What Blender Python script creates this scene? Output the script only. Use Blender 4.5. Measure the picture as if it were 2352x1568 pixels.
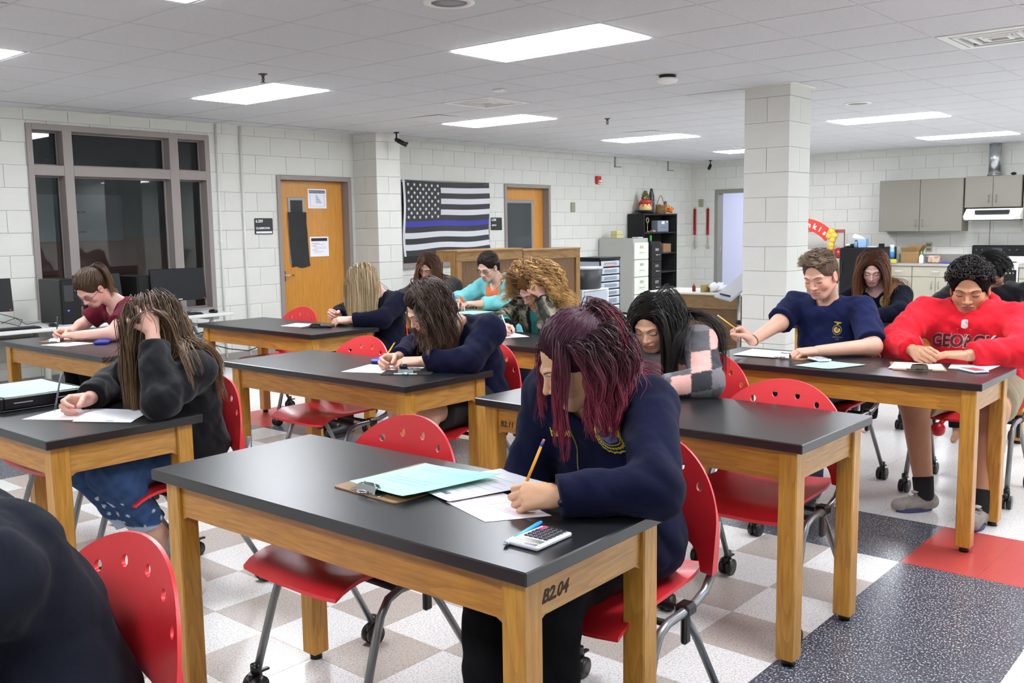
import bpy, bmesh, math, random
import numpy as np
from mathutils import Vector, Matrix
from mathutils.geometry import delaunay_2d_cdt
random.seed(7); rng = np.random.default_rng(7)
for o in list(bpy.data.objects): bpy.data.objects.remove(o)
S = bpy.context.scene
C = S.collection
# ------------------------------------------------------------ camera, world, exposure
R_ = Matrix(((0.759753982689489, -0.06657964301182943, 0.6467928856472349),
             (0.6500521191378229, 0.09974231362763328, -0.7533151487104401),
             (-0.014357165175804133, 0.9927832704113343, 0.11905985805253795)))
cd = bpy.data.cameras.new('camera'); cam = bpy.data.objects.new('camera', cd); C.objects.link(cam)
cam.matrix_world = Matrix.Translation((0, 0, 1.412)) @ R_.to_4x4()
cd.sensor_width = 36; cd.lens = 2188.8077 * 36 / 2352; cd.clip_start = .05; cd.clip_end = 100
S.camera = cam
w = bpy.data.worlds.new('world'); S.world = w; w.use_nodes = True
w.node_tree.nodes['Background'].inputs[0].default_value = (.6, .65, .75, 1)
w.node_tree.nodes['Background'].inputs[1].default_value = .15
vs = S.view_settings; vs.view_transform = 'Standard'; vs.look = 'None'; vs.gamma = 1; vs.use_curve_mapping = False
vs.exposure = 0.0
LIGHT = 30.0          # strength of every ceiling light diffuser

# ------------------------------------------------------------ materials
def lin(c):
    if isinstance(c, str): c = tuple(int(c[i:i+2], 16) / 255 for i in (0, 2, 4))
    return tuple((x / 12.92 if x <= .04045 else ((x + .055) / 1.055) ** 2.4) for x in c[:3]) + (1,)
MAT = {}
def mat(name, col, rough=.5, metal=0, noise=0, nscale=8, bump=0, bscale=60, coat=0, spec=.5, emis=0, attr=False, sheen=0, trans=0):
    """plain principled material; noise = value variation of the colour, bump = fine relief"""
    if name in MAT: return MAT[name]
    m = bpy.data.materials.new(name); m.use_nodes = True; n = m.node_tree; b = n.nodes['Principled BSDF']
    b.inputs['Base Color'].default_value = lin(col); b.inputs['Roughness'].default_value = rough
    b.inputs['Metallic'].default_value = metal; b.inputs['Coat Weight'].default_value = coat
    b.inputs['Coat Roughness'].default_value = .15; b.inputs['Specular IOR Level'].default_value = spec
    b.inputs['Sheen Weight'].default_value = sheen; b.inputs['Transmission Weight'].default_value = trans
    if emis: b.inputs['Emission Color'].default_value = lin(col); b.inputs['Emission Strength'].default_value = emis
    src = None
    if attr:
        a = n.nodes.new('ShaderNodeAttribute'); a.attribute_name = 'Col'; src = a.outputs['Color']
        n.links.new(src, b.inputs['Base Color'])
    tc = n.nodes.new('ShaderNodeTexCoord')
    if noise:
        t = n.nodes.new('ShaderNodeTexNoise'); t.inputs['Scale'].default_value = nscale; t.inputs['Detail'].default_value = 4
        n.links.new(tc.outputs['Object'], t.inputs['Vector'])
        r = n.nodes.new('ShaderNodeMapRange'); r.inputs['To Min'].default_value = 1 - noise; r.inputs['To Max'].default_value = 1 + noise
        r.inputs['From Min'].default_value = .3; r.inputs['From Max'].default_value = .7
        n.links.new(t.outputs['Fac'], r.inputs['Value'])
        v = n.nodes.new('ShaderNodeVectorMath'); v.operation = 'SCALE'
        if src: n.links.new(src, v.inputs[0])
        else: v.inputs[0].default_value = lin(col)[:3]
        n.links.new(r.outputs[0], v.inputs['Scale']); n.links.new(v.outputs[0], b.inputs['Base Color'])
    if bump:
        t = n.nodes.new('ShaderNodeTexNoise'); t.inputs['Scale'].default_value = bscale; t.inputs['Detail'].default_value = 3
        n.links.new(tc.outputs['Object'], t.inputs['Vector'])
        bp = n.nodes.new('ShaderNodeBump'); bp.inputs['Strength'].default_value = bump; bp.inputs['Distance'].default_value = .01
        n.links.new(t.outputs['Fac'], bp.inputs['Height']); n.links.new(bp.outputs[0], b.inputs['Normal'])
    MAT[name] = m; return m

def wood(name, c1, c2, axis=0, rough=.38, scale=1.0):
    if name in MAT: return MAT[name]
    m = bpy.data.materials.new(name); m.use_nodes = True; n = m.node_tree; b = n.nodes['Principled BSDF']
    tc = n.nodes.new('ShaderNodeTexCoord'); mp = n.nodes.new('ShaderNodeMapping'); oi = n.nodes.new('ShaderNodeObjectInfo')
    sc = [9 * scale] * 3; sc[axis] = .9 * scale; mp.inputs['Scale'].default_value = sc
    ad = n.nodes.new('ShaderNodeVectorMath'); ad.operation = 'ADD'
    cm = n.nodes.new('ShaderNodeCombineXYZ'); ml = n.nodes.new('ShaderNodeMath'); ml.operation = 'MULTIPLY'; ml.inputs[1].default_value = 7
    n.links.new(oi.outputs['Random'], ml.inputs[0])
    for i in range(3): n.links.new(ml.outputs[0], cm.inputs[i])
    n.links.new(tc.outputs['Object'], ad.inputs[0]); n.links.new(cm.outputs[0], ad.inputs[1])
    n.links.new(ad.outputs[0], mp.inputs['Vector'])
    t0 = n.nodes.new('ShaderNodeTexNoise'); t0.inputs['Scale'].default_value = .9; t0.inputs['Detail'].default_value = 1.5
    n.links.new(mp.outputs[0], t0.inputs['Vector'])
    m1 = n.nodes.new('ShaderNodeMath'); m1.operation = 'MULTIPLY'; m1.inputs[1].default_value = 15
    n.links.new(t0.outputs['Fac'], m1.inputs[0])
    m2 = n.nodes.new('ShaderNodeMath'); m2.operation = 'FRACT'; n.links.new(m1.outputs[0], m2.inputs[0])
    t1 = n.nodes.new('ShaderNodeTexNoise'); t1.inputs['Scale'].default_value = 12; t1.inputs['Detail'].default_value = 4
    n.links.new(mp.outputs[0], t1.inputs['Vector'])
    mx = n.nodes.new('ShaderNodeMath'); mx.operation = 'MULTIPLY_ADD'; mx.inputs[1].default_value = .26; 
    n.links.new(m2.outputs[0], mx.inputs[0]); n.links.new(t1.outputs['Fac'], mx.inputs[2])
    cr = n.nodes.new('ShaderNodeValToRGB'); cr.color_ramp.elements[0].position = .25; cr.color_ramp.elements[1].position = .85
    cr.color_ramp.elements[0].color = lin(c1); cr.color_ramp.elements[1].color = lin(c2)
    n.links.new(mx.outputs[0], cr.inputs[0]); n.links.new(cr.outputs[0], b.inputs['Base Color'])
    b.inputs['Roughness'].default_value = rough; b.inputs['Coat Weight'].default_value = .15
    MAT[name] = m; return m

def floor_mat(name, base, specks, thr=.62, scale=170, rough=.22, coat=.3):
    m = bpy.data.materials.new(name); m.use_nodes = True; n = m.node_tree; b = n.nodes['Principled BSDF']
    g = n.nodes.new('ShaderNodeNewGeometry'); last = None
    cur = lin(base)
    prev = None
    for i, (c, th, s) in enumerate(specks):
        mp = n.nodes.new('ShaderNodeMapping'); mp.inputs['Location'].default_value = (i * 3.1, i * 1.7, 0); mp.inputs['Scale'].default_value = (1, .6 if i % 2 else 1.5, 1)
        n.links.new(g.outputs['Position'], mp.inputs[0])
        t = n.nodes.new('ShaderNodeTexNoise'); t.inputs['Scale'].default_value = s; t.inputs['Detail'].default_value = 1
        n.links.new(mp.outputs[0], t.inputs['Vector'])
        r = n.nodes.new('ShaderNodeMapRange'); r.inputs['From Min'].default_value = th; r.inputs['From Max'].default_value = th + .04
        n.links.new(t.outputs['Fac'], r.inputs[0])
        mx = n.nodes.new('ShaderNodeMix'); mx.data_type = 'RGBA'; n.links.new(r.outputs[0], mx.inputs['Factor'])
        if prev: n.links.new(prev, mx.inputs['A'])
        else: mx.inputs['A'].default_value = cur
        mx.inputs['B'].default_value = lin(c); prev = mx.outputs['Result']
    if prev: n.links.new(prev, b.inputs['Base Color'])
    else: b.inputs['Base Color'].default_value = cur
    b.inputs['Roughness'].default_value = rough; b.inputs['Coat Weight'].default_value = .12; b.inputs['Coat Roughness'].default_value = .16
    t = n.nodes.new('ShaderNodeTexNoise'); t.inputs['Scale'].default_value = 3; n.links.new(g.outputs['Position'], t.inputs['Vector'])
    r = n.nodes.new('ShaderNodeMapRange'); r.inputs['To Min'].default_value = rough * 1.2; r.inputs['To Max'].default_value = rough * 1.5
    n.links.new(t.outputs['Fac'], r.inputs[0]); n.links.new(r.outputs[0], b.inputs['Roughness'])
    MAT[name] = m; return m

def glass(name, tint='bfc8cc', ref=1.0):
    if name in MAT: return MAT[name]
    m = bpy.data.materials.new(name); m.use_nodes = True; n = m.node_tree; out = n.nodes['Material Output']
    n.nodes.remove(n.nodes['Principled BSDF'])
    tr = n.nodes.new('ShaderNodeBsdfTransparent'); tr.inputs[0].default_value = lin(tint)
    gl = n.nodes.new('ShaderNodeBsdfGlossy'); gl.inputs['Roughness'].default_value = .02; gl.inputs[0].default_value = (1, 1, 1, 1)
    fr = n.nodes.new('ShaderNodeFresnel'); fr.inputs[0].default_value = 1.6
    ms = n.nodes.new('ShaderNodeMath'); ms.operation = 'MULTIPLY'; ms.inputs[1].default_value = ref; n.links.new(fr.outputs[0], ms.inputs[0])
    mx = n.nodes.new('ShaderNodeMixShader'); n.links.new(ms.outputs[0], mx.inputs[0]); n.links.new(tr.outputs[0], mx.inputs[1]); n.links.new(gl.outputs[0], mx.inputs[2])
    n.links.new(mx.outputs[0], out.inputs[0]); MAT[name] = m; return m

# ------------------------------------------------------------ mesh builder
class MB:
    def __init__(s): s.v = []; s.f = []; s.m = []; s.sm = []; s.col = None
    def add(s, vs, fs, mi=0, smooth=False):
        k = len(s.v); s.v += [tuple(float(c) for c in p) for p in vs]
        s.f += [tuple(k + i for i in f) for f in fs]; s.m += [mi] * len(fs); s.sm += [smooth] * len(fs); return s
    def box(s, lo, hi, bev=0, mi=0, M=None):
        lo, hi = [min(a, b) for a, b in zip(lo, hi)], [max(a, b) for a, b in zip(lo, hi)]
        b = min(bev, *[(hi[i] - lo[i]) * .45 for i in range(3)])
        if b <= 0:
            vs = [(x, y, z) for z in (lo[2], hi[2]) for y in (lo[1], hi[1]) for x in (lo[0], hi[0])]
            fs = [(0, 2, 3, 1), (4, 5, 7, 6), (0, 1, 5, 4), (2, 6, 7, 3), (0, 4, 6, 2), (1, 3, 7, 5)]
        else:
            bm = bmesh.new(); bmesh.ops.create_cube(bm, size=1)
            for q in bm.verts:
                q.co = Vector([lo[i] + (q.co[i] + .5) * (hi[i] - lo[i]) for i in range(3)])
            bmesh.ops.bevel(bm, geom=bm.edges[:], offset=b, segments=1, profile=.5, affect='EDGES')
            bm.verts.index_update(); vs = [q.co.copy() for q in bm.verts]; fs = [[q.index for q in f.verts] for f in bm.faces]; bm.free()
        if M is not None: vs = [M @ Vector(q) for q in vs]
        return s.add(vs, fs, mi)
    def tube(s, pts, r, n=8, mi=0, closed=False, flat=1.0, cap=True):
        pts = [Vector(p) for p in pts]; rr = r if hasattr(r, '__len__') else [r] * len(pts)
        vs = []; L = len(pts); prev = None
        for i, p in enumerate(pts):
            if closed: t = pts[(i + 1) % L] - pts[i - 1]
            else: t = pts[min(i + 1, L - 1)] - pts[max(i - 1, 0)]
            t = t.normalized() if t.length > 1e-9 else Vector((0, 0, 1))
            if prev is None:
                a = Vector((0, 0, 1)) if abs(t.z) < .9 else Vector((1, 0, 0)); u = t.cross(a).normalized()
            else: u = (prev - t * prev.dot(t)).normalized()
            prev = u; v = t.cross(u)
            for k in range(n):
                an = 2 * math.pi * k / n; vs.append(p + (u * math.cos(an) + v * math.sin(an) * flat) * rr[i])
        fs = []; R = L if closed else L - 1
        for i in range(R):
            for k in range(n):
                j = (i + 1) % L; fs.append((i * n + k, i * n + (k + 1) % n, j * n + (k + 1) % n, j * n + k))
        if not closed and cap: fs += [tuple(range(n))[::-1], tuple((L - 1) * n + k for k in range(n))]
        return s.add(vs, fs, mi, True)
    def cyl(s, a, b, r, n=16, mi=0, r2=None): return s.tube([a, b], [r, r if r2 is None else r2], n, mi)
    def lathe(s, prof, c=(0, 0, 0), n=20, mi=0, M=None, smooth=True):
        vs = []; 
        for (r, z) in prof:
            for k in range(n):
                a = 2 * math.pi * k / n; vs.append(Vector((r * math.cos(a), r * math.sin(a), z)))
        fs = [(i * n + k, i * n + (k + 1) % n, (i + 1) * n + (k + 1) % n, (i + 1) * n + k) for i in range(len(prof) - 1) for k in range(n)]
        if prof[0][0] > 1e-4: fs.append(tuple(range(n))[::-1])
        if prof[-1][0] > 1e-4: fs.append(tuple((len(prof) - 1) * n + k for k in range(n)))
        if M is not None: vs = [M @ q for q in vs]
        return s.add([q + Vector(c) for q in vs], fs, mi, smooth)
    def prism(s, poly, fr, th, mi=0):
        """poly 2-D, fr = (origin, u, v); extruded by th along u x v"""
        o, u, v = [Vector(q) for q in fr]; nn = u.cross(v).normalized() * th; n = len(poly)
        a = [o + u * p[0] + v * p[1] for p in poly]
        vs = a + [q + nn for q in a]
        return s.add(vs, [tuple(range(n))[::-1], tuple(range(n, 2 * n))] + [(i, (i + 1) % n, n + (i + 1) % n, n + i) for i in range(n)], mi)
    def ball(s, c, r, mi=0, n=12, m=8, M=None):
        r = r if hasattr(r, '__len__') else (r, r, r)
        vs = [Vector((0, 0, -1))] + [Vector((math.sin(math.pi * i / m) * math.cos(2 * math.pi * k / n), math.sin(math.pi * i / m) * math.sin(2 * math.pi * k / n), -math.cos(math.pi * i / m))) for i in range(1, m) for k in range(n)] + [Vector((0, 0, 1))]
        vs = [Vector((q[0] * r[0], q[1] * r[1], q[2] * r[2])) for q in vs]
        if M is not None: vs = [M @ q for q in vs]
        fs = [(0, 1 + (k + 1) % n, 1 + k) for k in range(n)]
        for i in range(m - 2):
            for k in range(n): fs.append((1 + i * n + k, 1 + i * n + (k + 1) % n, 1 + (i + 1) * n + (k + 1) % n, 1 + (i + 1) * n + k))
        e = 1 + (m - 2) * n; fs += [(e + k, e + (k + 1) % n, len(vs) - 1) for k in range(n)]
        return s.add([q + Vector(c) for q in vs], fs, mi, True)
    def text(s, str_, size, fr, th=.0008, mi=0, align='LEFT', font=None, wd=None, shear=0, bold=0):
        o, u, v = [Vector(q) for q in fr]; nn = u.cross(v).normalized()
        cu = bpy.data.curves.new('t', 'FONT'); cu.body = str_; cu.size = size; cu.align_x = align; cu.extrude = th; cu.resolution_u = 3
        cu.shear = shear; cu.offset = bold
        ob = bpy.data.objects.new('t', cu); me = ob.to_mesh()
        vs = [q.co.copy() for q in me.vertices]; fs = [tuple(p.vertices) for p in me.polygons]; ob.to_mesh_clear()
        bpy.data.objects.remove(ob); bpy.data.curves.remove(cu)
        if wd and vs:
            x0 = min(q.x for q in vs); x1 = max(q.x for q in vs); k = wd / (x1 - x0)
            for q in vs: q.x *= k
        return s.add([o + u * q.x + v * q.y + nn * q.z for q in vs], fs, mi)
    def mesh(s, name, mats):
        me = bpy.data.meshes.new(name); me.from_pydata(s.v, [], s.f)
        for m in (mats if isinstance(mats, (list, tuple)) else [mats]): me.materials.append(m)
        me.polygons.foreach_set('material_index', s.m); me.polygons.foreach_set('use_smooth', s.sm)
        if s.col is not None:
            a = me.color_attributes.new('Col', 'FLOAT_COLOR', 'POINT'); a.data.foreach_set('color', np.asarray(s.col, np.float32).ravel())
        me.update(); return me
    def build(s, name, mats, parent=None, loc=None):
        if parent is not None and loc is None and parent.get('_w'):     # verts given in world coords
            M = parent['_w']; s.v = [(x - M[0], y - M[1], z - M[2]) for x, y, z in s.v]
        o = bpy.data.objects.new(name, s.mesh(name, mats)); C.objects.link(o)
        if loc: o.location = loc
        if parent is not None:
            o.parent = parent
            if parent.get('_w'): o['_w'] = parent['_w']
        return o
def sharp(o, ang=.6):
    """smooth with sharp edges kept"""
    o.data.set_sharp_from_angle(angle=ang); return o
def tag(o, label=None, cat=None, group=None, kind=None):
    if label: o['label'] = label
    if cat: o['category'] = cat
    if group: o['group'] = group
    if kind: o['kind'] = kind
    return o
def thing(name, label, cat, loc=(0, 0, 0), rz=0, group=None, kind=None):
    o = bpy.data.objects.new(name, None); C.objects.link(o); o.location = loc; o.rotation_euler = (0, 0, rz)
    o.empty_display_size = .1
    return tag(o, label, cat, group, kind)
def wthing(name, label, cat, loc, group=None, kind=None):
    """thing whose parts are given in world coordinates"""
    o = thing(name, label, cat, loc, 0, group, kind); o['_w'] = list(loc); return o
KIDS = {}
def dup(root, loc, rz=0, label=None, group=None):
    r = root.copy(); C.objects.link(r); r.location = loc; r.rotation_euler = (0, 0, rz)
    if label: r['label'] = label
    if group: r['group'] = group
    def rec(a, b):
        for ch in a.children:
            c = ch.copy(); C.objects.link(c); c.parent = b; rec(ch, c)
    rec(root, r); return r
X3, Y3, Z3 = Vector((1, 0, 0)), Vector((0, 1, 0)), Vector((0, 0, 1))
FL, CL = 0.0, 2.536
XW, XF, YB = -9.03, -9.05, 15.7
XR, YF = 3.2, -2.6
Mwall = mat('painted_block', 'd1d1ca', .55, noise=.03, nscale=3, bump=.15, bscale=90)
Mwallb = mat('painted_joint', 'd0d0c8', .7)
Mtaupe = mat('taupe_metal', '8d8480', .45)
Mwhite = mat('white_paint', 'e6e6e2', .5)
Mceil = mat('ceiling_panel', 'cacacc', .9, noise=.03, nscale=40, bump=.3, bscale=180)
Mtee = mat('ceiling_tee', 'b9b9b8', .6)
Mblack = mat('black_plastic', '0f0f11', .38, spec=.35)
Mblackm = mat('black_matte', '18181a', .7)
Mmetal = mat('bright_metal', 'c8c8c8', .25, 1)
Mpaper = mat('paper_white', 'eeeef4', .75)
Mgreen = mat('paper_mint', 'a5e8cf', .75)
Mpink = mat('paper_pink_print', 'eed3da', .75)
Mink = mat('print_ink', '6a6d8c', .8)
Mcork = mat('hardboard', '8a6a45', .6, noise=.1, nscale=60)

def frustum(p, m=0):
    d = Vector(p) - Vector((0, 0, 1.412)); a = R_.transposed() @ d
    z = -a.z
    if z < .2: return False
    return abs(a.x / z) < .537 + m and abs(a.y / z) < .358 + m

# ------------------------------------------------------------ floor of vinyl tiles
fl = thing('floor', None, None, kind='structure')
Mt = [floor_mat('tile_white', 'dcdcda', [('b9b5b0', .56, 130), ('7b7876', .66, 230)]),
      floor_mat('tile_beige', 'b4aca4', [('9a9088', .54, 130), ('5e5a58', .66, 230), ('d9d5cf', .68, 150)]),
      floor_mat('tile_dark', '343841', [('5a5f6a', .53, 130), ('b4b8c0', .585, 170), ('17181c', .62, 140)]),
      floor_mat('tile_red', 'b5423f', [('c05450', .6, 100)])]
def tile_kind(i, j):     # i,j: tile index, tile spans x -1.285+.3*i.., y 3.965+.3*j..
    if 0 <= i <= 1 and 0 <= j <= 1: return 3
    if -17 <= i <= -16 and 0 <= j <= 1: return 3
    if -15 <= i < 0 and 0 <= j <= 1: return 2
    if 0 <= i <= 1 and j < 0: return 2
    if -17 <= i <= -16 and j < 0: return 2
    if i < 0 and j < 0: return (i + j) % 2
    if i > 1 and j < 0: return 0
    return 0
tm = []
for k in range(4):
    b = MB(); h = .1496
    b.add([(-h, -h, -.012), (h, -h, -.012), (h, h, -.012), (-h, h, -.012), (-h, -h, -.0005), (h, -h, -.0005), (h, h, -.0005), (-h, h, -.0005),
           (-h + .0007, -h + .0007, 0), (h - .0007, -h + .0007, 0), (h - .0007, h - .0007, 0), (-h + .0007, h - .0007, 0)],
          [(8, 9, 10, 11), (4, 5, 9, 8), (5, 6, 10, 9), (6, 7, 11, 10), (7, 4, 8, 11), (0, 1, 5, 4), (1, 2, 6, 5), (2, 3, 7, 6), (3, 0, 4, 7)])
    tm.append(b.mesh('floor_tile', Mt[k]))
cells = []
for i in range(-26, 15):
    for j in range(-22, 40):
        x, y = -1.285 + .3 * i + .15, 3.965 + .3 * j + .15
        if x < XW or x > XR or y < YF or y > YB: continue
        vis = frustum((x, y, 0), .03); cells.append((0 if vis else 1, math.hypot(x, y), i, j, x, y))
cells.sort()
rest = MB()
for n, (a, d, i, j, x, y) in enumerate(cells):
    k = tile_kind(i, j)
    if n < 296 and a == 0:
        o = bpy.data.objects.new('floor_tile', tm[k]); C.objects.link(o); o.location = (x, y, 0); o.parent = fl
    else:
        h = .1496; rest.add([(x - h, y - h, 0), (x + h, y - h, 0), (x + h, y + h, 0), (x - h, y + h, 0)], [(0, 1, 2, 3)], k)
o = rest.build('far_floor_tiles', Mt, fl); o['kind'] = 'stuff'
MB().box((XW - .3, YF - .3, -.15), (XR + .3, YB + 3, -.004)).build('floor_slab', mat('slab', '8b8782', .8), fl)

# ------------------------------------------------------------ ceiling
ce = thing('ceiling', None, None, kind='structure')
GX, GY, MX, MY = -5.007, 2.092, .61, .60
LI = [(-4, 0), (-4, 4), (-4, 9), (-4, 14), (-4, 19), (1, 0), (1, 4), (1, 9), (1, 14), (1, 19), (6, 0), (6, 4), (6, 9), (6, 14), (6, 19), (11, 9), (11, 14), (11, 19), (-4, -5), (1, -5), (6, -5), (11, 4)]
# light (i,j) covers tiles i..i+1 (x), j (y)
VENT = [(-2, 7), (5, 7), (-3, 18)]
occ = {(i, j) for (i, j) in LI} | {(i + 1, j) for (i, j) in LI} | set(VENT)
def cx(i): return GX + MX * i
def cy(j): return GY + MY * j
colr = (-3.80, 7.45, -3.40, 7.86)
b = MB(); hx, hy = MX / 2 - .008, MY / 2 - .008
b.add([(-hx, -hy, .003), (hx, -hy, .003), (hx, hy, .003), (-hx, hy, .003), (-hx + .003, -hy + .003, 0), (hx - .003, -hy + .003, 0), (hx - .003, hy - .003, 0), (-hx + .003, hy - .003, 0)],
      [(7, 6, 5, 4), (0, 4, 5, 1), (1, 5, 6, 2), (2, 6, 7, 3), (3, 7, 4, 0)])
cm_ = b.mesh('ceiling_tile', Mceil); cells = []
for i in range(-8, 15):
    for j in range(-9, 24):
        if (i, j) in occ: continue
        x, y = cx(i) + MX / 2, cy(j) + MY / 2
        if x < XW - .1 or x > XR or y < YF or y > YB + .1: continue
        full = x - MX / 2 > XW and y + MY / 2 < YB
        cells.append((0 if frustum((x, y, CL), .04) and full else 1, math.hypot(x, y), i, j, x, y))
cells.sort(); rest = MB()
for n, (a, d, i, j, x, y) in enumerate(cells):
    if a == 0 and n < 290:
        o = bpy.data.objects.new('ceiling_tile', cm_); C.objects.link(o); o.location = (x, y, CL); o.parent = ce
        if (i, j) in ((-4, 8), (-3, 13)): o.rotation_euler = (.012, .01, 0)
    else:
        x0, x1, y0, y1 = max(x - hx, XW), x + hx, y - hy, min(y + hy, YB)
        if x1 > x0 and y1 > y0: rest.add([(x0, y0, CL), (x1, y0, CL), (x1, y1, CL), (x0, y1, CL)], [(3, 2, 1, 0)])
o = rest.build('far_ceiling_tiles', Mceil, ce); o['kind'] = 'stuff'
b = MB()
for i in range(-8, 15):
    x = cx(i)
    if XW < x < XR: b.box((x - .012, YF, CL + .0025), (x + .012, YB, CL + .03))
for j in range(-9, 24):
    y = cy(j)
    if YF < y < YB: b.box((XW, y - .012, CL + .003), (XR, y + .012, CL + .031))
b.build('ceiling_grid', Mtee, ce)
MB().box((XW - .3, YF - .3, CL + .2), (XR + .3, YB + .3, CL + .3)).build('ceiling_slab', mat('slab2', '777777', .9), ce)
# wall angle trim along the walls
MB().box((XW, YF, CL - .003), (XW + .02, YB, CL + .02)).box((XW, YB - .02, CL - .003), (XR, YB, CL + .02)).build('wall_angle', Mwhite, ce)

Mdiff = mat('light_diffuser', 'f4f8ff', .5, emis=LIGHT)
lfr = MB(); lx, ly = MX - .012, MY / 2 - .012
for a in ((-lx, -ly, lx, -ly + .022), (-lx, ly - .022, lx, ly), (-lx, -ly, -lx + .022, ly), (lx - .022, -ly, lx, ly)): lfr.box((a[0], a[1], -.001), (a[2], a[3], .05))
lfr_ = lfr.mesh('frame', Mwhite)
ldf = MB().box((-lx + .02, -ly + .02, -.008), (lx - .02, ly - .02, .01), .004).mesh('diffuser', Mdiff)
LN = {(-4, 0): 'ceiling light panel cut by the left edge, over the computer desks', (-4, 4): 'ceiling light panel over the window and left doorway, behind the nearest sprinkler head',
      (-4, 9): 'ceiling light panel beyond the square air vent, before the security camera pillar', (-4, 14): 'ceiling light panel in front of the red fire alarm wall',
      (-4, 19): 'farthest ceiling light panel, partly hidden by the block column', (1, 0): 'ceiling light panel whose tip shows at the top edge of the photo',
      (1, 4): 'largest and nearest bright ceiling light panel, above the middle of the room', (1, 14): 'ceiling light panel right of the block column, nearer of two',
      (1, 19): 'far ceiling light panel in front of the kitchen vent pipe', (1, 9): 'ceiling light panel just left of the block column top'}
for (i, j) in LI:
    if (i, j) == (1, 9): continue
    t = thing('ceiling_light', LN.get((i, j), 'ceiling light panel outside the picture, in the unseen part of the room'), 'light', (cx(i + 1), cy(j) + MY / 2, CL), group='fluorescent ceiling light panels')
    for nm, me in (('frame', lfr_), ('diffuser', ldf)):
        o = bpy.data.objects.new(nm, me); C.objects.link(o); o.parent = t
o = MB()
for k in (1, 2):
    i = k; x, y = cx(i) + MX / 2, cy(9) + MY / 2
    o.add([(x - hx, y - hy, CL), (x + hx, y - hy, CL), (x + hx, y + hy, CL), (x - hx, y + hy, CL)], [(3, 2, 1, 0)])
o.build('ceiling_tile', Mceil, ce)

# ------------------------------------------------------------ block walls
def block_wall(root, o, u, n, L, openings, name='block', z0=0, z1=CL, bl=.4064, bh=.2032, thick=.03, limit=296, phase=0, viewsort=True):
    """o origin at floor, u unit along wall, n inward normal; openings (s0,s1,z0,z1)"""
    o, u, n = Vector(o), Vector(u), Vector(n); pieces = []
    row = 0; z = z0
    while z < z1 - .02:
        zt = min(z + bh, z1); s = -bl / 2 * (row % 2) - phase
        while s < L:
            a, e = max(s, 0), min(s + bl, L)
            segs = [(a, e, z, zt)] if e - a > .02 else []
            for (p, q, r, t) in openings:
                nx = []
                for (a1, e1, b1, t1) in segs:
                    if e1 <= p or a1 >= q or t1 <= r or b1 >= t: nx.append((a1, e1, b1, t1)); continue
                    if a1 < p: nx.append((a1, p, b1, t1))
                    if e1 > q: nx.append((q, e1, b1, t1))
                    a2, e2 = max(a1, p), min(e1, q)
                    if b1 < r: nx.append((a2, e2, b1, r))
                    if t1 > t: nx.append((a2, e2, t, t1))
                segs = nx
            pieces += [g for g in segs if g[1] - g[0] > .015 and g[3] - g[2] > .015]
            s += bl
        z += bh; row += 1
    def key(g):
        c = o + u * ((g[0] + g[1]) / 2) + Vector((0, 0, (g[2] + g[3]) / 2))
        return (0 if frustum(c, .03) else 1, (c - Vector((0, 0, 1.4))).length)
    pieces.sort(key=key); rest = MB(); cache = {}
    for k, g in enumerate(pieces):
        wd, ht = round(g[1] - g[0], 3), round(g[3] - g[2], 3); j = .0014; c = .0016
        vs0 = [(j, j), (wd - j, j), (wd - j, ht - j), (j, ht - j)]; vs1 = [(j + c, j + c), (wd - j - c, j + c), (wd - j - c, ht - j - c), (j + c, ht - j - c)]
        def P(p, d): return u * p[0] + Vector((0, 0, p[1])) + n * d
        vs = [P(p, -thick) for p in vs0] + [P(p, -c) for p in vs0] + [P(p, 0) for p in vs1]
        fs = [(8, 9, 10, 11)] + [(4 + i, 4 + (i + 1) % 4, 8 + (i + 1) % 4, 8 + i) for i in range(4)] + [(i, (i + 1) % 4, 4 + (i + 1) % 4, 4 + i) for i in range(4)]
        if u.cross(Vector((0, 0, 1))).dot(n) < 0: fs = [f[::-1] for f in fs]
        org = o + u * g[0] + Vector((0, 0, g[2]))
        if k < limit and key(g)[0] == 0:
            kk = (wd, ht)
            if kk not in cache: cache[kk] = MB().add(vs, fs).mesh('block', Mwall)
            ob = bpy.data.objects.new('block', cache[kk]); C.objects.link(ob); ob.location = org - root.location; ob.parent = root
        else: rest.add([v + org - root.location for v in vs], fs)
    if rest.v: ob = rest.build('other_blocks', Mwall, root, loc=(0, 0, 0)); ob['kind'] = 'stuff'

wl = thing('wall_left', None, None, (XW, 0, 0), kind='structure')
WIN = (3.82, 5.66, .57, 2.40); D1 = (6.51, 7.56, 0, 2.03); D2 = (10.42, 11.46, 0, 2.03); WIN2 = (8.26, 8.96, .95, 2.03)
def opn(q, o): return (q[0] - o, q[1] - o, q[2], q[3])
block_wall(wl, (XW, YF, 0), (0, 1, 0), (1, 0, 0), 7.66 - YF, [opn(WIN, YF), opn(D1, YF)], phase=.1)
def backing(root, o, u, n, L, openings, t=.17, off=.008):
    b = MB(); o, u, n = Vector(o), Vector(u), Vector(n)
    cuts = sorted({0, L} | {c for q in openings for c in (q[0], q[1])})
    for a, e in zip(cuts[:-1], cuts[1:]):
        zs = [(0, CL)]
        for q in openings:
            if a >= q[0] - 1e-4 and e <= q[1] + 1e-4: zs = [(z0, z1) for (p0, p1) in zs for (z0, z1) in ((p0, min(p1, q[2])), (max(p0, q[3]), p1)) if z1 - z0 > .01]
        for z0, z1 in zs:
            p = o + u * a - n * off; q = o + u * e - n * (off + t)
            b.box((p.x, p.y, z0), (q.x, q.y, z1))
    b.v = [(x - root.location.x, y - root.location.y, z) for x, y, z in b.v]
    b.build('mortar_backing', Mwallb, root, loc=(0, 0, 0))
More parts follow.
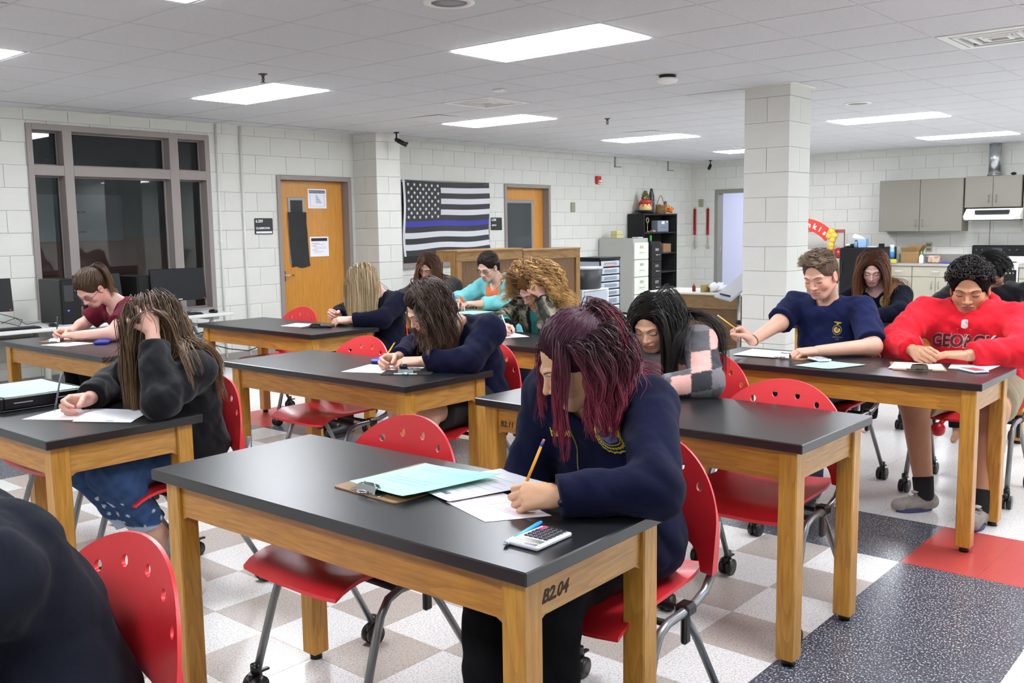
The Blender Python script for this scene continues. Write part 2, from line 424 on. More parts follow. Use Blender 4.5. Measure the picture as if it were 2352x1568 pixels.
backing(wl, (XW, YF, 0), (0, 1, 0), (1, 0, 0), 7.66 - YF, [opn(WIN, YF), opn(D1, YF)])
wf = thing('wall_left_far', None, None, (XF, 8, 0), kind='structure')
block_wall(wf, (XF, 7.98, 0), (0, 1, 0), (1, 0, 0), YB - 7.98, [opn(D2, 7.98)])
backing(wf, (XF, 7.98, 0), (0, 1, 0), (1, 0, 0), YB - 7.98, [opn(D2, 7.98)])
wb = thing('wall_back', None, None, (0, YB, 0), kind='structure')
DB = (-8.56, -7.50, 0, 2.02)
block_wall(wb, (XF - .12, YB, 0), (1, 0, 0), (0, -1, 0), XR - XF + .12, [(DB[0] - XF + .12, DB[1] - XF + .12, 0, 2.02)])
backing(wb, (XF - .12, YB, 0), (1, 0, 0), (0, -1, 0), XR - XF + .12, [(DB[0] - XF + .12, DB[1] - XF + .12, 0, 2.02)])
wr = tag(MB().box((XR, YF - .2, 0), (XR + .2, YB, CL + .1)).build('wall_right', Mwall), kind='structure')
wfr = tag(MB().box((XW - .2, YF - .2, 0), (XR, YF, CL + .1)).build('wall_front', Mwall), kind='structure')
# pillar on the left wall, free-standing column
pl = thing('pillar_left', None, None, (-8.63, 7.64, 0), kind='structure')
block_wall(pl, (-8.62, 7.63, 0), (0, 1, 0), (1, 0, 0), .38, [], bl=.38)
block_wall(pl, (XW, 7.63, 0), (1, 0, 0), (0, -1, 0), .41, [], bl=.4)
block_wall(pl, (XF, 8.01, 0), (1, 0, 0), (0, 1, 0), .43, [], bl=.4)
MB().box((XW + .012, 7.64, 0), (-8.632, 8.0, CL)).build('mortar_backing', Mwallb, pl).location = -pl.location
cl = thing('column', None, None, (-3.6, 7.66, 0), kind='structure')
cx0, cy0, cx1, cy1 = colr
for (o_, u_, n_, L_, ph) in (((cx0, cy0, 0), (1, 0, 0), (0, -1, 0), cx1 - cx0, 0), ((cx1, cy0, 0), (0, 1, 0), (1, 0, 0), cy1 - cy0, 0),
                         ((cx0, cy1, 0), (1, 0, 0), (0, 1, 0), cx1 - cx0, 0), ((cx0, cy0, 0), (0, 1, 0), (-1, 0, 0), cy1 - cy0, 0)):
    block_wall(cl, o_, u_, n_, L_, [], bl=.4064, phase=0)
MB().box((cx0 + .008, cy0 + .008, 0), (cx1 - .008, cy1 - .008, CL)).build('mortar_backing', Mwallb, cl).location = -cl.location
MB().box((cx0 - .03, cy0 - .03, CL - .004), (cx1 + .03, cy0, CL + .01)).box((cx1, cy0, CL - .004), (cx1 + .03, cy1 + .03, CL + .01)).build('ceiling_trim', Mwhite, cl).location = -cl.location
tag(cl, 'free-standing square column of painted blocks in the middle of the room', 'column'); tag(pl, 'shallow painted block pillar between the left door and the flag', 'pillar')
# ------------------------------------------------------------ window to a dark room modelled after the glass reflection
def frame_ring(b, y0, y1, z0, z1, w, x0, x1):
    b.box((x0, y0, z0), (x1, y0 + w, z1), .003); b.box((x0, y1 - w, z0), (x1, y1, z1), .003)
    b.box((x0, y0 + w, z1 - w), (x1, y1 - w, z1), .003); b.box((x0, y0 + w, z0), (x1, y1 - w, z0 + w), .003)
Mtd = mat('taupe_metal_reveal', '857c77', .5)
wn = wthing('window_1', None, None, (XW, 4.7, 1.5), kind='structure')
b = MB(); y0, y1, z0, z1 = 3.81, 5.67, .56, 2.41; fx0, fx1 = XW - .17, XW + .018
frame_ring(b, y0, y1, z0, z1, .055, fx0, fx1)
b.build('outer_frame', Mtaupe, wn)
MU = (4.135, 4.225, 5.21, 5.31); RZ = (1.945, 2.04)
b = MB(); b.box((fx0, MU[0], z0 + .05), (fx1, MU[1], z1 - .05), .003); b.build('mullion', Mtaupe, wn)
b = MB(); b.box((fx0, MU[2], z0 + .05), (fx1, MU[3], z1 - .05), .003); b.build('mullion', Mtaupe, wn)
b = MB()
for a, e in ((y0 + .05, MU[0]), (MU[1], MU[2]), (MU[3], y1 - .05)): b.box((fx0, a, RZ[0]), (fx1 - .002, e, RZ[1]), .003)
b.build('transom_rail', Mtaupe, wn)
Mgl = glass('window_glass', 'dfe4e6', .6)
for a, e in ((y0 + .055, MU[0]), (MU[1], MU[2]), (MU[3], y1 - .055)):
    for r, t in ((z0 + .055, RZ[0]), (RZ[1], z1 - .055)):
        b = MB(); w_ = .014
        for q in ((a, a + w_, r, t), (e - w_, e, r, t), (a + w_, e - w_, r, r + w_), (a + w_, e - w_, t - w_, t)): b.box((XW - .11, q[0], q[2]), (XW - .09, q[1], q[3]), .002)
        g = b.build('glazing_bead', Mtaupe, wn)
        MB().box((XW - .125, a, r), (XW - .119, e, t)).build('pane', Mgl, wn)
# room behind; its brown wall, board and posters stand in for the glass reflection
nr = wthing('wall_next_room', 'dark room modelled behind the left window in place of the reflection in its glass', 'room', (XW - 1.5, 4.7, 1), kind='structure')
xb = XW - 1.9
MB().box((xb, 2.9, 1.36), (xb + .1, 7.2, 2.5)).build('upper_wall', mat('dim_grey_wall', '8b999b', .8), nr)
MB().box((xb, 2.9, 0), (xb + .1, 7.2, 1.36)).build('reflected_brown_wall', mat('reflection_brown', 'b88468', .8, noise=.1, nscale=2), nr)
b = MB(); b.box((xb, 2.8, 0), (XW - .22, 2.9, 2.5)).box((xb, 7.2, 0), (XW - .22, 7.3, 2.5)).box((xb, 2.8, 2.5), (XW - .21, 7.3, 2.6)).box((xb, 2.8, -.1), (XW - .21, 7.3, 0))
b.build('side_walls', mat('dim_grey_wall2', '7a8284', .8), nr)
MB().box((xb + .1, 4.6, 1.32), (xb + .13, 5.6, 1.85), .005).build('reflected_whiteboard', mat('reflection_board', 'a9b8c2', .4), nr)
MB().box((xb + .1, 4.2, .95), (xb + .12, 5.75, 1.3)).build('reflected_posters', mat('reflection_poster', 'b8897a', .7), nr)
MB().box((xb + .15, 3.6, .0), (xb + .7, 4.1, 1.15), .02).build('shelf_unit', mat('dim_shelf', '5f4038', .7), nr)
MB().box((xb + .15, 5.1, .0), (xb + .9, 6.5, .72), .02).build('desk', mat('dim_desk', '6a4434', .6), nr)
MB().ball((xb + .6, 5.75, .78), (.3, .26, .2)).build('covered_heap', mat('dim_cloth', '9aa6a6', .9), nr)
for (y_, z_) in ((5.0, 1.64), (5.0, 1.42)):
    MB().box((xb + .13, y_ - .12, z_), (xb + .134, y_ + .16, z_ + .02)).build('reflected_writing', mat('reflection_ink', '30343a', .8), nr)

# ------------------------------------------------------------ doors
Mdoor = wood('door_veneer', 'b97a2e', 'cd9040', 2, .35, .5)
def door_frame(par, x, y0, y1, zt, depth=.17, wf=.05, stick=.02):
    b = MB(); b.box((x - depth, y0, 0), (x + stick, y0 + wf, zt), .004); b.box((x - depth, y1 - wf, 0), (x + stick, y1, zt), .004)
    b.box((x - depth, y0 + wf, zt - wf), (x + stick, y1 - wf, zt), .004)
    b.box((x - depth, y0 + wf, 0), (x - .125, y0 + wf + .015, zt - wf)); b.box((x - depth, y1 - wf - .015, 0), (x - .125, y1 - wf, zt - wf)); b.box((x - depth, y0 + wf, zt - wf - .015), (x - .125, y1 - wf, zt - wf))
    return b.build('door_frame', Mtaupe, par)
d1 = wthing('door_1', None, None, (XW, 7.03, 0), kind='structure')
door_frame(d1, XW, 6.50, 7.57, 2.03)
dx = XW - .10
lf = MB().box((dx - .045, 6.553, .008), (dx, 7.517, 1.977), .002).build('leaf', Mdoor, d1)
b = MB(); frame_ring(b, 6.715, 6.955, 1.02, 1.79, .035, dx - .002, dx + .008); b.build('vision_frame', mat('grey_metal', '8f9091', .4, .3), lf)
lf_c = lf
MB().box((dx, 6.75, 1.06), (dx + .003, 6.92, 1.755)).build('vision_glass', mat('dark_pane', '16181a', .15), lf)
b = MB(); b.box((dx, 6.585, .83), (dx + .02, 6.64, .95), .004); b.cyl((dx, 6.61, .9), (dx + .055, 6.61, .9), .011); b.tube([(dx + .055, 6.605, .9), (dx + .055, 6.66, .9), (dx + .052, 6.73, .895)], .0095)
b.build('lever_handle', Mmetal, lf)
# papers taped on the door
b = MB(); n_ = 9; v_ = []; f_ = []
prof = [(0, 6.705, 6.97, 1.62), (1, 6.71, 6.965, 1.5), (2, 6.712, 6.97, 1.38), (3, 6.72, 6.975, 1.26), (4, 6.725, 6.985, 1.14), (5, 6.735, 6.99, 1.04), (6, 6.74, 6.995, .985)]
for (k, a, e, z) in prof:
    for t in range(5): v_.append((dx + .014 + .004 * math.sin(k * 1.7 + t), a + (e - a) * t / 4, z + (.012 * math.sin(t * 2) if k == 6 else 0)))
for k in range(6):
    for t in range(4): f_.append((k * 5 + t, k * 5 + t + 1, k * 5 + t + 6, k * 5 + t + 5))
b.add(v_, f_, 0, True)
o = tag(b.build('paper_cover', mat('black_paper', '2c2c2d', .85, noise=.15, nscale=6)), 'wrinkled black paper strip taped over the narrow window of the left door', 'paper')
def sheet(nm, lab, org, u, v, w_, h_, header, hcol, rows, pm=Mpaper, cat='poster', extra=None):
    """notice on a wall: org lower left corner, u right, v up"""
    b = MB(); org, u, v = Vector(org), Vector(u), Vector(v); nn = u.cross(v)
    fr = lambda a, c, d: (org + u * a + v * c + nn * d, u, v)
    b.prism([(0, 0), (w_, 0), (w_, h_), (0, h_)], fr(0, 0, 0), .0015, 0)
    if hcol: b.prism([(0, 0), (w_ * .86, 0), (w_ * .86, h_ * .15), (0, h_ * .15)], fr(w_ * .07, h_ * .78, .0015), .0006, 1)
    if header: b.text(header, h_ * .1, fr(w_ * .5, h_ * .82, .0022), .0002, 0, 'CENTER')
    for r in rows: b.prism([(0, 0), (w_ * (r[1] - r[0]), 0), (w_ * (r[1] - r[0]), h_ * r[3]), (0, h_ * r[3])], fr(w_ * r[0], h_ * r[2], .0015), .0005, r[4] if len(r) > 4 else 2)
    return tag(b.build(nm, [pm, mat('c' + (hcol or 'none'), hcol or '333333', .7), mat('ink_blue', '55689c', .8), mat('ink_tint', 'bcd2ea', .8), mat('ink_grey', '9c9ca8', .8), mat('ink_red', 'b46a5e', .8)]), lab, cat)
U_, V_ = (0, 1, 0), (0, 0, 1)
sheet('wall_chart', 'white and pale blue chart with navy header taped high on the left door', (dx + .002, 7.005, 1.665), U_, V_, .27, .225, 'PERCENTAGE RANGE', '2b3c72',
      [(.1, .9, .1, .02, 3), (.1, .14, .1, .62, 3), (.86, .9, .1, .62, 3)] + [(.42, .5 + .035 * k, .66 - .055 * k, .022, 2) for k in range(8)])
sheet('notice', 'white notice with dark red header taped at mid height on the left door', (dx + .002, 7.01, 1.10), U_, V_, .275, .232, '', '2a2226',
      [(.1, .5, .66, .02, 5), (.2, .8, .6, .015, 4), (.1, .35, .53, .02, 5), (.2, .85, .47, .015, 4), (.2, .85, .4, .015, 4), (.1, .4, .32, .02, 5), (.2, .75, .25, .015, 4), (.2, .6, .18, .015, 4), (.2, .9, .8, .1, 5)])
d2 = wthing('door_2', None, None, (XF, 10.75, 0), kind='structure')
door_frame(d2, XF, 10.41, 11.47, 2.03)
dx2 = XF - .10
lf = MB().box((dx2 - .045, 10.463, .008), (dx2, 11.417, 1.977), .002).build('leaf', Mdoor, d2)
b = MB(); frame_ring(b, 10.53, 11.18, .85, 1.807, .045, dx2 - .002, dx2 + .01); b.build('vision_frame', mat('grey_metal', '8f9091', .4, .3), lf)
MB().box((dx2, 10.57, .89), (dx2 + .003, 11.14, 1.765)).build('vision_glass', mat('dark_pane_gloss', '4a4f50', .06), lf)
b = MB(); b.cyl((dx2, 11.31, .95), (dx2 + .055, 11.31, .95), .011); b.tube([(dx2 + .055, 11.31, .95), (dx2 + .055, 11.19, .945)], .0095); b.build('lever_handle', Mmetal, lf)
# doorway in the back wall, open, pale room behind
d3 = wthing('door_3', None, None, (-8.0, YB, 0), kind='structure')
b = MB(); b.box((-8.565, YB - .02, 0), (-8.50, YB + .18, 2.03), .004); b.box((-7.56, YB - .02, 0), (-7.50, YB + .18, 2.03), .004); b.box((-8.50, YB - .02, 1.965), (-7.56, YB + .18, 2.03), .004)
b.build('door_frame', mat('olive_taupe', '86847a', .5), d3)
MB().box((-8.50, YB + .06, .92), (-8.494, YB + .09, 1.02)).build('strike_plate', Mmetal, d3)
bk = wthing('wall_store_room', 'pale bluish room behind the open back doorway', 'room', (-8, YB + 1, 0), kind='structure')
b = MB(); b.box((-9.6, YB + 2.2, 0), (-6.4, YB + 2.3, 2.5)).box((-9.7, YB + .2, 0), (-9.6, YB + 2.3, 2.5)).box((-6.4, YB + .2, 0), (-6.3, YB + 2.3, 2.5)).box((-9.7, YB + .2, 2.5), (-6.3, YB + 2.3, 2.6)).box((-9.7, YB + .18, -.1), (-6.3, YB + 2.3, 0))
b.build('walls', mat('store_wall', 'dddfe8', .6), bk)
MB().box((-8.6, YB + 1.0, 2.44), (-7.4, YB + 1.6, 2.47)).build('store_light', mat('store_diffuser', 'eef1ff', .5, emis=16), bk)

# ------------------------------------------------------------ things on the walls
def vconduit(x, y, r, nm, lab):
    b = MB(); b.cyl((x, y, 0.05), (x, y, CL - .002), r, 10)
    for z in (.3, 1.3, 2.3): b.box((XW, y - .022, z), (x + .001, y + .022, z + .02))
    return tag(b.build(nm, mat('painted_pipe', 'd9dad3', .45)), lab, 'pipe')
vconduit(XW + .014, 5.757, .012, 'conduit', 'thin painted vertical conduit beside the window frame'); vconduit(XW + .014, 6.054, .013, 'conduit', 'thin painted vertical conduit between the window conduit and the room sign')
def room_sign(nm, lab, y, x, w_, h_, z, l1, l2, bar):
    b = MB(); p = []
    r = .012
    for (cx_, cy_, a0) in ((w_ - r, r, -90), (w_ - r, h_ - r, 0), (r, h_ - r, 90), (r, r, 180)):
        for k in range(4): a = math.radians(a0 + 30 * k); p.append((cx_ + r * math.cos(a), cy_ + r * math.sin(a)))
    b.prism(p, ((x, y, z), U_, V_), .006, 0)
    b.text(l1, h_ * .24, ((x + .0065, y + w_ * .06, z + h_ * .74), U_, V_), .0006, 1, bold=.0012)
    b.text(l2, h_ * .17, ((x + .0065, y + w_ * .06, z + h_ * .33), U_, V_), .0006, 1, wd=w_ * .76 if len(l2) > 7 else None, bold=.001)
    if bar: b.prism([(0, 0), (w_ * .88, 0), (w_ * .88, h_ * .13), (0, h_ * .13)], ((x + .006, y + w_ * .07, z + h_ * .06), U_, V_), .001, 1)
    tag(b.build(nm, [mat('sign_black', '1d1f20', .4), mat('sign_white', 'e4e4e4', .5)]), lab, 'sign')
room_sign('room_sign', 'black room sign reading 6.209 CLASSROOM beside the left door', 6.19, XW, .237, .178, 1.372, '6.209', 'CLASSROOM', True)
room_sign('room_sign', 'black room sign reading 6.208 OFFICE between the flag and the far door', 10.115, XF, .235, .178, 1.373, '6.208', 'OFFICE', False)
# flag
Mfb, Mfw, Mfblue = mat('flag_black', '17181a', .6, sheen=.3), mat('flag_white', 'cfd0d6', .6, sheen=.3), mat('flag_blue', '26269a', .6, sheen=.3)
fy0, fy1, fz0, fz1 = 8.44, 10.05, 1.08, 2.03
def flag_pt(s, t):      # s 0..1 along, t 0..1 down
    y = fy0 + (fy1 - fy0) * s + .012 * math.sin(t * 7); z = fz1 - (fz1 - fz0) * t - .012 * math.sin(s * 9 + 1) * t + .03 * t * (s - .5) - .015 * math.sin(math.pi * s) * (1 - t)
    return (XF + .036 + .006 * math.sin(s * 14 + t * 5) + .005 * math.sin(s * 5 - t * 9), y, z)
fg = thing('flag', 'black and white striped flag with stars and one thin blue stripe hung on the wall', 'flag', (0, 0, 0)); fg['_w'] = [0, 0, 0]
for k in range(13):
    t0, t1 = k / 13, (k + 1) / 13; s0 = .40 if k < 7 else 0
    m_ = Mfblue if k == 7 - 0 and False else (Mfb if k % 2 == 0 else Mfw)
    if k == 6: m_ = Mfb
    cols = 22; v_ = []; f_ = []
    for q in range(3):
        for c_ in range(cols + 1): v_.append(flag_pt(s0 + (1 - s0) * c_ / cols, t0 + (t1 - t0) * q / 2))
    for q in range(2):
        for c_ in range(cols): f_.append((q * (cols + 1) + c_, (q + 1) * (cols + 1) + c_, (q + 1) * (cols + 1) + c_ + 1, q * (cols + 1) + c_ + 1))
    if k == 7: m_ = Mfblue
    MB().add(v_, f_, 0, True).build('stripe', m_, fg)
v_ = []; f_ = []
for q in range(9):
    for c_ in range(13): v_.append(flag_pt(.40 * c_ / 12, 7 / 13 * q / 8))
for q in range(8):
    for c_ in range(12): f_.append((q * 13 + c_, (q + 1) * 13 + c_, (q + 1) * 13 + c_ + 1, q * 13 + c_ + 1))
MB().add(v_, f_, 0, True).build('canton', Mfb, fg)
st = MB()
for r in range(9):
    for c_ in range(6 if r % 2 == 0 else 5):
        s_ = .40 * ((c_ * 2 + 1 + (r % 2)) / 12); t_ = 7 / 13 * (r + 1) / 10; pts = [flag_pt(s_, t_)]
        for k in range(10):
            a = math.pi / 2 + k * math.pi / 5; rr = .027 if k % 2 == 0 else .011
            p = pts[0]; pts.append((p[0], p[1] + rr * math.cos(a), p[2] + rr * math.sin(a)))
        pts = [(p[0] + .004, p[1], p[2]) for p in pts]
        st.add(pts, [(0, 1 + k, 1 + (k + 1) % 10) for k in range(10)])
st.build('star_field', mat('star_white', 'dcdce0', .7), fg)
b = MB(); v_ = [flag_pt(0, t / 16) for t in range(17)]; b.add([(p[0] + .002, p[1] - .035, p[2]) for p in v_] + [(p[0] + .002, p[1] + .004, p[2]) for p in v_], [(i, i + 1, 18 + i, 17 + i) for i in range(16)], 0, True); b.build('header_band', Mfw, fg)
b = MB()
for p in (flag_pt(.01, .02), flag_pt(.97, .02), flag_pt(.94, .03)): b.ball((p[0] + .005, p[1], p[2]), .008)
b.build('push_pin', Mmetal, fg)
# black pin board with its tray under and behind the flag
b = MB(); b.box((XF, 8.40, .97), (XF + .012, 10.04, 2.0)); b.build_ = None
o = wthing('window_2', None, None, (XF, 8.6, 1.5), kind='structure')
b.build('dark_pane', mat('dark_pane2', '101214', .25), o)
b = MB(); b.box((XF, 8.37, .90), (XF + .04, 10.07, .97), .003).box((XF, 8.37, .97), (XF + .02, 8.405, 2.03)).box((XF, 10.035, .97), (XF + .02, 10.07, 2.03)).box((XF, 8.405, 2.0), (XF + .02, 10.035, 2.03)); b.build('frame', Mtaupe, o)
# fire alarm strobe, thermostats, cameras
b = MB(); b.box((XF, 12.64, 2.08), (XF + .05, 12.755, 2.205), .008, 0); b.box((XF + .05, 12.665, 2.11), (XF + .075, 12.725, 2.14), .004, 1); b.box((XF + .05, 12.655, 2.085), (XF + .054, 12.745, 2.10), 0, 1)
tag(b.build('fire_alarm', [mat('alarm_red', 'c0201c', .4), mat('strobe_white', 'e9e6dc', .3)]), 'small red fire alarm strobe high on the far left wall', 'fire alarm')
tag(MB().box((XF, 11.985, 1.635), (XF + .03, 12.08, 1.78), .008).box((XF + .03, 12.01, 1.685), (XF + .034, 12.055, 1.725)).build('thermostat', mat('plate_olive', '8f8f7c', .5)), 'olive grey thermostat box on the wall right of the far door', 'thermostat')
tag(MB().box((-8.89, YB - .03, 1.73), (-8.80, YB, 1.87), .006).box((-8.86, YB - .035, 1.77), (-8.83, YB - .03, 1.83)).build('light_switch_plate', mat('plate_olive', '8f8f7c', .5)), 'olive switch plate on the back wall over the red lanyards', 'switch')
def seccam(p, d, lab, s=1):
    b = MB(); p = Vector(p); d = Vector(d).normalized(); c = p - Vector((0, 0, .11)) * s
    b.cyl(p, p - Vector((0, 0, .012)), .04 * s, 14); b.cyl(p, c, .012 * s, 8); b.ball(c, .032 * s)
    a = c + d * .03 * s; e = a + d * .14 * s
    b.tube([a - d * .03 * s, a, e], [.028 * s, .034 * s, .034 * s], 14); b.cyl(e + Vector((0, 0, .034)) * s, e + d * .03 * s + Vector((0, 0, .034)) * s, .014 * s, 8); b.cyl(e, e + d * .006, .026 * s, 14, 1)
    tag(b.build('security_camera', [Mblack, mat('lens', '2a2c30', .1)]), lab, 'security camera')
seccam((-8.42, 7.78, CL), (.8, .35, -.45), 'black security camera under the ceiling beside the flag pillar', .8)
seccam((-8.45, 15.3, CL), (.3, -.9, -.5), 'small black security camera near the far room corner', .8)
# lanyards / red straps
for (x, lab) in ((-8.97, 'red strap with pale tassel hanging nearer the room corner'), (-8.70, 'red strap with pale tassel hanging beside the back doorway')):
    y = YB - .02; b = MB(); b.ball((x, y, 1.72), .012, 2)
    b.box((x - .03, y - .006, 1.22), (x + .028, y + .004, 1.70), .004, 0); b.box((x - .012, y - .012, 1.3), (x + .006, y - .006, 1.7), 0, 3)
    b.tube([(x, y, 1.23), (x + .008, y, 1.12), (x + .02, y, 1.06), (x + .03, y, .98), (x, y, .96), (x - .02, y, 1.04), (x - .004, y, 1.12)], .009, 6, 1)
    tag(b.build('wall_strap', [mat('strap_red', 'a02824', .7), mat('tassel', 'b9ac9c', .9), Mmetal, mat('strap_dark', '6d1a18', .7)]), lab, 'strap')
tag(MB().box((-8.80, YB - .015, 1.58), (-8.775, YB, 1.66), .004).build('wall_hook', Mwhite), 'small empty white hook between the two red straps', 'hook')
for y, lab in ((13.2, 'short grey pipe drop under the ceiling right of the fire alarm'), (14.85, 'short grey pipe drop under the ceiling at the far room corner')):
    b = MB(); b.cyl((XF + .012, y, CL - .165), (XF + .012, y, CL), .01, 8); b.box((XF, y - .02, CL - .17), (XF + .03, y + .16, CL - .155))
    tag(b.build('cable_drop', mat('drop_grey', '8d8f8d', .6)), lab, 'conduit')
tag(MB().box((-4.86, YB - .012, .935), (-4.76, YB, 1.08), .004, 0).box((-4.84, YB - .016, 1.02), (-4.78, YB - .012, 1.055), 0, 1).box((-4.84, YB - .016, .955), (-4.78, YB - .012, .99), 0, 1).build('wall_outlet', [mat('plate_ivory', 'a6a385', .5), mat('outlet_dark', '6c6a58', .5)]), 'ivory power outlet on the wall under the kitchen cabinets', 'outlet')

# ------------------------------------------------------------ ceiling fittings
def vent(i, j, lab):
    t = thing('ceiling_vent', lab, 'vent', (cx(i) + MX / 2, cy(j) + MY / 2, CL), group=None)
    fr_ = MB(); h = .285
    for r in range(4):
        a, e = h - .07 * r, h - .07 * r - .022; z = -.006 * (1 if r else 0)
        if r == 0: e = h - .05
        for q in ((-a, -a, a, -e), (-a, e, a, a), (-a, -e, -e, e), (e, -e, a, e)): fr_.box((q[0], q[1], z - .004), (q[2], q[3], z + (.01)))
    fr_.build('louvre_frame', Mwhite, t)
    MB().box((-.24, -.24, .02), (.24, .24, .03)).build('backing', mat('vent_dark', '4c4f52', .8), t)
    f2 = MB()
    for r in range(1, 5):
        a = .285 - .06 * r; e = a - .04
        if e < .01: break
        for (q, p) in (((-a, -a), (a, -a)), ((a, -a), (a, a)), ((a, a), (-a, a)), ((-a, a), (-a, -a))):
            k = e / a; f2.add([(q[0], q[1], 0), (p[0], p[1], 0), (p[0] * k, p[1] * k, .016), (q[0] * k, q[1] * k, .016)], [(0, 1, 2, 3)])
    f2.build('louvre', Mwhite, t)
vent(-2, 7, 'square ceiling air vent above the flag area'); vent(5, 7, 'square ceiling air vent cut by the right edge of the photo'); vent(-3, 18, 'far square ceiling air vent behind the light beside the column')
def sprinkler(x, y, lab):
    b = MB(); b.lathe([(.034, 0), (.034, -.004), (.014, -.01), (.010, -.022), (.010, -.026)], (x, y, CL), 14)
    for s in (-1, 1): b.tube([(x + .008 * s, y, CL - .024), (x + .016 * s, y, CL - .04), (x + .003 * s, y, CL - .056)], .003, 6)
    b.cyl((x, y, CL - .026), (x, y, CL - .052), .004, 8, 1); b.lathe([(.001, -.058), (.02, -.058), (.02, -.061), (.001, -.061)], (x, y, CL), 12)
    tag(b.build('sprinkler_head', [mat('sprinkler_metal', '5a5550', .35, .8), mat('bulb_red', '9a2a20', .3)]), lab, 'sprinkler')
sprinkler(-5.95, 4.21, 'ceiling sprinkler head above the light panel near the window'); sprinkler(-5.9, 8.47, 'ceiling sprinkler head between the middle light panels')
b = MB(); b.lathe([(.062, 0), (.064, -.016), (.05, -.022)], (-3.9, 6.39, CL), 22, 0); b.lathe([(.05, -.018), (.078, -.03), (.08, -.04), (.07, -.055), (.03, -.064), (.001, -.065)], (-3.9, 6.39, CL), 22, 1)
tag(b.build('smoke_detector', [Mblack, Mwhite]), 'round smoke detector with black base on the ceiling left of the column', 'smoke detector')
for (x, y, r, lab) in ((-3.44, 3.56, .13, 'round white ceiling speaker at the top edge of the photo'), (-3.52, 9.2, .13, 'faint round ceiling speaker right of the column')):
    b = MB(); b.lathe([(r, 0), (r, -.006), (r * .72, -.01), (r * .7, -.004), (.001, -.006)], (x, y, CL), 28, 0); b.lathe([(r * .69, -.0055), (.001, -.0075)], (x, y, CL), 28, 1)
    tag(b.build('ceiling_speaker', [Mwhite, mat('speaker_grille', '9a9a9a', .8)]), lab, 'speaker')
tag(MB().box((-5.32, 5.99, CL - .02), (-5.22, 6.06, CL), .006).build('ceiling_sensor', Mwhite), 'small white sensor on the ceiling before the square vent', 'sensor')
# ------------------------------------------------------------ science tables
Mtop = mat('epoxy_top', '17181b', .30, noise=.12, nscale=25, bump=.02, bscale=300, spec=.6)
WX = wood('oak_along_x', '915a18', 'b9812f', 0); WY = wood('oak_along_y', '996528', 'be8c46', 1); WZ = wood('oak_upright', '9a661c', 'bf8b36', 2)
TW, TD, TH = 1.372, .575, .74
def make_table():
    t = thing('science_table', None, None)
    MB().box((0, 0, TH - .031), (TW, TD, TH), .003).build('tabletop', Mtop, t)
    lw, ov = .062, .028
    for (x, y) in ((ov, ov), (TW - ov - lw, ov), (TW - ov - lw, TD - ov - lw), (ov, TD - ov - lw)):
        l = MB().box((x, y, .022), (x + lw, y + lw, TH - .031), .004).build('leg', WZ, t)
        MB().cyl((x + lw / 2, y + lw / 2, 0), (x + lw / 2, y + lw / 2, .022), .02, 12).build('glide', Mblack, l)
    def apron(L, horizontal):
        # long rail with the rounded lower corners where it meets the legs
        p = [(0, 0), (0, -.112)]
        for k in range(1, 5):
            a = math.pi / 2 * k / 4; p.append((.022 * math.sin(a) * 1.0, -.112 + .022 * 0 + .012 * math.sin(a)))
        p2 = [(L - x, z) for x, z in p[::-1]]; return [(x, z) for x, z in p + p2]
    for y in (ov + .012, TD - ov - .012 - .02):
        L = TW - 2 * (ov + lw); MB().prism(apron(L, 1)[::-1], ((ov + lw, y + .02, TH - .031), X3, Z3), .02).build('apron', WX, t)
    for x in (ov + .012, TW - ov - .012 - .02):
        L = TD - 2 * (ov + lw); MB().prism(apron(L, 0)[::-1], ((x, ov + lw, TH - .031), Y3, Z3), .02).build('apron', WY, t)
    return t
T0 = make_table(); T0['category'] = 'table'; T0['group'] = 'black topped oak classroom tables'
TABS = [  # x, y, rot, label
 ('T1', -2.525, 1.345, .022, 'nearest black-topped oak table in the foreground with clipboard, worksheet and calculator'),
 ('T2', -2.557, 2.743, -.009, 'black-topped oak table marked B211 behind the girl with burgundy hair'),
 ('T3', -2.429, 4.202, .003, 'black-topped oak table where the boys in navy and red sit'),
 ('T4', -4.351, 2.756, .003, 'black-topped oak table in the middle with a blue calculator case on it'),
 ('T5', -6.34, 3.812, -.01, 'black-topped oak table in front of the left door, with the long-haired blonde girl'),
 ('T6', -4.51, 1.309, .006, 'black-topped oak table at the left edge with the black tray and mint papers'),
 ('T7', -6.411, 2.447, 0, 'black-topped oak table beside the computer desks with a clipboard and blue case'),
 ('T8', -2.75, 6.08, 0, 'far black-topped oak table behind the two boys, near the column'),
 ('T9', -4.33, 4.10, 0, 'black-topped oak table where the curly-haired student in camouflage writes'),
 ('T10', -6.38, 5.24, 0, 'far black-topped oak table near the wooden shelving, with the teal hooded student')]
TB = {}
for k, (nm, x, y, r, lab) in enumerate(TABS):
    if k == 0: T0.location = (x, y, 0); T0.rotation_euler = (0, 0, r); T0['label'] = lab; TB[nm] = T0
    else: TB[nm] = dup(T0, (x, y, 0), r, lab)
# table T1 and T2 differ by handwriting on the rail
Minkp = mat('marker_ink', '3a2a18', .8)
def hand_text(par, s_, size, o, u, v, shear=.15):
    b = MB(); b.text(s_, size, (o, u, v), .0003, 0, shear=shear, bold=.0012); return b.build('marker_writing', Minkp, par)
hand_text(TB['T2'], 'B2.11', .030, (.103, .0395, .632), X3, Z3, .1)
hand_text(TB['T1'], 'B2.04', .040, (TW - .0395, .10, .635), Y3, Z3, .35)

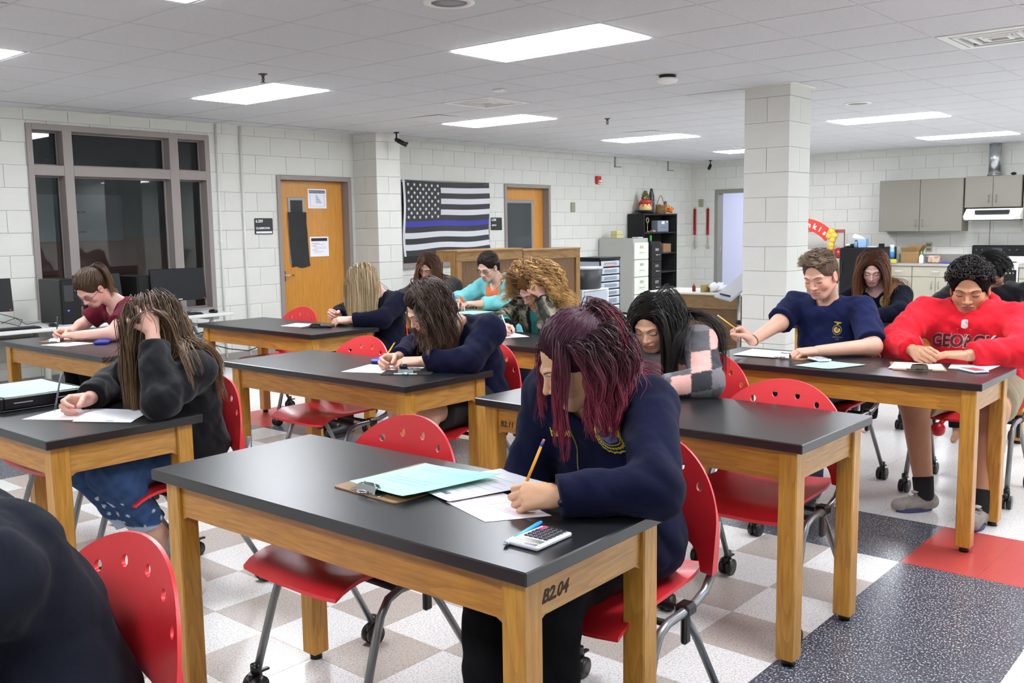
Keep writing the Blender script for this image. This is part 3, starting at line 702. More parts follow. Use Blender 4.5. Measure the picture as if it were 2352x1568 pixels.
# ------------------------------------------------------------ chairs
Mred = mat('chair_red', 'd92b33', .33, bump=.12, bscale=400, coat=.1)
Mtube = mat('chair_tube', '85878a', .32, .75)
Mcast = mat('caster_black', '141416', .3)
def make_chair():
    t = thing('stacking_chair', None, 'chair')
    # backrest by constrained triangulation with real holes
    A, B = .265, .225; zc = .60; out = []
    N = 36
    for k in range(N + 1):
        a = math.pi * k / N; out.append((A * math.cos(a), zc + B * math.sin(a)))
    out += [(-.264, .55), (-.258, .47), (-.214, .468), (-.205, .50)]
    for k in range(1, 14): a = math.pi - math.pi * k / 14; out.append((.200 * math.cos(a), .50 + .075 * math.sin(a)))
    out += [(.205, .50), (.214, .468), (.258, .47), (.264, .55)]
    loops = [out]
    for k in range(6):
        c = ((-.196, -.127, -.045, .045, .127, .196)[k], (.697, .742, .766, .766, .742, .697)[k])
        loops.append([(c[0] + .0115 * math.cos(q), c[1] + .0125 * math.sin(q)) for q in [2 * math.pi * j / 12 for j in range(12)]])
    pts, edges = [], []
    for lp in loops:
        s0 = len(pts); pts += [Vector(p) for p in lp]; edges += [(s0 + i, s0 + (i + 1) % len(lp)) for i in range(len(lp))]
    nb = len(pts)
    for i in range(-12, 13):
        for j in range(0, 18): pts.append(Vector((i * .021 + .004 * (j % 2), .475 + j * .02)))
    vs, es, fs, ov, oe, of = delaunay_2d_cdt(pts, edges, [], 0, 1e-6)
    def inside(p, lp):
        c = False; n = len(lp)
        for i in range(n):
            a, b_ = lp[i], lp[i - 1]
            if (a[1] > p[1]) != (b_[1] > p[1]) and p[0] < (b_[0] - a[0]) * (p[1] - a[1]) / (b_[1] - a[1]) + a[0]: c = not c
        return c
    keep = []
    for f in fs:
        c = sum((vs[i] for i in f), Vector((0, 0))) / len(f)
        if inside(c, loops[0]) and not any(inside(c, l) for l in loops[1:]): keep.append(f)
    def mp(p, d):
        x, z = p; k = (x / .265) ** 2
        sleeve = max(0, min(1, (abs(x) - .195) / .03)) * max(0, min(1, (.66 - z) / .12))
        y = .228 + (z - .47) * .13 - .055 * k - .012 * math.sin(max(0, (z - .47)) * 8) + sleeve * .006
        return (x, y + d * (.004 + .012 * sleeve), z)
    used = sorted({i for f in keep for i in f}); ix = {q: k for k, q in enumerate(used)}; n = len(used)
    V = [mp(vs[i], -1) for i in used] + [mp(vs[i], 1) for i in used]
    F = [tuple(ix[i] for i in f) for f in keep]; F2 = [tuple(n + i for i in f[::-1]) for f in F]
    cnt = {}
    for f in F:
        for i in range(len(f)): cnt[(f[i], f[(i + 1) % len(f)])] = 1
    rim = [(e[1], e[0], n + e[0], n + e[1]) for e in cnt if (e[1], e[0]) not in cnt]
    b = MB(); b.add(V, F + F2, 0, True); b.add([], [], 0)
    b.f += rim; b.m += [0] * len(rim); b.sm += [True] * len(rim)
    bk = b.build('backrest', Mred, t)
    bm = bmesh.new(); bm.from_mesh(bk.data); bmesh.ops.recalc_face_normals(bm, faces=bm.faces); bm.to_mesh(bk.data); bm.free()
    sharp(bk, .9)
    # seat shell
    nx, ny = 14, 16; V = []
    for s in (1, -1):
        for j in range(ny + 1):
            v = j / ny
            for i in range(nx + 1):
                u = i / nx * 2 - 1; hw = .225 - .02 * v - .012 * (1 - v) ** 6
                y = -.25 + .47 * v; z = .452 - .012 * math.sin(math.pi * v) * (1 - u * u) - .034 * max(0, (.22 - v) / .22) ** 1.7 + .012 * u ** 4 + .018 * max(0, (v - .8) / .2) ** 2
                if j == 0: y += .006
                V.append((u * hw, y, z + (.005 if s > 0 else -.006) - .003 * abs(u) ** 10))
    m_ = (nx + 1) * (ny + 1); F = []
    for j in range(ny):
        for i in range(nx):
            a = j * (nx + 1) + i; F += [(a, a + 1, a + nx + 2, a + nx + 1), (m_ + a, m_ + a + nx + 1, m_ + a + nx + 2, m_ + a + 1)]
    ring = [i for i in range(nx + 1)] + [(j + 1) * (nx + 1) + nx for j in range(ny)] + [ny * (nx + 1) + i for i in range(nx - 1, -1, -1)] + [j * (nx + 1) for j in range(ny - 1, 0, -1)]
    F += [(ring[i - 1], m_ + ring[i - 1], m_ + ring[i], ring[i]) for i in range(len(ring))]
    b = MB(); b.add(V, F, 0, True); se = b.build('seat', Mred, t)
    bm = bmesh.new(); bm.from_mesh(se.data); bmesh.ops.recalc_face_normals(bm, faces=bm.faces); bm.to_mesh(se.data); bm.free(); sharp(se, .8)
    for s in (-1, 1):
        P = [(.236 * s, .236, .60), (.238 * s, .218, .50), (.238 * s, .200, .455), (.238 * s, .165, .425), (.236 * s, .11, .408), (.234 * s, .04, .402), (.232 * s, -.03, .400), (.232 * s, -.075, .385), (.233 * s, -.105, .345), (.236 * s, -.13, .28), (.243 * s, -.195, .075)]
        MB().tube(P, .0125, 10).build('side_frame', Mtube, t)
        P2 = [(.218 * s, .075, .40), (.226 * s, .14, .30), (.243 * s, .268, .075)]
        MB().tube(P2, .011, 10).build('rear_leg', Mtube, t)
        MB().box((.205 * s, .045, .385), (.25 * s, .10, .42), .008).box((.212 * s, .07, .30), (.232 * s, .10, .39), .006).build('hinge', Mcast, t)
        for y in (-.2, .272):
            b = MB(); x = .245 * s; r = .033
            b.cyl((x, y, .098), (x, y, .068), .015, 10); b.box((x - .010, y - .026, .040), (x + .010, y + .024, .080), .008)
            for q in (-1, 1): b.cyl((x + q * .005, y, r), (x + q * .024, y, r), r, 18)
            b.box((x - .008, y + .018, .066), (x + .008, y + .048, .074), .002)
            b.build('caster', Mcast, t)
    MB().tube([(-.232, -.03, .398), (.232, -.03, .398)], .010, 8).build('crossbar', Mblackm, t)
    MB().tube([(-.215, .085, .395), (.215, .085, .395)], .009, 8).build('crossbar', Mblackm, t)
    return t
CH0 = make_chair(); CH0['group'] = 'red plastic rolling chairs'
CHS = [(-2.17, 2.06, .0, 'empty red plastic chair with holed back pushed under the nearest table'),
 (-1.46, 2.32, .05, 'red chair under the girl with burgundy hair in the foreground'),
 (-2.17, 3.93, -.05, 'red chair of the black-haired girl in the patchwork sweater'),
 (-1.535, 3.40, 0, 'empty red chair at the right half of the B211 table, its curved back fully showing'),
 (-4.03, 3.48, 0, 'empty red chair tucked under the middle table, left of the wavy-haired girl'),
 (-3.29, 3.68, .02, 'red chair under the wavy-haired girl at the middle table'),
 (-6.0, 4.54, 0, 'empty red chair before the left door, at the blonde girl\'s table'),
 (-5.28, 4.78, 0, 'red chair under the long-haired blonde girl'),
 (-4.17, 2.17, 0, 'empty red chair left of the girl in the black jacket, behind her arm'),
 (-3.45, 2.17, .03, 'red chair under the girl in black jacket and ripped jeans'),
 (-6.05, 3.42, 0, 'red chair hidden behind the girl in the maroon top'),
 (-5.40, 3.07, 0, 'empty red chair whose back edge shows behind the brown-haired girl\'s head'),
 (-2.05, 5.23, 0, 'red chair under the boy in the navy T-shirt'),
 (-1.38, 5.52, 0, 'red chair under the boy in the red hooded sweatshirt'),
 (-3.99, 5.22, 0, 'red chair under the curly-haired student in camouflage'),
 (-3.30, 4.77, 0, 'empty red chair just visible between burgundy hair and black hair'),
 (-6.05, 6.37, 0, 'red chair under the student in the dark fuzzy jacket, far row'),
 (-5.38, 6.42, 0, 'red chair under the student in the teal hooded jacket'),
 (-2.41, 7.06, 0, 'red chair under the far girl with very long auburn hair'),
 (-1.72, 7.12, 0, 'red chair under the far student dressed in black'),
 (-1.735, .905, 0, 'red chair in the bottom left corner behind the dark-jacketed shoulder')]
for k, (x, yb, r, lab) in enumerate(CHS):
    o = CH0 if k == 0 else dup(CH0, (0, 0, 0))
    o.location = (x, yb - .275, 0); o.rotation_euler = (0, 0, r); o['label'] = lab

# ------------------------------------------------------------ computer desks
Mdesk = mat('desk_laminate', 'c3c4c2', .45); Mdeskm = mat('desk_leg', 'a9aba6', .5)
def comp_desk(y0, y1, lab):
    t = thing('computer_desk', lab, 'desk', (-8.5, (y0 + y1) / 2, 0), group='grey laminate computer desks under the window'); h = (y1 - y0) / 2
    MB().box((-.48, -h, .595), (.36, h, .625), .006).build('desktop', Mdesk, t)
    MB().box((-.40, -h + .1, .3), (-.38, h - .1, .56), 0).build('modesty_panel', mat('modesty', 'a4a79d', .6), t)
    for y in (-h + .16, h - .16):
        b = MB(); b.tube([(.0, y, .04), (0, y, .4)], .03, 10); 
        for q in (-.26, .26): b.tube([(0, y, .34), (q * .3, y, .42), (q, y, .59)], .018, 8)
        b.box((-.30, y - .035, .56), (.30, y + .035, .595), .004); b.tube([(-.3, y, .02), (0, y, .05), (.3, y, .02)], .022, 8)
        b.build('leg', Mdeskm, t)
    MB().box((-.35, -h + .1, .47), (-.1, h - .1, .50), .01).build('cable_tray', Mdeskm, t)
    return t
comp_desk(1.95, 3.79, 'grey computer desk at the left edge with monitor, keyboard and mouse'); comp_desk(3.83, 5.30, 'grey computer desk under the window with tower and two monitors')
def monitor(y, ang, w_, lab):
    t = thing('monitor', lab, 'monitor', (-8.52, y, .625), ang, group='black computer monitors')
    M = Matrix.Translation((.02, 0, .28)) @ Matrix.Rotation(-.12, 4, 'Y'); h = w_ * .28
    MB().box((-.02, -w_ / 2, -h), (.012, w_ / 2, h), .006, M=M).build('casing', Mblack, t)
    MB().box((.012, -w_ / 2 + .018, -h + .025), (.0135, w_ / 2 - .018, h - .018), M=M).build('screen', mat('screen_off', '141518', .4, spec=.3), t)
    MB().box((.0135, -.02, -h + .008), (.0142, .02, -h + .018), M=M).build('maker_badge', mat('badge', 'b9bcc0', .4), t)
    MB().box((.0135, w_ / 2 - .03, -h + .01), (.0145, w_ / 2 - .018, -h + .014), M=M).build('power_light', mat('standby_red', 'ff3020', .4, emis=1.5), t)
    MB().lathe([(.11, 0), (.11, .008), (.03, .016), (.022, .10), (.022, .16)], n=20).build('stand', Mblack, t)
monitor(3.12, -.15, .50, 'black monitor cut by the left edge of the photo'); monitor(4.13, .25, .50, 'black monitor behind the girl in the maroon top'); monitor(4.93, -.05, .56, 'black monitor right of the maroon top girl, with a small pale badge')
t = thing('computer_tower', 'black computer tower with a white sticker and blue light left of the middle monitor', 'computer', (-8.55, 3.80, .625))
MB().box((-.2, -.09, 0), (.22, .09, .39), .008).build('case', Mblack, t); MB().box((.22, -.08, .01), (.228, .08, .385), .004).build('front_panel', mat('tower_front', '141517', .4, spec=.3), t)
MB().box((.228, .035, .29), (.230, .06, .365)).build('sticker', Mwhite, t); MB().cyl((.228, -.03, .12), (.231, -.03, .12), .008, 10).build('power_light', mat('led_blue', '3a46ff', .4, emis=3), t)
MB().box((.228, -.06, .2), (.2295, .02, .34)).build('drive_bays', mat('bay', '292a2d', .4), t)
t = thing('computer_tower', 'black computer tower half hidden behind the right monitor', 'computer', (-8.72, 4.62, .625)); MB().box((-.2, -.09, 0), (.18, .09, .38), .008).build('case', Mblack, t); MB().box((.18, -.08, .01), (.186, .08, .375), .003).build('front_panel', mat('tower_front', '141517', .4, spec=.3), t)
def keyboard(y, lab):
    t = thing('keyboard', lab, 'keyboard', (-8.27, y, .625), -.05, group='black computer keyboards')
    MB().box((-.07, -.22, 0), (.07, .22, .014), .005).build('base', Mblack, t)
    b = MB()
    for r in range(5):
        for c_ in range(21): b.box((-.058 + r * .024, -.21 + c_ * .02, .014), (-.038 + r * .024, -.193 + c_ * .02, .019))
    o = b.build('keys', mat('keycap', '2b2c30', .5), t)
keyboard(3.26, 'black keyboard in front of the left edge monitor'); keyboard(4.06, 'black keyboard mostly hidden behind the girl in maroon'); keyboard(4.78, 'black keyboard in front of the right monitor')
for y, lab in ((3.60, 'black mouse beside the left keyboard'), (5.14, 'black mouse at the right end of the computer desks')):
    t = thing('computer_mouse', lab, 'mouse', (-8.25, y, .625), .2); b = MB(); b.ball((0, 0, .012), (.055, .031, .024)); b.v = [(x, y_, max(z, 0)) for x, y_, z in b.v]; b.build('shell', Mblack, t)
    MB().box((.02, -.003, .028), (.04, .003, .036), .001).build('scroll_wheel', mat('badge', 'b9bcc0', .4), t)
b = MB()
b.tube([(-8.30, 3.62, .632), (-8.4, 3.56, .66), (-8.5, 3.48, .64), (-8.52, 3.4, .70), (-8.56, 3.3, .66)], .0028, 6); b.tube([(-8.55, 3.22, .70), (-8.5, 3.34, .66), (-8.45, 3.40, .635), (-8.5, 3.45, .68), (-8.55, 3.36, .72), (-8.6, 3.28, .75)], .003, 6)
tag(b.build('monitor_cables', Mblack), 'loose black cables on the desk behind the left keyboard', 'cable')
b = MB(); pts = [(-8.55, 5.0, .40), (-8.45, 5.2, .30), (-8.5, 5.45, .22), (-8.6, 5.75, .16), (-8.55, 6.05, .24), (-8.6, 6.35, .30)]; b.tube(pts, .006, 6)
b.tube([(-8.5, 4.7, .25), (-8.4, 4.95, .40), (-8.35, 5.1, .44)], .006, 6); b.tube([(-8.9, 4.9, .33), (-8.95, 5.5, .33), (-8.99, 5.9, .33)], .005, 6)
tag(b.build('floor_cables', Mblackm), 'black cables looping under the right end of the computer desks', 'cable')
b = MB()
for k in range(7): b.tube([(-8.35 + .03 * k, 1.9 + .35 * a + .02 * k, .42 - .12 * math.sin(a * 3.1 + k * .4) - .03 * k) for a in [q / 7 for q in range(8)]], .007, 6, mi=k % 2)
tag(b.build('cable_bundle', [Mblackm, mat('cable_blue', '23305e', .5)]), 'tangled black and blue cable bundle hanging at the far left edge', 'cable')
# leaning framed board under the desk
tag(MB().box((-.012, -.25, 0), (.012, .25, .42), .003, 0, M=Matrix.Translation((-8.45, 4.75, .02)) @ Matrix.Rotation(.3, 4, 'Y')).build('leaning_board', mat('board_grey', '8c9086', .6)), 'grey framed board leaning under the computer desk', 'board')

# ------------------------------------------------------------ wooden shelving backs behind the far table
Wd = wood('rough_pine', '68471f', '9a7440', 1, .55, .8); WdZ = wood('rough_pine_up', '6e4c22', '9c7642', 2, .55, .8); Wp = wood('brown_panel', '573a1c', '735230', 2, .6, .6)
def wood_shelf(y0, y1, x, h, lab, dep=.31):
    t = thing('wooden_shelving', lab, 'shelving', (x, (y0 + y1) / 2, 0), group='rough pine shelving units'); L = y1 - y0
    a, e = -L / 2, L / 2
    MB().box((-.02, a, h - .10), (0.0, e, h), .003).build('top_rail', Wd, t)
    for q in (a, e - .075): MB().box((-.02, q, 0), (0.0, q + .075, h - .10), .003).build('post', WdZ, t)
    MB().box((-.02, a + .075, .05), (0, e - .075, .15), .003).build('bottom_rail', Wd, t)
    MB().box((-.035, a + .01, .02), (-.021, e - .01, h - .03)).build('back_panel', Wp, t)
    MB().box((-dep, a, h), (.01, e, h + .022), .003).build('top_board', Wd, t)
    for q in (a, e - .02): 
        b = MB(); z0_ = h - .10
        b.box((-dep, q, h - .10), (-.021, q + .02, h)); b.box((-dep, q, 0), (-dep + .08, q + .02, h - .1)); b.box((-.1, q, 0), (-.021, q + .02, h - .1)); b.box((-dep + .08, q, 0), (-.1, q + .02, .3))
        b.build('side_frame', WdZ, t)
    for z in (.35, .7): MB().box((-dep, a + .02, z), (-.036, e - .02, z + .018)).build('shelf', Wd, t)
wood_shelf(7.28, 8.36, -7.0, 1.155, 'left rough pine shelving unit with brown back panel, behind the teal student'); wood_shelf(8.375, 9.46, -7.0, 1.135, 'right rough pine shelving unit with brown back panel and a small red mark')
tag(MB().ball((-6.995, 9.02, .80), (.004, .05, .03)).build('red_sticker', mat('sticker_red', 'a33a30', .6)), 'small faded red sticker on the pine shelving panel', 'sticker')

# ------------------------------------------------------------ filing cabinets, black shelf, drawers, bin (left far wall)
def file_cab(x0, x1, y0, y1, h, mtl, lab, nd, face='x', lblm=None):
    """drawers face +x"""
    t = thing('filing_cabinet', lab, 'cabinet', ((x0 + x1) / 2, (y0 + y1) / 2, 0)); hx_, hy_ = (x1 - x0) / 2, (y1 - y0) / 2
    MB().box((-hx_, -hy_, .03), (hx_ - .02, hy_, h), .004).build('cabinet_body', mtl[0], t)
    dh = (h - .1) / nd
    for k in range(nd):
        z = h - .055 - dh * (k + 1)
        d = MB().box((hx_ - .018, -hy_ + .012, z), (hx_, hy_ - .012, z + dh - .012), .004).build('drawer', mtl[1], t)
        b = MB(); b.box((hx_, -.05, z + dh * .62), (hx_ + .006, .05, z + dh * .78), .002); b.build('label_holder', mtl[2], d)
        b = MB(); b.tube([(hx_, -.06, z + dh * .38), (hx_ + .03, -.05, z + dh * .38), (hx_ + .03, .05, z + dh * .38), (hx_, .06, z + dh * .38)], .006, 6); b.build('handle', mtl[2], d)
    MB().cyl((hx_, hy_ - .05, h - .03), (hx_ + .006, hy_ - .05, h - .03), .008, 8).build('lock', Mmetal, t)
    return t
Mputty = (mat('putty_body', 'a8a8a2', .5), mat('putty_drawer', 'd9ddd0', .45), mat('putty_pull', 'b7bba4', .4, .3))
Mblk3 = (mat('black_cab', '121213', .4), mat('black_drawer', '1b1918', .4), Mmetal)
_before = set(bpy.data.objects)
file_cab(-8.88, -8.20, 12.48, 12.91, 1.207, Mputty, 'tall putty white filing cabinet against the far left wall', 4)
file_cab(-8.88, -8.18, 12.96, 13.27, 1.15, Mblk3, 'black filing cabinet with bright handles right of the putty one', 4)
tag(MB().box((-8.75, 12.62, 1.212), (-8.62, 12.80, 1.24), .003).box((-8.75, 12.63, 1.24), (-8.63, 12.8, 1.27), .003).box((-8.74, 12.62, 1.27), (-8.62, 12.79, 1.30), .003).box((-8.75, 12.63, 1.30), (-8.63, 12.78, 1.33), .003).build('yellow_box_stack', mat('pale_yellow', 'cfc98e', .6)), 'pale yellow box with dark stripes on top of the putty filing cabinet', 'box')
for k in range(3): pass
tag(MB().box((-8.4, 12.72, 1.212), (-8.28, 12.86, 1.225), .003).build('folded_paper', Mpaper), 'small white folded paper on the putty filing cabinet', 'paper')
t = thing('stapler', 'stapler-like white tool lying on the black filing cabinet front', 'stapler', (-8.17, 13.1, .98)) if False else None
# black shelf
bs = wthing('black_shelf', 'tall open black shelf in the far left corner with ornaments on top', 'shelf', (-8.72, 13.85, 0)); x0, x1, y0, y1 = -8.88, -8.56, 13.32, 14.38
MB().box((x0, y0, 0), (x1, y0 + .02, 1.58), .002).build('side_panel', Mblackm, bs); MB().box((x0, y1 - .02, 0), (x1, y1, 1.58), .002).build('side_panel', Mblackm, bs)
MB().box((x0, y0 + .02, 0), (x0 + .012, y1 - .02, 1.58)).build('back_panel', Mblackm, bs); MB().box((x0, y0, 1.58), (x1 + .005, y1, 1.605), .003).build('top_panel', Mblackm, bs)
for z in (.05, .32, .60, .92, 1.27): MB().box((x0 + .012, y0 + .02, z), (x1 - .004, y1 - .02, z + .02), .002).build('shelf', Mblackm, bs)
# ornaments on top (z 1.605)
zt = 1.605
t = wthing('candle_dish', 'wide dark dish under a dripping red and yellow candle cake', 'dish', (-8.7, 13.6, zt)); MB().lathe([(.05, 0), (.07, .01), (.17, .05), (.175, .06), (.15, .05), (.001, .03)], (-8.71, 13.60, zt), 24).build('dish', mat('dish_grey', '4a4a4e', .4), t)
t = wthing('dripping_candle', 'yellow drum-shaped candle with red drips and a pine top', 'candle', (-8.7, 13.6, zt)); z = zt + .04
MB().lathe([(.10, 0), (.105, .01), (.10, .17), (.06, .20), (.001, .205)], (-8.71, 13.60, z), 22).build('candle_body', mat('candle_yellow', 'e6c47c', .5), t)
b = MB(); b.lathe([(.103, .12), (.104, .165), (.062, .21), (.001, .215)], (-8.71, 13.60, z), 22)
for k in range(9):
    a = k * .7; L = .05 + .05 * random.random(); b.tube([(-8.71 + .104 * math.cos(a), 13.60 + .104 * math.sin(a), z + .15), (-8.71 + .105 * math.cos(a), 13.60 + .105 * math.sin(a), z + .15 - L)], [.014, .006], 6)
b.build('red_drips', mat('drip_red', 'b52a30', .35), t)
b = MB()
for k in range(26):
    a = k * 2.4; q = k / 26; r = .06 * (1 - q) + .01; b.ball((-8.71 + r * math.cos(a), 13.60 + r * math.sin(a), z + .20 + q * .14), (.02, .02, .016), n=6, m=4)
b.build('pine_top', mat('pine_top', '6a6a34', .8), t)
b = MB(); b.lathe([(.05, 0), (.055, .03), (.05, .30), (.03, .37), (.022, .42), (.001, .43)], (-8.72, 13.80, zt), 14, 0)
for k in range(22): a = k * 2.4; b.ball((-8.72 + .053 * math.cos(a), 13.80 + .053 * math.sin(a), zt + .03 + .013 * k), .009, 1, 6, 4)
tag(b.build('dotted_bottle', [mat('bottle_slate', '30353c', .4), mat('dot_white', 'b8bcc2', .5)]), 'slender dark bottle with pale dots beside the candle', 'ornament')
t = wthing('wicker_basket', 'small woven basket holding white-capped bottles on the black shelf', 'basket', (-8.7, 14.0, zt)); b = MB()
for k in range(6): b.tube([(-8.66 + .07 * math.cos(a) * 1.0, 14.0 + .11 * math.sin(a), zt + .015 + .025 * k) for a in [2 * math.pi * q / 14 for q in range(14)]], .007, 5, closed=True)
for k in range(14): a = 2 * math.pi * k / 14; b.tube([(-8.66 + .07 * math.cos(a), 14.0 + .11 * math.sin(a), zt), (-8.66 + .07 * math.cos(a), 14.0 + .11 * math.sin(a), zt + .15)], .005, 5)
b.lathe([(.001, .002), (.07, .003)], (-8.66, 14.0, zt), 12); b.build('weave', mat('wicker', '8a6c3a', .7), t)
b = MB(); b.tube([(-8.66, 13.9 + .22 * (q / 8) - .01, zt + .15 + .16 * math.sin(math.pi * q / 8)) for q in range(9)], .006, 6); b.build('handle', mat('wicker', '8a6c3a', .7), t)
for (y, x, h_, lab) in ((13.97, -8.66, .20, 'white-tipped squeeze bottle in the wicker basket'), (14.19, -8.68, .24, 'taller white-tipped bottle among the orange flowers')):
    b = MB(); b.lathe([(.026, 0), (.028, .01), (.028, h_ * .6), (.012, h_ * .68)], (x, y, zt + .005 + (.05 if h_ > .22 else .02)), 12, 0); b.lathe([(.013, h_ * .68), (.010, h_ * .8), (.002, h_ + .03)], (x, y, zt + .005 + (.05 if h_ > .22 else .02)), 10, 1)
    tag(b.build('squeeze_bottle', [mat('bottle_dark_red', '7a5a50', .4), Mwhite]), lab, 'bottle')
b = MB()
for k in range(60):
    a, q = random.random() * 6.28, random.random(); r = .13 * math.sqrt(q); b.ball((-8.68 + r * .8 * math.cos(a), 14.24 + r * math.sin(a), zt + .03 + .11 * random.random() * (1.3 - q)), .018 + .008 * random.random(), random.randint(0, 2), 6, 4)
tag(b.build('flower_arrangement', [mat('flower_orange', 'dd8128', .6), mat('flower_red', 'c03a1e', .6), mat('flower_yellow', 'e7bd44', .6)]), 'low orange, red and yellow artificial flower arrangement on the black shelf', 'flowers')
# inside the black shelf
t = wthing('gold_trophy', 'slim gold ring trophy on the top compartment of the black shelf', 'trophy', (-8.66, 13.52, 1.29)); b = MB()
b.lathe([(.035, 0), (.03, .02), (.008, .03), (.007, .15), (.012, .16)], (-8.64, 13.55, 1.29), 12); b.tube([(-8.64, 13.55 + .035 * math.cos(a), 1.29 + .205 + .04 * math.sin(a)) for a in [2 * math.pi * q / 14 for q in range(14)]], .011, 6, closed=True); b.build('ring_and_stem', mat('gold', 'a8926a', .3, .7), t)
t = wthing('grey_case', 'blue grey plastic case with a white label standing in the black shelf', 'case', (-8.65, 14.0, 1.29)); MB().box((-8.74, 13.82, 1.29), (-8.60, 14.17, 1.49), .01).build('case_body', mat('case_blue_grey', '78828c', .45), t)
MB().box((-8.60, 13.94, 1.43), (-8.598, 14.03, 1.475)).build('label', Mpaper, t); MB().box((-8.60, 14.09, 1.455), (-8.598, 14.13, 1.475)).build('label', Mpaper, t); MB().box((-8.60, 13.9, 1.37), (-8.596, 14.1, 1.375)).build('lid_seam', Mblackm, t)
tag(MB().box((-8.7, 13.70, 1.29), (-8.62, 13.79, 1.325), .01).build('small_tan_block', mat('tan', 'a89b72', .7)), 'small tan block left of the grey case', 'block')
t = wthing('cardboard_box', 'small brown cardboard box in the middle compartment of the black shelf', 'box', (-8.65, 14.1, .94)); MB().box((-8.76, 13.98, .94), (-8.59, 14.23, 1.09), .004).build('box_body', mat('cardboard', '8a6a4a', .8), t); MB().box((-8.76, 13.98, 1.091), (-8.59, 14.10, 1.096), 0, M=None).build('flap', mat('cardboard2', '97755 2'.replace(' ', ''), .8), t)
tag(MB().box((-8.25, 13.0, 1.152), (-8.22, 13.03, 1.25), .008).build('green_marker', mat('green_pl', '2e9e3c', .4)), 'bright green marker standing on the black filing cabinet', 'marker')

for o in set(bpy.data.objects) - _before:       # the whole corner group stands against the far wall
    if o.parent is None: o.location = o.location + Vector((-.15, .235, 0))
# storage drawers, bin
t = wthing('drawer_tower', 'tall black-framed tower of clear plastic drawers beside the filing cabinet', 'drawers', (-7.7, 10.82, 0)); x0, x1, y0, y1 = -7.92, -7.5, 10.59, 11.06
MB().box((x0, y0 - .01, .955), (x1 + .01, y1 + .01, .985), .006).build('top_cover', Mblack, t)
b = MB(); zs = [.085, .21, .33, .45, .55, .65, .75, .85, .945]; 
for z in zs: b.box((x0, y0, z - .008), (x1, y1, z + .004))
for (p, q) in ((x0, y0), (x1 - .015, y0), (x0, y1 - .015), (x1 - .015, y1 - .015)): b.box((p, q, 0), (p + .015, q + .015, .95))
b.build('frame', Mblack, t)
Mcl = mat('clear_drawer', 'aeb6c2', .25, spec=.6); Mcl2 = mat('clear_drawer_inner', '7e8794', .4); cnt = [mat('content_a', 'c98f8c', .7), mat('content_b', '8b929c', .7), mat('content_c', 'c9c078', .7)]
for k in range(8):
    z0_, z1_ = zs[k] + .008, zs[k + 1] - .012
    d = MB().box((x0 + .02, y0 + .017, z0_), (x1 + .006, y1 - .017, z1_), .006).build('drawer', Mcl, t)
    MB().box((x1 + .006, y0 + .09, z0_ + .02), (x1 + .008, y1 - .09, z1_ - .02), 0).build('drawer_window', Mcl2, d)
    if k in (0, 1, 7): MB().box((x1 + .008, y0 + .12, z0_ + .012), (x1 + .009, y1 - .14, z0_ + .035)).build('contents', cnt[k % 3 if k < 7 else 0], d)
t = wthing('plastic_drawer_unit', 'low white plastic drawer unit carrying the grey waste bin', 'drawers', (-7.45, 10.13, 0)); x0, x1, y0, y1 = -7.7, -7.25, 9.84, 10.43; Mwp = mat('white_plastic', 'dcdee0', .35)
b = MB()
for z in (.05, .19, .36, .575): b.box((x0, y0, z), (x1, y1, z + .022), .004)
for (p, q) in ((x0, y0), (x1 - .03, y0), (x0, y1 - .03), (x1 - .03, y1 - .03)): b.box((p, q, 0), (p + .03, q + .03, .575), .004)
b.build('frame', Mwp, t)
for z0_, z1_ in ((.075, .185), (.215, .355), (.385, .57)): MB().box((x0 + .01, y0 + .035, z0_), (x1 + .004, y1 - .035, z1_), .006).build('drawer', Mcl, t)
t = wthing('waste_bin', 'dark grey bin with a pale liner rim standing on the white drawers', 'bin', (-7.45, 10.12, .6)); M_ = Matrix.Translation((-7.37, 10.13, .599)) @ Matrix.Diagonal((.72, 1, 1, 1))
MB().lathe([(.19, 0), (.20, .01), (.235, .27), (.225, .27), (.19, .02), (.001, .015)], (0, 0, 0), 24, M=M_).build('bin_body', mat('bin_grey', '2b2c2e', .45), t)
MB().lathe([(.237, .255), (.246, .27), (.24, .285), (.225, .275)], (0, 0, 0), 24, M=M_).build('liner_rim', mat('liner', 'b4b6b8', .3), t)
tag(MB().box((-7.66, 10.0, .80), (-7.45, 10.4, .815), .003, M=Matrix.Translation((0, 0, 0))).build('grey_tray', mat('tray_grey', '77797c', .4)), None) if False else None

# wooden work counter behind the column, with drafting board
t = wthing('work_counter', 'brown wooden counter with a pale top left of the block column', 'counter', (-4.7, 8.9, 0)); x0, x1, y0, y1 = -5.45, -4.05, 8.55, 9.2
MB().box((x0 - .01, y0 - .01, .705), (x1 + .01, y1, .725), .003).build('worktop', mat('counter_pale', 'c9c6b8', .5), t)
MB().box((x0, y0, .57), (x1, y0 + .025, .703), .003).build('front_rail', wood('dark_rough', '58452c', '84683f', 0, .7, 1.5), t)
MB().box((x0, y0 + .012, .03), (x1, y0 + .03, .57)).build('front_panel', wood('dark_panel', '4a3520', '6a4d30', 0, .6, .6), t)
for x in (x0, x1 - .02): MB().box((x, y0 + .03, 0), (x + .02, y1, .703)).build('side_panel', wood('dark_panel', '4a3520', '6a4d30', 0), t)
b = MB(); b.lathe([(.016, 0), (.018, .005), (.018, .055), (.008, .065)], (-4.98, 8.7, .725), 12, 0); b.lathe([(.008, .065), (.003, .095)], (-4.98, 8.7, .725), 8, 1)
tag(b.build('glue_bottle', [mat('dark_red_pl', '7a1f1a', .4), mat('orange_pl', 'd98c33', .4)]), 'tiny dark red glue bottle on the wooden counter', 'bottle')
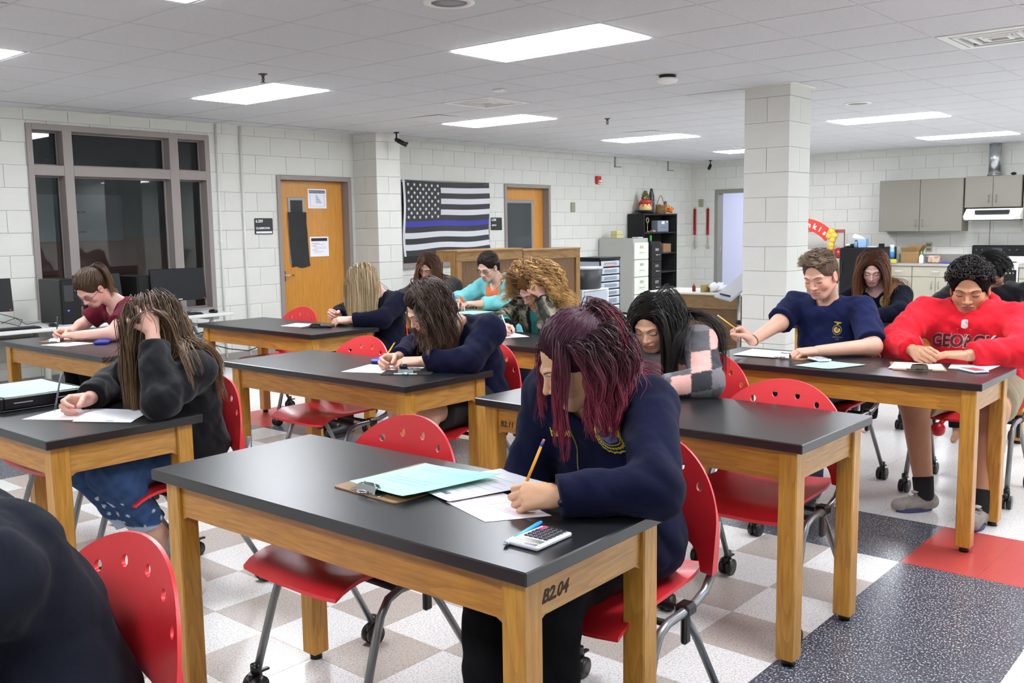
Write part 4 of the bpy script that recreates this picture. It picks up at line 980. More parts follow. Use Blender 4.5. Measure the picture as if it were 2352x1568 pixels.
t = wthing('paper_box', 'open box of rumpled white paper on the wooden counter', 'box', (-4.72, 8.72, .725)); MB().box((-4.86, 8.62, .725), (-4.82, 8.86, .80), .002).box((-4.86, 8.84, .725), (-4.62, 8.86, .79), .002).build('box_side', mat('cardboard3', 'a08a55', .8), t)
b = MB(); 
for (x, y, z, r) in ((-4.76, 8.72, .77, .05), (-4.70, 8.74, .78, .045), (-4.64, 8.70, .765, .04)): b.ball((x, y, z), (r * 1.2, r, r * .95), n=9, m=6)
for i, v in enumerate(b.v): q = .012 * math.sin(i * 5.1); b.v[i] = (v[0] + q, v[1], v[2] + q)
b.build('rumpled_paper', Mpaper, t)
A = Vector((-4.31, 8.1, .74)); 
def pj4(A, B, D, th, nm, m_, par):
    Cc = B + (D - A); n_ = (B - A).cross(D - A).normalized() * th; b = MB()
    vs = [A, B, Cc, D]; vs += [v - n_ for v in vs]; b.add(vs, [(0, 1, 2, 3), (7, 6, 5, 4), (0, 4, 5, 1), (1, 5, 6, 2), (2, 6, 7, 3), (3, 7, 4, 0)]); return b.build(nm, m_, par)
t = wthing('drafting_stand', 'tilted pale grey drafting board on a metal stand beside the column', 'drafting table', (-4.1, 8.1, 0))
BA, BB, BD = Vector((-4.423, 8.1, .734)), Vector((-4.178, 7.95, .715)), Vector((-4.09, 8.5, 1.128))
pj4(BA, BB, BD, .02, 'board', mat('board_pale', 'a9a9b0', .5), t)
b = MB(); b.tube([BA + (BB - BA) * .25 + (BD - BA) * .05 + Vector((0, 0, .012)), BA + (BB - BA) * .85 + (BD - BA) * .05 + Vector((0, 0, .012))], .008, 6); b.build('pencil_ledge', Mblackm, t)
b = MB()
for (x, y, z) in ((-4.16, 8.1, .76), (-4.03, 8.0, .80)): b.tube([(x, y, .06), (x, y, z)], .016, 8)
b.tube([(-4.3, 8.25, .03), (-3.8, 7.93, .03)], .018, 8); b.tube([(-4.16, 8.1, .76), (-4.15, 8.2, .90)], .012, 8); b.tube([(-4.03, 8.0, .80), (-4.08, 8.22, .95)], .012, 8); b.build('stand_posts', mat('stand_metal', '9a9c9c', .35, .6), t)
b = MB()
for (x, y, z) in ((-4.16, 8.1, .50), (-4.03, 8.0, .47), (-4.03, 8.0, .78), (-4.05, 8.05, .88)): b.ball((x, y, z), .028, n=8, m=6)
b.box((-4.15, 8.0, .42), (-3.92, 8.12, .45)); b.build('clamp_knobs', Mblack, t)
# ------------------------------------------------------------ kitchen along the back wall
Mcab = mat('cab_upper', '7f7a70', .5); Mcabl = mat('cab_lower', 'aaa594', .5); Mpull = mat('pull_taupe', '8a857c', .4, .4)
def pull(b, x, y, z, h=.10, horiz=False):
    if horiz: b.tube([(x - h / 2, y, z), (x - h / 2, y - .028, z), (x + h / 2, y - .028, z), (x + h / 2, y, z)], .006, 6)
    else: b.tube([(x, y, z - h / 2), (x, y - .028, z - h / 2), (x, y - .028, z + h / 2), (x, y, z + h / 2)], .006, 6)
def wall_cab(x0, x1, z0, z1, lab, split=True):
    t = wthing('wall_cabinet', lab, 'cabinet', ((x0 + x1) / 2, YB - .16, z0)); y = YB - .33
    MB().box((x0, y + .018, z0), (x1, YB, z1), .002).build('carcass', Mcab, t)
    xs = [x0, (x0 + x1) / 2, x1]
    for k in range(2):
        d = MB().box((xs[k] + .004, y, z0 + .004), (xs[k + 1] - .004, y + .017, z1 - .004), .002).build('door', Mcab, t)
        b = MB(); pull(b, xs[1] + (-.05 if k == 0 else .05), y, z0 + .13); b.build('pull', Mpull, d)
wall_cab(-5.49, -4.245, 1.255, 2.05, 'large grey two-door wall cabinet left of the range hood')
wall_cab(-4.225, -3.45, 1.60, 2.06, 'short grey wall cabinet directly above the range hood')
wall_cab(-3.43, -2.6, 1.255, 2.06, 'grey wall cabinet cut by the right edge of the photo')
t = wthing('range_hood', 'white range hood with black switch strip under the short cabinet', 'range hood', (-3.8, YB - .25, 1.45)); x0, x1 = -4.19, -3.42
b = MB(); b.prism([(0, 0), (.46, 0), (.50, .045), (.34, .16), (0, .16)], ((x1, YB, 1.425), (0, -1, 0), Z3), x1 - x0); b.build('hood_shell', Mwhite, t)
MB().box((-4.03, YB - .49, 1.505), (-3.58, YB - .41, 1.56), 0, M=None).build('switch_strip', Mblackm, t); MB().box((x0 + .03, YB - .5, 1.42), (x1 - .08, YB - .48, 1.445), .003).build('front_lip', mat('lip_white', 'f0f0f0', .3), t)
MB().box((x0 + .02, YB - .45, 1.405), (x1 - .02, YB - .03, 1.424)).build('underside', mat('hood_dark', '605a52', .5), t)
b = MB(); b.tube([(-3.93, YB - .03, 1.41), (-3.93, YB - .03, 1.0)], .005, 6); tag(b.build('hood_cord', mat('cord_grey', '8f8f88', .6)), 'thin power cord hanging below the range hood', 'cord')
t = wthing('vent_pipe', 'round galvanised vent pipe rising from the kitchen cabinets', 'pipe', (-3.86, YB - .18, 2.06)); b = MB()
b.lathe([(.088, 0), (.088, .06)], (-3.86, YB - .19, 2.06), 20); b.lathe([(.084, .05), (.084, CL - 2.062)], (-3.86, YB - .19, 2.06), 20); b.build('pipe', mat('galvanised', 'b9bcc0', .25, .9, noise=.12, nscale=14), t)
MB().lathe([(.10, 0), (.10, .02), (.088, .035)], (-3.86, YB - .19, 2.06), 20).build('collar', mat('galvanised_d', '98928e', .35, .8), t)
tag(MB().ball((-3.6, YB - .2, 2.085), (.04, .03, .022)).build('dark_lump', Mblackm), 'small dark object lying on the cabinet right of the vent pipe', 'object') 
# base units
yf = YB - .62
t = wthing('worktop', 'long pale grey kitchen worktop with backsplash left of the stove', 'worktop', (-4.7, yf + .3, .74)); MB().box((-5.25, yf - .02, .735), (-4.16, YB, .775), .004).build('slab', mat('laminate_grey', 'a8a29e', .4), t)
MB().box((-5.25, YB - .02, .775), (-4.16, YB, .90), .003).build('backsplash', mat('laminate_grey2', '8f8986', .45), t)
t = wthing('worktop', 'short piece of kitchen worktop right of the stove at the photo edge', 'worktop', (-3.1, yf + .3, .74)); MB().box((-3.38, yf - .02, .735), (-2.5, YB, .775), .004).build('slab', mat('laminate_grey', 'a8a29e', .4), t)
def base_cab(x0, x1, lab):
    t = wthing('base_cabinet', lab, 'cabinet', ((x0 + x1) / 2, yf + .3, 0))
    MB().box((x0, yf + .018, .10), (x1, YB - .02, .733)).box((x0, yf + .07, 0), (x1, YB - .02, .10)).build('carcass', Mcabl, t)
    d = MB().box((x0 + .004, yf, .575), (x1 - .004, yf + .017, .728), .002).build('drawer', Mcabl, t); b = MB(); pull(b, (x0 + x1) / 2, yf, .655, .1, True); b.build('pull', Mwhite, d)
    xm = (x0 + x1) / 2
    for k, (a, e) in enumerate(((x0, xm), (xm, x1)) if x1 - x0 > .5 else ((x0, x1),)):
        d = MB().box((a + .004, yf, .11), (e - .004, yf + .017, .568), .002).build('door', Mcabl, t); b = MB(); pull(b, (e - .05 if k == 0 else a + .05), yf, .45); b.build('pull', Mpull, d)
base_cab(-5.25, -4.86, 'narrow cream base cabinet at the left end of the kitchen worktop'); base_cab(-4.855, -4.165, 'cream base cabinet with wide drawer left of the stove'); base_cab(-3.375, -2.5, 'cream base cabinet right of the stove at the photo edge')
t = wthing('kitchen_stove', 'white electric stove with black back panel and oven window', 'stove', (-3.78, yf + .3, 0)); x0, x1 = -4.15, -3.385
MB().box((x0, yf, .02), (x1, YB - .03, .79), .006).build('stove_body', Mwhite, t); MB().box((x0, YB - .12, .79), (x1 + .01, YB - .03, .88), .004).build('back_riser', Mwhite, t)
p = MB().box((x0 + .005, YB - .13, .88), (x1 + .01, YB - .04, 1.04), .012).build('control_panel', Mblack, t); b = MB()
for x in (-4.08, -4.0, -3.62, -3.52): b.cyl((x, YB - .13, .97), (x, YB - .15, .97), .02, 12)
b.build('knob', mat('knob_dark', '2f3134', .3), p); MB().box((-3.86, YB - .134, .94), (-3.72, YB - .13, 1.0)).build('clock', mat('clock_grey', '3f444a', .2), p)
d = MB().box((x0 + .02, yf - .02, .2), (x1 - .02, yf, .70), .006).build('oven_door', Mblack, t); b = MB(); b.tube([(x0 + .06, yf - .02, .655), (x0 + .06, yf - .055, .655), (x1 - .06, yf - .055, .655), (x1 - .06, yf - .02, .655)], .010, 8); b.build('handle', Mwhite, d)
b = MB()
for (x, y) in ((-3.98, yf + .15), (-3.58, yf + .15), (-3.98, yf + .4), (-3.58, yf + .4)): b.tube([(x + r * math.cos(a), y + r * math.sin(a), .795) for r in (.03, .055, .08) for a in [2 * math.pi * q / 12 for q in range(13)]], .005, 5)
b.build('burner_coils', Mblackm, t)
MB().box((x0 + .02, yf - .012, .04), (x1 - .02, yf, .18), .004).build('storage_drawer', Mwhite, t)
# black fridge with things on it
t = wthing('compact_fridge', 'black compact refrigerator beside the kitchen worktop', 'fridge', (-5.6, 15.2, 0)); MB().box((-5.93, 14.98, .02), (-5.285, YB - .05, 1.015), .01).build('fridge_body', Mblack, t); d = MB().box((-5.93, 14.93, .04), (-5.285, 14.977, 1.01), .012).build('door', Mblack, t); MB().box((-5.9, 14.91, .6), (-5.88, 14.93, .8), .004).build('handle', Mblackm, d)
zf = 1.016
t = wthing('tissue_box', 'light blue tissue box with a white tissue on the black fridge', 'tissue box', (-5.58, 15.1, zf)); MB().box((-5.68, 15.05, zf), (-5.565, 15.17, zf + .135), .002).build('carton', mat('tissue_blue', '8fb0e0', .6), t)
b = MB(); v_ = [(-5.62, 15.10, zf + .13), (-5.60, 15.13, zf + .13), (-5.66, 15.09, zf + .165), (-5.65, 15.13, zf + .17), (-5.78, 15.08, zf + .19), (-5.77, 15.12, zf + .215), (-5.80, 15.10, zf + .15)]; b.add(v_, [(0, 1, 3, 2), (2, 3, 5, 4), (0, 2, 4, 6)], 0, True); b.build('tissue', Mpaper, t)
b = MB(); b.lathe([(.03, 0), (.032, .01), (.032, .07), (.02, .09), (.018, .10)], (-5.73, 15.08, zf), 14, 0); b.lathe([(.021, .10), (.021, .115), (.001, .117)], (-5.73, 15.08, zf), 12, 1); tag(b.build('clear_bottle', [mat('bottle_clear_blue', '6c8fae', .15), mat('cap_blue', '2f62b8', .4)]), 'small blue-capped clear bottle left of the tissue box', 'bottle')
t = wthing('tape_tray', 'small black tray with a white roll on the fridge', 'tray', (-5.84, 15.1, zf)); MB().box((-5.90, 15.03, zf), (-5.79, 15.15, zf + .015), .003).box((-5.805, 15.03, zf), (-5.79, 15.15, zf + .055), .003).build('tray', Mblack, t); MB().ball((-5.85, 15.08, zf + .035), (.045, .03, .02)).build('white_roll', Mwhite, t)
tag(MB().box((-5.54, 15.05, zf), (-5.40, 15.17, zf + .018), .004).build('flat_container', Mwhite), 'flat white plastic container on the right part of the fridge top', 'container')
t = wthing('photo_stand', 'small black framed stand at the right end of the fridge top', 'frame', (-5.33, 15.05, zf)); MB().box((-5.375, 15.08, zf), (-5.29, 15.10, zf + .06), .003).build('frame', Mblack, t)
# things on the kitchen worktop (z .775)
zw = .776
b = MB(); x, y = -5.19, 15.15; b.lathe([(.033, 0), (.034, .01), (.034, .21), (.03, .225)], (x, y, zw), 16, 0); b.lathe([(.0345, .06), (.0345, .17)], (x, y, zw), 16, 1); b.lathe([(.031, .225), (.031, .28), (.001, .282)], (x, y, zw), 16, 2); tag(b.build('spray_can', [mat('can_cyan', '8ac2dc', .3), mat('can_blue', '3f7fb8', .4), Mwhite]), 'white-capped blue and cyan spray can right of the fridge', 'can')
b = MB(); b.box((-5.17, 15.03, zw), (-5.09, 15.10, zw + .06), .006); tag(b.build('yellow_sponge', mat('sponge', 'c9b93a', .8)), 'small yellow packet beside the spray can', 'packet')
t = wthing('cardboard_box', 'open brown cardboard box with raised flaps on the kitchen worktop', 'box', (-4.98, 15.25, zw)); Mcb = mat('cardboard_box_brown', '92744a', .8, noise=.08, nscale=10)
b = MB(); b.box((-5.06, 15.18, zw), (-4.80, 15.19, zw + .18)).box((-5.06, 15.39, zw), (-4.80, 15.40, zw + .18)).box((-5.06, 15.19, zw), (-5.05, 15.39, zw + .18)).box((-4.81, 15.19, zw), (-4.80, 15.39, zw + .18)).box((-5.05, 15.19, zw), (-4.81, 15.39, zw + .01)); b.build('box_body', Mcb, t)
for (o_, u_, v_) in (((-5.06, 15.18, zw + .18), (.24, 0, 0), (0, -.04, .06)), ((-5.06, 15.40, zw + .18), (.26, 0, 0), (0, .04, .09)), ((-4.80, 15.19, zw + .18), (0, .2, 0), (.06, 0, .09))):
    o_, u_, v_ = Vector(o_), Vector(u_), Vector(v_); b = MB(); b.add([o_, o_ + u_, o_ + u_ + v_, o_ + v_], [(0, 1, 2, 3)]); q = u_.cross(v_).normalized() * .004; b.add([p + q for p in (o_, o_ + u_, o_ + u_ + v_, o_ + v_)], [(3, 2, 1, 0)]); b.build('flap', Mcb, t)
b = MB(); x, y = -4.74, 15.13; b.lathe([(.034, 0), (.036, .01), (.034, .10), (.018, .125), (.014, .13)], (x, y, zw), 14, 0); b.lathe([(.016, .13), (.014, .15), (.008, .185), (.001, .187)], (x, y, zw), 10, 1); tag(b.build('spray_bottle', [Mwhite, mat('nozzle_green', '3fae5a', .4)]), 'white bottle with green nozzle on the kitchen worktop', 'bottle')
t = wthing('snack_bag', 'white and brown printed package lying on the kitchen worktop', 'package', (-4.58, 15.2, zw)); MB().box((-4.68, 15.12, zw), (-4.48, 15.24, zw + .115), .02).build('bag', mat('bag_print', 'b59a88', .5, noise=.5, nscale=18), t); MB().box((-4.68, 15.11, zw + .02), (-4.64, 15.12, zw + .1), .002).build('label', mat('label_dark', '584a55', .6), t)
tag(MB().box((-4.47, 15.10, zw), (-4.20, 15.22, zw + .018), .004).build('blue_tray', mat('tray_blue', '3a48a8', .4)), 'flat blue folder lying on the kitchen worktop', 'folder')
tag(MB().box((-4.42, 15.28, zw), (-4.25, 15.38, zw + .05), .006).build('grey_tub', mat('tub_grey', '807a70', .5)), 'low grey tub behind the blue folder', 'tub')
# red arched display rack
t = wthing('display_rack', 'wire display rack with a red arched banner and white script lettering', 'display rack', (-6.3, 15.2, 0)); y = 15.18; b = MB(); R, xc, zc_ = .72, -6.68, .77
p = [(R * math.cos(a), R * math.sin(a)) for a in np.linspace(math.radians(128), math.radians(36), 18)] + [((R - .19) * math.cos(a), (R - .19) * math.sin(a)) for a in np.linspace(math.radians(40), math.radians(128), 18)]
b.prism(p[::-1], ((xc, y, zc_), X3, Z3), .012); b.build('arched_banner', mat('banner_red', 'cf3a2c', .5), t)
for k, chh in enumerate('Sunkist'):
    b = MB()
    a = math.radians(96 - 9.2 * k); r = R - .135; o_ = Vector((xc + r * math.cos(a), y - .016, zc_ + r * math.sin(a))); th = a - math.pi / 2
    b.text(chh, .15 if k == 0 else .12, (o_, (math.cos(th), 0, math.sin(th)), (-math.sin(th), 0, math.cos(th))), .002, 0, 'CENTER', bold=.004)
    b.build('banner_letter', mat('letter_white', 'eedede', .6), t)
b = MB(); 
for x in (-7.2, -5.96): b.tube([(x, y, 0), (x, y, 1.27)], .01, 6)
b.tube([(-7.2, y, 1.27), (-5.96, y, 1.27)], .008, 6); b.build('rack_wire', mat('rack_brown', '7a5550', .5), t); MB().box((-6.12, y - .012, 1.245), (-5.95, y, 1.30), .002).build('side_plate', mat('plate_maroon', '9a4a48', .5), t)
for z in (.35, .7, .95): MB().box((-7.2, y - .02, z), (-5.95, y + .25, z + .015)).build('rack_shelf', Mwhite, t)
t = wthing('yellow_balloon_cup', 'crumpled yellow foil ornament standing in a red cup left of the fridge', 'ornament', (-6.1, 15.12, .8)); b = MB()
for (x, z, r) in ((-6.14, 1.26, .07), (-6.18, 1.20, .06), (-6.10, 1.20, .065), (-6.12, 1.13, .055), (-6.14, 1.05, .06), (-6.14, 1.00, .05)): b.ball((x, 15.1, z), (r, r * .7, r * .95), n=9, m=6)
b.build('foil_shape', mat('foil_yellow', 'e0b040', .35, noise=.25, nscale=14), t); MB().lathe([(.045, 0), (.07, .12), (.065, .12), (.04, .01)], (-6.14, 15.1, .84), 16).build('red_cup', mat('cup_red', 'd03a2e', .4), t)
tag(MB().lathe([(.001, 0), (.085, 0), (.09, .02), (.001, .02)], (0, 0, 0), 20, M=Matrix.Translation((-6.0, 15.06, .92)) @ Matrix.Rotation(1.3, 4, 'X')).build('red_disc', mat('disc_red', '9e2426', .3)), 'round dark red disc leaning between the foil ornament and the fridge', 'disc')
tag(MB().box((-6.35, 15.0, .0), (-5.96, 15.14, .84), .01).build('display_stand_base', mat('cream_base', 'c9c6bb', .6)), 'cream cabinet base under the foil ornament, left of the fridge', 'stand')
# ------------------------------------------------------------ people: distance fields meshed with surface nets
f32 = np.float32
def nrm(v): v = np.asarray(v, float); return v / (np.linalg.norm(v) + 1e-12)
def smin(a, b, k):
    if k <= 0: return np.minimum(a, b)
    h = np.maximum(k - np.abs(a - b), 0) / k; return np.minimum(a, b) - h * h * k * .25
def smax(a, b, k): return -smin(-a, -b, k)
def cap(P, a, b, r1, r2):
    a = np.asarray(a, f32); b = np.asarray(b, f32); ba = b - a; pa = P - a
    t = np.clip((pa @ ba) / max(float(ba @ ba), 1e-9), 0, 1).astype(f32)
    q = pa - t[:, None] * ba; return np.sqrt((q * q).sum(1)) - (r1 + (r2 - r1) * t)
def ell(P, c, r, R=None):
    q = P - np.asarray(c, f32)
    if R is not None: q = q @ np.asarray(R, f32)
    r = np.asarray(r, f32); k0 = np.sqrt(((q / r) ** 2).sum(1)) + 1e-6; k1 = np.sqrt(((q / (r * r)) ** 2).sum(1)) + 1e-6
    return k0 * (k0 - 1) / k1
def isosurf(fn, lo, hi, h):
    lo = np.asarray(lo, float); hi = np.asarray(hi, float); C_ = 4
    n = (np.ceil((hi - lo) / h / C_).astype(int) + 1) * C_ + 1
    ax = [lo[i] + h * np.arange(n[i]) for i in range(3)]
    cax = [a[::C_] for a in ax]
    G = np.stack(np.meshgrid(*cax, indexing='ij'), -1).reshape(-1, 3).astype(f32)
    dc = fn(G).reshape([len(a) for a in cax])
    D = np.repeat(np.repeat(np.repeat(dc, C_, 0), C_, 1), C_, 2)
    off = C_ // 2; D = np.pad(D, ((off, 0), (off, 0), (off, 0)), mode='edge')[:n[0], :n[1], :n[2]].copy() if False else D
    # nearest coarse node of each fine node
    idx = [np.minimum((np.arange(n[i]) + off) // C_, len(cax[i]) - 1) for i in range(3)]
    D = dc[np.ix_(*idx)].copy()
    near = np.abs(D) < h * 6.5
    I = np.argwhere(near); P = (lo + I * h).astype(f32)
    out = np.empty(len(P), f32)
    for s in range(0, len(P), 400000): out[s:s + 400000] = fn(P[s:s + 400000])
    D[near] = out
    S_ = D < 0
    c8 = [S_[dx:n[0] - 1 + dx, dy:n[1] - 1 + dy, dz:n[2] - 1 + dz] for dx in (0, 1) for dy in (0, 1) for dz in (0, 1)]
    cnt = sum(c.astype(np.int8) for c in c8); act = (cnt > 0) & (cnt < 8); A = np.argwhere(act)
    vid = -np.ones(act.shape, np.int64); vid[act] = np.arange(len(A))
    corners = np.array([(dx, dy, dz) for dx in (0, 1) for dy in (0, 1) for dz in (0, 1)])
    dv = np.stack([D[A[:, 0] + c[0], A[:, 1] + c[1], A[:, 2] + c[2]] for c in corners], 1)
    acc = np.zeros((len(A), 3)); cn = np.zeros(len(A))
    for i in range(8):
        for j in range(i + 1, 8):
            if np.abs(corners[i] - corners[j]).sum() != 1: continue
            a, b = dv[:, i], dv[:, j]; m = (a < 0) != (b < 0); t = np.where(m, a / np.where(np.abs(a - b) < 1e-12, 1, a - b), 0)
            acc += np.where(m[:, None], corners[i] + t[:, None] * (corners[j] - corners[i]), 0); cn += m
    V = lo + (A + acc / cn[:, None]) * h; F = []
    for ax_ in range(3):
        u, v = (ax_ + 1) % 3, (ax_ + 2) % 3
        sl = [slice(None)] * 3; sl2 = [slice(None)] * 3; sl[ax_] = slice(0, n[ax_] - 1); sl2[ax_] = slice(1, n[ax_])
        ch = S_[tuple(sl)] != S_[tuple(sl2)]; E = np.argwhere(ch)
        m = (E[:, u] > 0) & (E[:, v] > 0) & (E[:, u] < n[u] - 1) & (E[:, v] < n[v] - 1); E = E[m]
        if not len(E): continue
        q = []
        for (du, dv_) in ((0, 0), (1, 0), (1, 1), (0, 1)):
            e = E.copy(); e[:, u] -= du; e[:, v] -= dv_; q.append(vid[e[:, 0], e[:, 1], e[:, 2]])
        q = np.stack(q, 1); ins = S_[E[:, 0], E[:, 1], E[:, 2]]
        q[~ins] = q[~ins][:, ::-1]; F.append(q)
    F = np.concatenate(F); F = F[(F >= 0).all(1)]
    return V, F
def np_mesh(name, V, F, mats, cols=None, smooth=True, mi=None):
    me = bpy.data.meshes.new(name); V = np.asarray(V, f32); F = np.asarray(F, np.int32); k = F.shape[1]
    me.vertices.add(len(V)); me.vertices.foreach_set('co', V.ravel()); me.loops.add(F.size); me.loops.foreach_set('vertex_index', F.ravel())
    me.polygons.add(len(F)); me.polygons.foreach_set('loop_start', np.arange(0, F.size, k, dtype=np.int32)); me.polygons.foreach_set('loop_total', np.full(len(F), k, np.int32))
    for m in (mats if isinstance(mats, (list, tuple)) else [mats]): me.materials.append(m)
    if mi is not None: me.polygons.foreach_set('material_index', np.asarray(mi, np.int32))
    me.update(calc_edges=True); me.polygons.foreach_set('use_smooth', np.ones(len(F), bool) if smooth else np.zeros(len(F), bool))
    if cols is not None:
        a = me.color_attributes.new('Col', 'FLOAT_COLOR', 'POINT'); c = np.ones((len(V), 4), f32); c[:, :3] = cols; a.data.foreach_set('color', c.ravel())
    me.validate(); me.update(); return me
def put(name, me, parent):
    o = bpy.data.objects.new(name, me); C.objects.link(o); o.parent = parent; return o
def skin_mat():
    if 'skin' in MAT: return MAT['skin']
    m = mat('skin', 'c99880', .5, attr=True, noise=.04, nscale=30, bump=.08, bscale=250); b = m.node_tree.nodes['Principled BSDF']
    b.inputs['Subsurface Weight'].default_value = .12; b.inputs['Subsurface Scale'].default_value = .012; b.inputs['Subsurface Radius'].default_value = (1, .35, .2); return m
Mhair = None
def hair_mat():
    global Mhair
    if Mhair: return Mhair
    Mhair = mat('hair', '554433', .42, attr=True, noise=.12, nscale=120, spec=.45); Mhair.node_tree.nodes['Principled BSDF'].inputs['Anisotropic'].default_value = .3; return Mhair

class Head:
    """head field in its own frame: l = figure's left, f = forward, u = up; S = scale"""
    def __init__(s, H, az, pitch, roll=0, S=1.0, wide=1.0, jaw=1.0, nose=1.0):
        p = math.radians(pitch); d = nrm([az[0], az[1], 0]); s.F = nrm(d * math.cos(p) + np.array([0, 0, -1]) * math.sin(p))
        U = nrm(np.array([0, 0, 1]) * math.cos(p) + d * math.sin(p)); L = np.cross(U, s.F); r = math.radians(roll)
        s.U = U * math.cos(r) + L * math.sin(r); s.L = np.cross(s.U, s.F); s.H = np.asarray(H, float); s.S = S; s.w, s.j, s.n = wide, jaw, nose
        s.M = np.stack([s.L, s.F, s.U], 1)
    def loc(s, P): return ((P - s.H.astype(f32)) @ s.M.astype(f32)) / s.S
    def wor(s, q): return s.H + (np.asarray(q, float) * s.S) @ s.M.T
    def field(s, P, detail=True):
        q = s.loc(P).astype(f32); q[:, 0] /= s.w; qa = q.copy(); qa[:, 0] = np.abs(qa[:, 0]); j = s.j
        d = ell(q, (0, -.016, .036), (.073, .093, .080))
        d = smin(d, ell(q, (0, .022, -.030), (.058, .066, .078)), .03)
        d = smin(d, ell(q, (0, .052, -.088), (.027 * j, .027, .021)), .03)
        d = smin(d, cap(qa, (.046 * j, -.006, -.058), (.018, .056, -.090), .014, .012), .03)
        d = smin(d, ell(qa, (.036, .056, -.030), (.022, .022, .024)), .02)
        if not detail: return d * s.S
        d = smin(d, cap(qa, (.010, .084, .016), (.042, .068, .017), .008, .007), .014)
        d = smax(d, -ell(qa, (.031, .101, -.002), (.016, .017, .012)), .014)
        d = smin(d, ell(qa, (.0305, .0705, -.003), (.0145, .0135, .0125)), .005)
        nn = s.n
        d = smin(d, cap(q, (0, .082, .004), (0, .082 + .019 * nn, -.030), .0065, .0085), .012)
        d = smin(d, ell(q, (0, .083 + .018 * nn, -.034), (.0105, .010, .0085)), .006)
        d = smin(d, ell(qa, (.0115, .089, -.037), (.0075, .010, .0065)), .006)
        d = smax(d, -ell(qa, (.006, .096, -.0445), (.004, .006, .003)), .003)
        d = smin(d, ell(q, (0, .076, -.062), (.026, .014, .018)), .012)
        d = smin(d, ell(q, (0, .0875, -.0575), (.0215, .0075, .0048)), .004)
        d = smin(d, ell(q, (0, .0865, -.0665), (.0185, .0085, .0060)), .004)
        d = smax(d, -cap(qa, (0, .0965, -.0618), (.021, .086, -.0622), .0016, .0012), .002)
        e = ell(qa, (.073, -.008, -.014), (.007, .019, .030)); e = smax(e, -ell(qa, (.080, -.004, -.012), (.006, .011, .019)), .004)
        d = smin(d, e, .006)
        return d * s.S
    def surf(s, l, u):
        """surface points facing forward for local (l,u) arrays"""
        l = np.asarray(l, float); u = np.asarray(u, float); f = np.full(len(l), .16)
        for _ in range(40):
            P = s.wor(np.stack([l, f, u], 1)); d = s.field(P.astype(f32)) / s.S; f = f - np.clip(d, -.01, .02) * .8
        return np.stack([l, f, u], 1)

FL_ = np.array
HAND = {'write': ((24, 68, 34), (30, 78, 38), (38, 84, 40), (42, 84, 40)), 'fist': ((60, 70, 35), (65, 75, 40), (70, 78, 42), (74, 80, 42)),
        'flat': ((12, 14, 8), (9, 12, 8), (10, 12, 8), (14, 14, 8)), 'relax': ((25, 35, 20), (30, 38, 22), (34, 40, 22), (38, 42, 22)), 'scalp': ((20, 38, 30), (16, 40, 32), (18, 40, 32), (26, 42, 30))}
def hand_caps(W, D, N, T, pose, s=1.0):
    D = nrm(D); N = nrm(np.asarray(N, float) - D * np.dot(N, D)); T_ = np.cross(N, D); T = T_ if np.dot(T_, T) > 0 else -T_
    W = np.asarray(W, float); caps = []; xs = (.027, .009, -.009, -.026); Ls = ((.041, .025, .021), (.045, .029, .022), (.042, .027, .021), (.034, .020, .019)); tips = []
    kn = (.083, .087, .083, .074)
    for i in range(4):
        b = W + (D * .018 + T * xs[i] * .55) * s; k = W + (D * kn[i] + T * xs[i] + N * (-.003 if i in (1, 2) else 0)) * s; caps.append((b, k, .0150 * s, .0108 * s, .012))
    caps.append((W + (D * .03 + T * .012) * s, W + (D * .07 + T * .018 + N * .004) * s, .014 * s, .011 * s, .012))
    for i in range(4):
        p = W + (D * kn[i] + T * xs[i]) * s; a = 0; sp = xs[i] * (5.0 if pose == 'flat' else (3 if pose == 'scalp' else 1.0)); r = (.0092, .0094, .009, .0079)[i]
        for j in range(3):
            a += math.radians(HAND[pose][i][j]); d = nrm(D * math.cos(a) + N * math.sin(a) + T * sp * .35 * math.cos(a)); q = p + d * Ls[i][j] * s
            caps.append((p, q, (r - .0007 * j) * s, (r - .0007 * (j + 1)) * s, .003)); p = q
        tips.append(p)
    b = W + (D * .022 + T * .020 + N * .006) * s
    if pose in ('write', 'fist'): dirs = (D * .70 + T * .50 + N * .62, D * .72 + T * .05 + N * .75, D * .80 - T * .15 + N * .6)
    elif pose == 'flat': dirs = (D * .62 + T * .75 + N * .15, D * .8 + T * .55 + N * .1, D * .9 + T * .35)
    else: dirs = (D * .62 + T * .70 + N * .4, D * .8 + T * .4 + N * .45, D * .85 + T * .2 + N * .4)
    p = b
    for j, (d, L_, r1, r2) in enumerate(zip(dirs, (.044, .033, .026), (.0135, .0112, .0098), (.0112, .0098, .0082))):
        q = p + nrm(d) * L_ * s; caps.append((p, q, r1 * s, r2 * s, .010 if j == 0 else .004)); p = q
    tips.append(p); return caps, tips
def noise3(P, f=1.0, seed=0.0):
    x, y, z = P[:, 0] * f + seed, P[:, 1] * f + seed * 1.7, P[:, 2] * f + seed * .6
    a = np.sin(x * 1.7 + 1.9 * np.sin(y * 1.3 + z * .7)) + np.sin(y * 2.1 + 1.7 * np.sin(z * 1.6 + x * .9)) + np.sin(z * 1.9 + 1.8 * np.sin(x * 1.5 + y * .8))
    return a / 3

